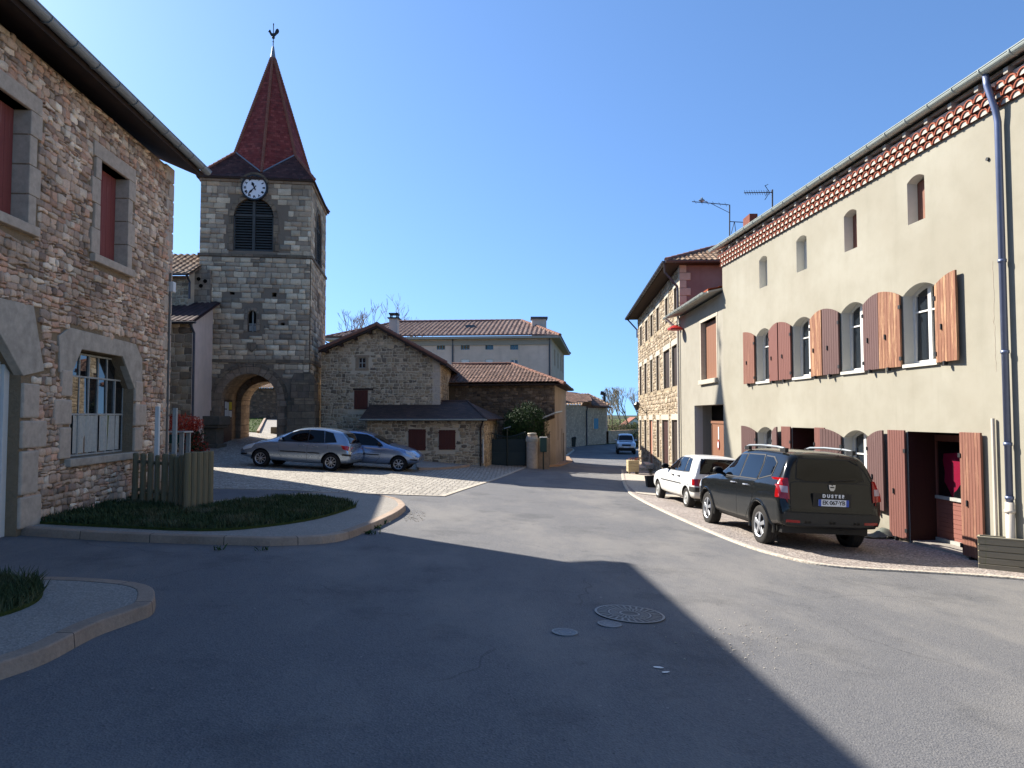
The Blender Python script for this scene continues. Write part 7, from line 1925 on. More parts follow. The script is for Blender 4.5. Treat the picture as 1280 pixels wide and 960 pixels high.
def plate(root, cx, z, yb, txt, tilt=0.0, w=.52, hgt=.11):
    m_ = MB(); m_.box(cx-w/2,cx+w/2,yb-.012,yb,z-hgt/2,z+hgt/2); p_ = m_.build('licence_plate', M['plate_white'], None, V((0,0,0))); p_.parent = root
    for s_ in (-1,1): m_ = MB(); m_.box(cx+s_*(w/2-.045)-.0 if s_ < 0 else cx+w/2-.045, cx-w/2+.045 if s_ < 0 else cx+w/2, yb-.0145, yb-.012, z-hgt/2, z+hgt/2) if False else m_.box(*( (cx-w/2,cx-w/2+.045) if s_ < 0 else (cx+w/2-.045,cx+w/2)), yb-.0145, yb-.0118, z-hgt/2, z+hgt/2); o = m_.build('plate_band', M['plate_blue'], None, V((0,0,0))); o.parent = p_
    mt = Matrix(((1,0,0,cx),(0,0,-1 if False else -1,yb-.0135),(0,1,0,z),(0,0,0,1)))
    if txt: text_mesh(txt, hgt*.86, mt, M['black_ink'], p_, 'plate_lettering', .001, .002, .95)
    return p_
mr = boxp((0,h.y-.012,.875),.66,.03,.22); ad(mr,'plate_recess',M['black_plastic'],tg,False)
plate(r_, 0.02, .835, h.y-.030, 'EK\u00b7067\u00b7YB')
mt = Matrix(((1,0,0,.02),(0,0,-1,h.y-.032),(0,1,0,.945),(0,0,0,1)))
text_mesh('D U S T E R', .072, mt, M['white'], tg, 'badge_lettering', .003, .004, 1.05)
h2, n2 = on_back(0,1.08); bx_ = .02
m_ = MB(); m_.prism([(bx_+a,h2.y-.014,1.085+b) for a,b in [(-.058,.045),(-.02,.045),(0,.03),(.02,.045),(.058,.045),(.05,-.02),(.025,-.055),(-.025,-.055),(-.05,-.02)]], (0,-.012,0)); bd_ = ad(m_,'emblem',M['alloy'],tg,False)
m_ = MB(); m_.box(bx_-.034,bx_+.034,h2.y-.030,h2.y-.026,1.08,1.10); ad(m_,'emblem_slot',M['black_plastic'],bd_,False)
mt = Matrix(((1,0,0,-.60),(0,0,-1,on_back(-.6,.655)[0].y-.014),(0,1,0,.665),(0,0,0,1))); 
m_ = MB(); hw, _ = on_back(0,1.19); m_.tube([(0.0,hw.y-.02,1.185),(.10,hw.y-.035,1.20),(.42,hw.y-.03,1.225)], [.016,.009,.006], 6); ad(m_,'rear_wiper',M['black_plastic'],tg)
for sx in (-1,1):   # roof rails
    m_ = MB(); pts = [(sx*.60,-.40,1.645),(sx*.605,-.32,1.70),(sx*.61,-.1,1.72),(sx*.61,.6,1.735),(sx*.605,1.15,1.72),(sx*.60,1.32,1.68),(sx*.60,1.36,1.65)]
    m_.tube(pts, [.028,.026,.022,.022,.022,.024,.026], 10); rl_ = ad(m_,'roof_rail',M['zinc'])
    m_ = MB(); 
    for yy, z0_ in ((-.33,1.64),(1.22,1.635)): m_.obox((sx*.60-.03,yy-.09,z0_),(.06,0,0),(0,.2,0),(0,0,.07))
    ad(m_,'rail_foot',M['black_plastic'],rl_,False)
    ad(pj([(3.02,.78),(3.34,.74),(3.38,.84),(3.10,.92)],'x',sx,.01,.05,.01),'headlight',M['lens'])
m_ = MB(); m_.tube([(.30,-.45,1.67),(.31,-.62,1.80)], [.008,.004], 6); ad(m_,'roof_aerial',M['black_plastic'])
# ---- old white hatchback
WH = dict(L=3.705, W=.785, ro=.60, wb=2.42, R=.265, Ra=.315, tw=.165, hz=.80, handle='black_plastic', tyre='tyre_dusty', rim='hub_dirty', spokes=0, mirror=(1.60,.93),
 tab=[(-.605,.40,.56,.60,.66,.60),(-.595,.33,.60,.64,.72,.66),(-.56,.30,.68,.74,.755,.69),(-.52,.29,.82,.90,.765,.68),(-.47,.28,.875,1.0,.77,.665),(-.38,.27,.885,1.20,.775,.60),(-.30,.26,.89,1.31,.78,.575),(-.15,.25,.895,1.35,.785,.565),(.3,.24,.895,1.368,.785,.565),(.8,.23,.89,1.365,.785,.565),(1.15,.23,.885,1.33,.785,.55),(1.40,.23,.88,1.20,.785,.57),(1.70,.24,.88,1.0,.785,.62),(1.88,.25,.875,.93,.78,.66),(2.42,.27,.83,.885,.78,.66),(2.8,.29,.77,.82,.755,.62),(2.98,.31,.68,.73,.72,.60),(3.07,.34,.58,.62,.68,.56),(3.10,.38,.52,.56,.62,.52)],
 glass=[[(.86,.93),(1.66,.93),(1.32,1.20),(1.16,1.27),(.90,1.285)],[(.28,.935),(.80,.93),(.84,1.285),(.34,1.29)],[(-.10,.95),(.22,.937),(.28,1.285),(.06,1.26)]],
 doors=[[(.826,.30),(1.62,.30),(1.72,.45),(1.72,.88),(.826,.885)],[(.33,.50),(.45,.30),(.814,.30),(.814,.885),(.22,.89),(.20,.72)]],
 strip=(.60,.02), strip_y=((-.2,.35,2.0),(-.19,1.95,2.05)),
 rearglass=[(-.58,.93),(.58,.93),(.50,1.275),(-.50,1.275)], rgc=1.1, screen=[(-.62,1.72),(.62,1.72),(.52,1.22),(-.52,1.22)])
c = car('parked_hatchback', 'old white five-door hatchback with dirty sills parked beyond the dark grey one', 'car', WH, (5.27,18.75), V((-.10,1)), M['paint_white'])
r_ = c['root']; pj, ad = c['project'], c['add']
for sx in (-1,1):
    ad(pj([(sx*.52,.60),(sx*.735,.61),(sx*.74,.78),(sx*.54,.78)],'y',-1,.012,.05,.015),'taillight',M['red_lens'])
    ad(pj([(-.56,.62),(-.46,.62),(-.44,.78),(-.53,.78)],'x',sx,.008,.05,.01),'taillight_wrap',M['red_lens'])
    ad(pj([(-.58,.46),(-.30,.46),(-.30,.58),(-.58,.58)],'x',sx,.016,.06,.02),'bumper_end',M['bumper_grey'])
ad(pj([(-.72,.46),(.72,.46),(.72,.575),(-.72,.575)],'y',-1,.02,.08,.03),'bumper',M['bumper_grey'])
h = c['bvh'].ray_cast(V((0,-8,.68)), V((0,1,0)))[0]; plate(r_, 0, .69, h.y-.006, '')
# ---- silver-blue five-door hatchback in profile
P7 = dict(L=4.20, W=.865, ro=.70, wb=2.608, R=.315, Ra=.365, tw=.195, hz=.86, handle='paint', spokes=9, spw=(.10,.12), mirror=(1.86,1.0), mirmat='paint_silver',
 tab=[(-.70,.42,.60,.64,.66,.58),(-.68,.36,.66,.72,.74,.66),(-.64,.33,.76,.84,.80,.70),(-.60,.31,.86,.96,.82,.69),(-.52,.30,.95,1.14,.835,.66),(-.42,.29,.985,1.27,.845,.62),(-.28,.28,1.0,1.39,.855,.60),(-.1,.27,.995,1.445,.86,.59),(.3,.25,.975,1.495,.865,.59),(.8,.24,.955,1.51,.865,.59),(1.2,.24,.945,1.48,.865,.58),(1.5,.24,.94,1.405,.865,.58),(1.9,.25,.945,1.22,.865,.62),(2.25,.26,.95,1.06,.86,.68),(2.45,.27,.93,.99,.855,.69),(2.7,.28,.88,.93,.85,.68),(3.05,.30,.80,.85,.82,.64),(3.3,.33,.70,.76,.76,.58),(3.45,.36,.60,.66,.68,.52),(3.50,.40,.54,.58,.60,.46)],
 glass=[[(.92,.99),(1.98,.985),(1.92,1.06),(1.55,1.29),(1.30,1.385),(.95,1.41)],[(.30,1.01),(.87,.992),(.90,1.41),(.40,1.40)],[(-.15,1.05),(.25,1.012),(.34,1.395),(.05,1.33)]],
 doors=[[(.896,.34),(1.75,.34),(1.90,.50),(2.0,.95),(.896,.955)],[(.38,.60),(.52,.34),(.884,.34),(.884,.955),(.16,.98),(.14,.80)]],
 strip=(.60,.04), strip_y=((.42,.92),(.86,1.88)),
 rearglass=[(-.58,1.02),(.58,1.02),(.50,1.34),(-.50,1.34)], rgc=1.2, screen=[(-.64,2.28),(.64,2.28),(.54,1.56),(-.54,1.56)])
P7['handle'] = 'zinc'
Yp = 25.5
rear = P(413.4,589); frnt = P(322,583.5); hdv = (frnt-rear).normalized()
pos = rear + V((hdv.y*-1, hdv.x))*0 
nrm = V((-hdv.y, hdv.x)); nrm = nrm if nrm.y > 0 else -nrm
c = car('parked_hatchback', 'light silver blue five-door hatchback seen side on, facing the church arch', 'car', P7, tuple(rear+nrm*.75), hdv, M['paint_silver'])
pj, ad = c['project'], c['add']
for sx in (-1,1):
    ad(pj([(-.66,.74),(-.42,.80),(-.34,.93),(-.56,.92),(-.64,.86)],'x',sx,.01,.05,.015),'taillight',M['red_lens'])
    ad(pj([(2.98,.66),(3.30,.58),(3.38,.66),(3.18,.76),(2.86,.82)],'x',sx,.008,.05,.01),'headlight',M['lens'])
    ad(pj([(-.68,.56),(-.40,.58),(-.40,.64),(-.68,.63)],'x',sx,.014,.06,.02),'bumper_strip',M['black_plastic'])
    ad(pj([(3.15,.42),(3.44,.40),(3.44,.46),(3.15,.48)],'x',sx,.012,.06,.02),'bumper_strip',M['black_plastic'])
# ---- steel blue three-door hatchback
P6 = dict(L=3.83, W=.825, ro=.63, wb=2.44, R=.295, Ra=.345, tw=.18, hz=.82, handle='black_plastic', spokes=7, spw=(.13,.16), mirror=(1.68,.96),
 tab=[(-.63,.42,.60,.64,.62,.56),(-.61,.36,.66,.74,.70,.64),(-.57,.32,.78,.90,.76,.67),(-.50,.30,.90,1.08,.79,.64),(-.38,.28,.94,1.25,.80,.59),(-.22,.27,.945,1.34,.815,.57),(.1,.25,.94,1.40,.825,.565),(.6,.24,.925,1.425,.825,.565),(1.0,.24,.91,1.40,.825,.56),(1.3,.24,.905,1.31,.825,.56),(1.65,.25,.905,1.13,.825,.60),(1.98,.26,.905,1.0,.82,.66),(2.2,.27,.88,.95,.815,.66),(2.5,.28,.83,.90,.81,.65),(2.8,.30,.76,.82,.78,.60),(3.0,.33,.66,.72,.72,.54),(3.14,.37,.57,.62,.64,.48),(3.19,.41,.52,.56,.56,.43)],
 glass=[[(.50,.95),(1.78,.945),(1.70,1.02),(1.38,1.21),(1.12,1.305),(.54,1.33)],[(-.18,.98),(.40,.955),(.44,1.33),(.10,1.30),(-.14,1.18)]],
 doors=[[(.50,.33),(1.55,.33),(1.70,.5),(1.80,.90),(.42,.91),(.40,.6)]],
 strip=(.58,.04), strip_y=((.0,.46),(.38,1.68)),
 rearglass=[(-.54,.98),(.54,.98),(.46,1.26),(-.46,1.26)], rgc=1.1, screen=[(-.60,2.0),(.60,2.0),(.50,1.36),(-.50,1.36)])
rf_ = P(498,589.5); 
h6 = V((1,-.06)).normalized(); rc = rf_ - h6*2.44; n6 = V((-h6.y,h6.x))
c = car('parked_hatchback', 'steel blue three-door hatchback parked behind the light silver one, facing right', 'car', P6, tuple(rc+n6*.72), h6, M['paint_silver2'])
pj, ad = c['project'], c['add']
for sx in (-1,1):
    ad(pj([(2.72,.70),(3.02,.58),(3.06,.66),(2.9,.76),(2.66,.80)],'x',sx,.008,.05,.01),'headlight',M['lens'])
    ad(pj([(2.86,.46),(3.12,.45),(3.12,.50),(2.86,.51)],'x',sx,.012,.06,.02),'bumper_strip',M['black_plastic'])
    ad(pj([(-.58,.74),(-.44,.76),(-.44,.94),(-.52,.94)],'x',sx,.01,.05,.01),'taillight',M['red_lens'])
# ---- silver off-roader coming up the street
OF = dict(L=4.5, W=.90, ro=.85, wb=2.7, R=.37, Ra=.44, tw=.24, hz=1.05, mirror=(1.72,1.2), mirmat='paint_4x4',
 tab=[(-.85,.5,.85,.95,.8,.7),(-.82,.45,1.0,1.3,.86,.68),(-.74,.44,1.08,1.7,.88,.66),(-.6,.44,1.1,1.78,.89,.66),(0,.44,1.1,1.82,.90,.66),(1.0,.44,1.1,1.82,.90,.66),(1.4,.44,1.1,1.76,.90,.65),(1.75,.44,1.1,1.40,.90,.68),(2.0,.44,1.1,1.16,.90,.72),(2.7,.44,1.06,1.12,.90,.74),(3.2,.46,1.0,1.06,.87,.72),(3.4,.48,.9,.96,.82,.68),(3.5,.5,.78,.84,.76,.62),(3.54,.52,.7,.76,.70,.56)],
 glass=[[(.9,1.18),(1.7,1.17),(1.45,1.55),(1.3,1.66),(.9,1.68)],[(.1,1.18),(.84,1.18),(.84,1.68),(.15,1.68)],[(-.65,1.2),(.02,1.18),(.05,1.68),(-.6,1.66)]],
 doors=[], rearglass=[(-.6,1.2),(.6,1.2),(.55,1.65),(-.55,1.65)], rgc=1.4, screen=[(-.68,1.98),(.68,1.98),(.6,1.44),(-.6,1.44)])
q = P(783,568); h4 = V((-.12,-1)).normalized()
c = car('off_roader', 'silver blue off-roader facing the camera far down the street', 'car', OF, (q.x-h4.x*3.4,q.y+3.4), h4, M['paint_4x4'])
pj, ad = c['project'], c['add']
for sx in (-1,1): ad(pj([(sx*.45,.74),(sx*.72,.76),(sx*.72,.94),(sx*.45,.92)],'y',1,.012,.08,.02),'headlight',M['lens'])
ad(pj([(-.40,.76),(.40,.76),(.40,.92),(-.40,.92)],'y',1,.012,.08,.02),'grille',M['bumper_grey'])
ad(pj([(-.70,.52),(.70,.52),(.70,.62),(-.70,.62)],'y',1,.03,.08,.04),'bumper',M['bumper_grey'])
h = c['bvh'].ray_cast(V((0,8,.66)), V((0,-1,0)))[0]; m_ = MB(); m_.box(-.26,.26,h.y+.02,h.y+.035,.62,.73); o = m_.build('licence_plate', M['plate_white'], None, V((0,0,0))); o.parent = c['root']

# ============================================================ PLANTS AND SMALL THINGS
def leaf_cloud(name, mats, parent, centre, rad, n, size, seed=1, shape=None, clump=.35, up=0.0):
    rnd = random.Random(seed); mb = MB(); c = V(centre); r = V(rad); 
    cl = []
    for _ in range(max(6,n//90)):
        while True:
            p = V((rnd.uniform(-1,1),rnd.uniform(-1,1),rnd.uniform(-1,1)))
            if p.length < 1 and (p.length > .45 or rnd.random() < .25): break
        cl.append(p)
    for i in range(n):
        q = rnd.choice(cl); p = q + V((rnd.gauss(0,clump),rnd.gauss(0,clump),rnd.gauss(0,clump)))*.6
        if p.length > 1.12: p *= 1.05/p.length*rnd.uniform(.85,1.08)
        pos = c + V((p.x*r.x,p.y*r.y,p.z*r.z))
        a = V((rnd.gauss(0,1),rnd.gauss(0,1),rnd.gauss(0,1)+up)).normalized(); b = a.orthogonal().normalized(); b.rotate(Matrix.Rotation(rnd.uniform(0,6.28),3,a)); s = size*rnd.uniform(.6,1.4)
        mb.face([pos-b*s*.28, pos+a*s*.5-b.cross(a)*s*.1, pos+b*s*.28+a*s*.1, pos+a*s], rnd.randrange(len(mats)))
    return mb.build(name, mats, parent)
# dark evergreen bush by the gate
b0 = at(657,575,36.0); bz_ = g(b0.x,36)
bu = thing('evergreen_bush', 'dense dark green bush behind the metal gate and stone pillar', 'bush', (b0.x,36,bz_))
mb = MB(); rnd = random.Random(4)
for k in range(14):
    a = rnd.uniform(0,6.28); e = V((b0.x+math.cos(a)*rnd.uniform(.2,.8),36+math.sin(a)*rnd.uniform(.2,.7),bz_+rnd.uniform(1.2,2.5))); mb.tube([(b0.x+math.cos(a)*.1,36+math.sin(a)*.1,bz_-.05),(b0.x+math.cos(a)*.3,36+math.sin(a)*.25,bz_+.8),e],[.05,.035,.012],6)
mb.build('stem', M['bark'], bu)
zt_ = at(657,508,36).z
leaf_cloud('foliage', [M['leaf_dark'],M['leaf_mid'],M['leaf_dark']], bu, (b0.x,36,(bz_+.45+zt_)/2), (1.06,.95,(zt_-bz_-.3)/2), 12000, .13, 3, up=.8, clump=.28)
# stand with planter and red shrub behind the fence
q = at(222,560,17.6)
pz = g(q.x,17.6)
rs = thing('red_shrub', 'bushy shrub with bright red leaves behind the log fence', 'shrub', (q.x+.1,18.0,pz))
mb = MB(); rnd = random.Random(8); tops = at(224,530,18)
for k in range(22):
    a = rnd.uniform(0,6.28); rr = rnd.uniform(.1,.5); mb.tube([(q.x+.1,18.0,pz),(q.x+.1+math.cos(a)*rr*.5,18+math.sin(a)*rr*.5,pz+.7),(q.x+.1+math.cos(a)*rr,18+math.sin(a)*rr,tops.z+rnd.uniform(-.2,.2))],[.018,.012,.004],5)
mb.build('stem', M['bark'], rs)
leaf_cloud('foliage', [M['red_leaf'],M['red_leaf2']], rs, (tops.x,18.0,tops.z-.03), (.52,.4,.30), 1700, .075, 5)
leaf_cloud('lower_foliage', [M['leaf_dark'],M['leaf_dark'],M['red_leaf']], rs, (tops.x+.3,18.05,tops.z-.55), (.36,.35,.42), 1300, .085, 6)
pt = thing('plant_stand', 'pale wooden stand holding a dark green flower box behind the log fence', 'plant stand', (q.x-.2,17.2,pz))
z1 = at(222,541,17.2).z; x0_, x1_ = at(208,550,17.2).x, at(232,550,17.2).x
mb = MB()
for x in (x0_,x1_-.06,(x0_+x1_)/2+.12): 
    for y in (17.1,17.45): mb.box(x,x+.05,y,y+.05,pz-.05,z1)
mb.box(x0_-.03,x1_+.03,17.05,17.55,z1,z1+.04); mb.box(x0_,x1_,17.1,17.5,pz+.35,pz+.39); mb.build('stand', M['grey_paint'], pt, bevel=.004)
mb = MB(); a, b = at(209,552,17.05).x, at(222,552,17.05).x; zz = at(215,553,17.05).z; mb.box(a,b,16.98,17.3,zz-.02,z1-.04); mb.build('flower_box', M['green_plastic'], pt, bevel=.01)
# log fence at the corner of the stone house
fn = thing('log_fence', 'weathered half-log palisade fence at the corner of the stone house', 'fence', (-6.4,13.6,.1))
rnd = random.Random(11); tl_ = []
base = [(168,624),(178,625),(187,626),(196,627),(205,628),(214,629),(221,630),(227,631)]
mb = MB()
for i,(u,v) in enumerate(base):
    p = P(u, v+4, .13); zt = at(u, 566+i*.6+rnd.uniform(-2,2), p.y).z; zb = g(p.x,p.y)+.05; r = .05+rnd.uniform(-.008,.012)
    mb = MB(); tx_ = rnd.uniform(-.01,.01); mb.tube([(p.x,p.y,zb),(p.x+tx_,p.y,zt-.02),(p.x+tx_,p.y,zt)],[r,r*.95,r*.6],10); mb.build('post', M['fence_wood'], fn, smooth=False)
base2 = [(233,635),(240,634),(247,633),(254,632),(261,631)]
for i,(u,v) in enumerate(base2):
    p = P(u, v+2, .13); zt = at(u, 566.5-.8*i+rnd.uniform(-1,1), p.y).z; zb = g(p.x,p.y)+.03; r = .068+rnd.uniform(-.01,.008)
    mb = MB(); mb.tube([(p.x,p.y,zb),(p.x,p.y,zt-.015),(p.x,p.y,zt)],[r,r*.97,r*.8],12); mb.build('post', M['fence_wood'], fn, smooth=False)
pa, pb_ = P(168,628,.13), P(227,635,.13); mb = MB()
for h in (.35,.85): mb.tube([(pa.x,pa.y+.09,g(*pa)+h),(pb_.x,pb_.y+.09,g(*pb_)+h)],.03,8); mb.tube([(pb_.x,pb_.y+.09,g(*pb_)+h),(P(261,633,.13).x,P(261,633,.13).y+.08,g(*pb_)+h)],.03,8)
mb.build('rail', M['fence_wood'], fn)
for i, (u, vt, lab) in enumerate(((184,508,'left one of two slim white stakes rising behind the log fence'),(206.5,510,'right one of two slim white stakes rising behind the log fence'))):
    p = P(u, 632, .1); mb = MB(); zt = at(u,vt,p.y+.3).z; mb.box(p.x-.035,p.x+.035,p.y+.27,p.y+.33,g(*p)+.05,zt)
    o = mb.build('stake', M['grey_paint'] if i else M['white_paint'], None, V((p.x,p.y+.3,g(*p)+.05)), bevel=.004); tag(o, lab, 'stake', 'white stakes by the fence')
# manhole covers, patches of paint on the road
def disc_on_road(u, v, ru, mat, name, label, cat, ring=True, group=None):
    p = P(u,v); r = abs(P(u+ru,v).x-p.x); z = g(*p); mb = MB(); n = 36
    gx = (g(p.x+.5,p.y)-g(p.x-.5,p.y)); gy_ = (g(p.x,p.y+.5)-g(p.x,p.y-.5))
    def q(rad,a,h): x, y = p.x+rad*math.cos(a), p.y+rad*math.sin(a); return V((x,y,z+(x-p.x)*gx+(y-p.y)*gy_+h))
    mb.mesh([q(r,2*math.pi*k/n,.006) for k in range(n)]+[q(r,2*math.pi*k/n,-.02) for k in range(n)], [tuple(range(n))]+[(k,n+k,n+(k+1)%n,(k+1)%n) for k in range(n)])
    o = mb.build(name, mat, None, V((p.x,p.y,z))); tag(o,label,cat,group)
    mb = MB()
    rings = ((r,.93*r),(.62*r,.57*r),(.3*r,.24*r)) if r > .2 else ((r,.85*r),(.5*r,.4*r))
    for (ra,rb) in rings:
        for k in range(n): mb.face([q(ra,2*math.pi*k/n,.011),q(ra,2*math.pi*(k+1)/n,.011),q(rb,2*math.pi*(k+1)/n,.011),q(rb,2*math.pi*k/n,.011)])
    m_ = 28 if r > .2 else 10
    for k in range(m_):
        a = 2*math.pi*k/m_; w = .045 if r > .2 else .1
        mb.face([q(.66*r,a-w,.011),q(.66*r,a+w,.011),q(.9*r,a+w*.8+.06,.011),q(.9*r,a-w*.8+.06,.011)])
        if r > .2: mb.face([q(.33*r,a-w,.011),q(.33*r,a+w,.011),q(.54*r,a+w+.08,.011),q(.54*r,a-w+.08,.011)])
    mb.build('raised_pattern', M['iron_light'], o, origin=V((p.x,p.y,z)))
M['iron_light'] = plain('worn_iron', '#8a8681', .5, .5, .3, nz=.25, sc=30); M['iron_cover'] = plain('cast_iron_cover', '#55534f', .6, .5, .3, nz=.3, sc=30)
M['iron_mid'] = plain('small_iron_cover', '#7c7c7e', .55, .5, .3, nz=.25, sc=30)
disc_on_road(787,768,41,M['iron_cover'],'manhole_cover','large round cast iron manhole cover with radial pattern in the road','manhole cover')
disc_on_road(762,781,14.5,M['iron_mid'],'valve_cover','small round cover touching the large manhole cover','valve cover')
disc_on_road(706,791,16,M['iron_mid'],'valve_cover','small pale round cover left of the large manhole cover','valve cover')
mb = MB()
for (u,v,w,h,s) in ((823,835,7,1.2,.3),(832,841,5,1,-.2)):
    pts = [P(u+w*math.cos(a)+rnd.uniform(-1,1), v+h*math.sin(a)+s*math.cos(a)*2) for a in [k*math.pi/5 for k in range(10)]]; mb.face([(p.x,p.y,g(*p)+.006) for p in pts])
tag(mb.build('paint_marks', M['white_paint']), kind='structure')
M['dust_patch'] = m_gravel('pale_worn_asphalt', ['#7f7c78','#8c8882','#74716e'], 90.0, .4)
# wooden planter boxes
def planter(u0,u1,vt,vb,Y0,Y1,label,mat,rows,xr=None,group=None,name='planter',soil=True,legs=False):
    pass
# right-hand long planter of grey planks
pl = thing('plank_planter', 'long mossy grey plank planter against the cream wall by the downpipe', 'planter', (7.2,9.6,g(7.2,9.8)))
pA = P(1223,708,.05); fr = F(pA.x,pA.y,.06,-1); fr.n = V((-1,-.06,0)).normalized()
zb = g(*pA)+.0; ztp = at(1224,672,pA.y).z; Hh = ztp-zb; Lp = .66; Dp = .36
fr = F(pA.x,pA.y,1,-.66); fr.n = V((-.66,-1,0)).normalized()      # front side faces the street corner
for k in range(5):
    mb = MB(); z0_ = zb+Hh*k/5; mb.fbox(fr,0,Lp,-.03,rnd.uniform(-.002,.003),z0_+.004,z0_+Hh/5-.004); mb.build('plank', M['plank_grey'], pl, bevel=.004)
for k in range(5):
    mb = MB(); z0_ = zb+Hh*k/5; mb.fbox(fr,.0,.028,-Dp,-.031,z0_+.004,z0_+Hh/5-.004); mb.build('end_plank', M['plank_pale'], pl, bevel=.004)
mb = MB(); mb.fbox(fr,.05,Lp-.03,-Dp+.03,-.035,zb+.05,ztp-.06); mb.build('soil', M['turf'], pl)
mb = MB(); mb.fbox(fr,.0,Lp,-Dp,-Dp+.03,zb,ztp); mb.fbox(fr,Lp-.03,Lp,-Dp+.03,-.03,zb,ztp); mb.build('rear_board', M['plank_grey'], pl)
mb = MB(); mb.fbox(fr,-.012,Lp,-.05,.012,ztp-.002,ztp+.022); mb.build('rim_board', M['plank_grey'], pl, bevel=.004)
# pale box planter by the tall stone house
q = P(790,592,.05); bxp = thing('box_planter', 'pale wooden box planter on feet at the near end of the tall stone house', 'planter', (q.x,q.y,g(*q)))
x0_, x1_, z0_, z1_ = at(785.5,590,q.y).x, at(799,590,q.y).x, at(790,590,q.y).z, at(790,575.5,q.y).z
mb = MB(); 
for k in range(4): mb.box(x0_,x1_,q.y,q.y+.6,z0_+(z1_-z0_)*k/4+.005,z0_+(z1_-z0_)*(k+1)/4-.005)
mb.build('box', M['plank_pale'], bxp, bevel=.006)
for (x,y) in ((x0_+.02,q.y+.03),(x1_-.1,q.y+.03),(x0_+.02,q.y+.5),(x1_-.1,q.y+.5)):
    mb = MB(); mb.box(x,x+.08,y,y+.08,z0_-.12,z0_+.01); mb.build('foot', M['plank_grey'], bxp)
leaf_cloud('foliage', [M['leaf_olive'],M['red_leaf']], bxp, ((x0_+x1_)/2+.15,q.y+.3,z1_+.04), (.3,.2,.07), 160, .08, 9)
# black square pot
q = P(815,609,.05); bp = thing('square_pot', 'dark square plant pot standing between the stone steps and the white car', 'plant pot', (q.x,q.y,g(*q)))
x0_, x1_ = at(808.5,600,q.y).x, at(822,600,q.y).x; z0_ = g(*q)+.04; z1_ = at(815,596,q.y).z
mb = MB(); t_ = .05; mb.mesh([(x0_+t_,q.y+t_,z0_),(x1_-t_,q.y+t_,z0_),(x1_-t_,q.y+.45-t_,z0_),(x0_+t_,q.y+.45-t_,z0_),(x0_,q.y,z1_),(x1_,q.y,z1_),(x1_,q.y+.45,z1_),(x0_,q.y+.45,z1_)],[(0,1,5,4),(1,2,6,5),(2,3,7,6),(3,0,4,7)]); mb.box(x0_+.02,x1_-.02,q.y+.02,q.y+.43,z1_-.08,z1_-.05); mb.build('pot', M['black_plastic'], bp)
leaf_cloud('foliage', [M['leaf_olive'],M['bark']], bp, ((x0_+x1_)/2,q.y+.22,z1_+.12), (.12,.12,.17), 120, .07, 12, up=1)
# shrub in tub by the dark door of the tall house
# bare shrubs at the pavement edge
# crumpled grey sheet/sacking lying by the wall behind the dark SUV
q = P(1096,671,.05)
mb = MB(); n = 16; vs = []
for j in range(7):
    for i in range(n):
        u_, v_ = i/(n-1), j/6; x = q.x-.22+.62*u_; y = q.y-.12+.34*v_
        vs.append((x, y, g(x,y)+.06+.03*noise.noise((x*7,y*7,0))+ .17*max(0,math.sin(u_*3.0-.2))**2*math.sin(math.pi*v_)*(.4+u_)))
mb.mesh(vs, [(j*n+i,j*n+i+1,(j+1)*n+i+1,(j+1)*n+i) for j in range(6) for i in range(n-1)])
put('crumpled_sheet','crumpled grey sheet lying against the cream wall behind the dark grey car','sheet',mb,'litter',(q.x,q.y,g(*q)+.05),smooth=True)
# weeds along the kerb
mb = MB(); rnd = random.Random(21)
for (u,v,n_) in ((461,668,26),(473,661,18),(330,688,10),(270,688,10),(478,655,16)):
    p = P(u,v)
    for _ in range(n_):
        a = rnd.uniform(0,6.28); l = rnd.uniform(.03,.09); b = V((p.x+rnd.gauss(0,.05),p.y+rnd.gauss(0,.03),g(*p)+.005)); w = V((-math.sin(a),math.cos(a),0))*.008
        t_ = b+V((math.cos(a)*l,math.sin(a)*l,rnd.uniform(.03,.08))); mb.face([b-w,b+w,(b+t_)/2+w*1.3+V((0,0,.015)),t_]); 
w_ = mb.build('weeds', M['leaf_mid']); tag(w_,'small green weeds growing along the kerb joints','weeds',kind='stuff')
# gravel crumbs at the kerb tip
mb = MB()
for _ in range(150):
    p = P(505+rnd.uniform(0,26), 646+rnd.uniform(-8,6)); s = rnd.uniform(.006,.016); z = g(*p); mb.obox((p.x,p.y,z),(s,0,0),(0,s,0),(0,0,s*.7))
for _ in range(90):
    p = P(920+rnd.gauss(20,40), 800+rnd.gauss(0,16)); s = rnd.uniform(.004,.011); z = g(*p); mb.obox((p.x,p.y,z),(s,0,0),(0,s,0),(0,0,s*.7))
tag(mb.build('grit', M['palestone']),'loose grit scattered on the asphalt','grit',kind='stuff')
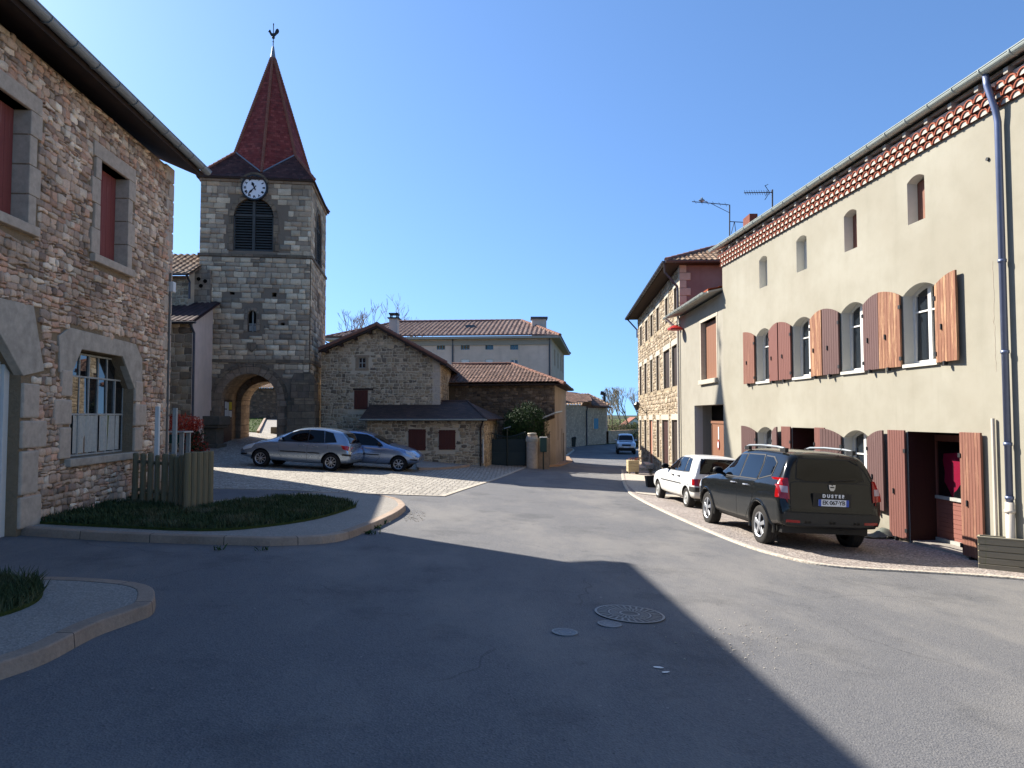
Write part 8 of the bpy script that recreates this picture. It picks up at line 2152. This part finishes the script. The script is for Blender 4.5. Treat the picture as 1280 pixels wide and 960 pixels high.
# ---- bare trees
def bare_tree(name,label,base,h,seed,spread=.5,group=None,mat='bark_red',levels=6,r0=.16,ratio=.76,fan=(2,3)):
    rnd = random.Random(seed); t = thing(name,label,'tree',base,group); trunk = MB(); crown = MB()
    def grow(p, d, L, r, lv, mb):
        n = 3; pts = [p]; q = p.copy(); dd = d.copy()
        for i in range(n):
            dd = (dd + V((rnd.gauss(0,.13),rnd.gauss(0,.13),rnd.gauss(.05,.06)))).normalized(); q = q + dd*L/n; pts.append(q.copy())
        mb.tube(pts, [r*(1-.3*i/n) for i in range(n+1)], 5 if lv > 2 else 3, cap=False)
        if lv <= 0: return
        for k in range(rnd.randint(*fan)):
            ax = V((rnd.gauss(0,1),rnd.gauss(0,1),rnd.gauss(0,.4))).normalized(); nd = (dd + ax*spread*rnd.uniform(.6,1.3)).normalized(); nd.z = nd.z*.8+.25; nd.normalize()
            grow(pts[rnd.choice((2,3,3))] if lv < levels else pts[-1], nd, L*ratio*rnd.uniform(.8,1.1), max(.02,r*.62), lv-1, crown)
    grow(V(base), V((rnd.gauss(0,.03),rnd.gauss(0,.03),1)).normalized(), h*.28, r0, levels, trunk)
    trunk.build('trunk', M['bark'], t); crown.build('crown', M[mat], t); return t
M['far_twigs'] = plain('pale_twigs', '#94877a', .95, .1, nz=.2, sc=.6, bump=0); M['willow_twigs'] = plain('willow_twigs', '#8f8470', .95, .1, nz=.25, sc=.6, bump=0)
q0, q1 = at(455,450,86), at(490,450,86)
bare_tree('bare_tree','wide bare tree rising behind the long building, left of the white chimney',(q0.x,86,1.5),16.5,5,.55,'bare trees behind the long building',levels=6,r0=.22)
bare_tree('bare_tree','smaller bare tree rising directly behind the white chimney',(q1.x+1.2,87,1.5),15.5,9,.5,'bare trees behind the long building',levels=6,r0=.18)
bare_tree('bare_tree','sparse bare treetop showing low beside the church tower',(at(418,450,92).x,92,.5),10.0,15,.6,'bare trees behind the long building',levels=5,r0=.16)
for i,(u,Y,h,lab) in enumerate(((757,122,8,'bare willow just right of the far stone house roof'),(767,128,10.5,'tall bare willow left of the middle of the far clump'),(777,124,11.5,'tallest bare willow in the middle of the far clump'),(787,130,11,'bare willow above the small white gabled house'),(798,122,9.5,'bare willow at the right edge, beside the tall stone house'))):
    q = at(u,535,Y); t_ = bare_tree('bare_willow',lab,(q.x,Y,-2.2),h,30+i,.42,'bare willows far down the street','willow_twigs',levels=6,r0=.16,fan=(2,3),ratio=.74)
# scrub and hedge under the willows
def bush(name,label,u,Y,w,h,mats,n,size,seed,group=None,zb=-1.9):
    q = at(u,535,Y); t_ = thing(name,label,'bush' if name != 'hedge' else 'hedge',(q.x,Y,zb),group)
    mb = MB(); rnd = random.Random(seed)
    for k in range(8): a = rnd.uniform(0,6.28); mb.tube([(q.x,Y,zb-.1),(q.x+math.cos(a)*w*.4,Y+math.sin(a)*w*.4,zb+h*.8)],[.06,.02],5)
    mb.build('stem', M['bark'], t_); leaf_cloud('foliage', mats, t_, (q.x,Y,zb+h*.5), (w,w*.8,h*.52), n, size, seed); return t_
bush('scrub_bush','olive scrub bush beside the end of the far stone house',766,112,2.2,2.7,[M['leaf_olive'],M['willow_twigs']],1300,.3,41,'olive scrub under the willows')
bush('scrub_bush','olive scrub bush in the middle under the tallest willow',776,114,2.6,3.1,[M['leaf_olive'],M['willow_twigs']],1500,.3,42,'olive scrub under the willows')
bush('scrub_bush','pale green scrub bush left of the small white gabled house',785,118,2.0,2.2,[M['leaf_olive'],M['leaf_mid']],1100,.28,43,'olive scrub under the willows')
bush('scrub_bush','olive scrub bush just left of the tall stone house',797,112,1.8,2.3,[M['leaf_olive'],M['leaf_mid']],1000,.28,44,'olive scrub under the willows')
bush('hedge','dark clipped hedge above the silver off-roader',780,96,2.3,1.9,[M['leaf_dark']],1800,.2,45)
bush('hedge','dark shrub standing right of the silver off-roader',796,80,1.0,1.7,[M['leaf_dark'],M['leaf_mid']],900,.16,46,zb=-1.85)
bpy.context.view_layer.update()
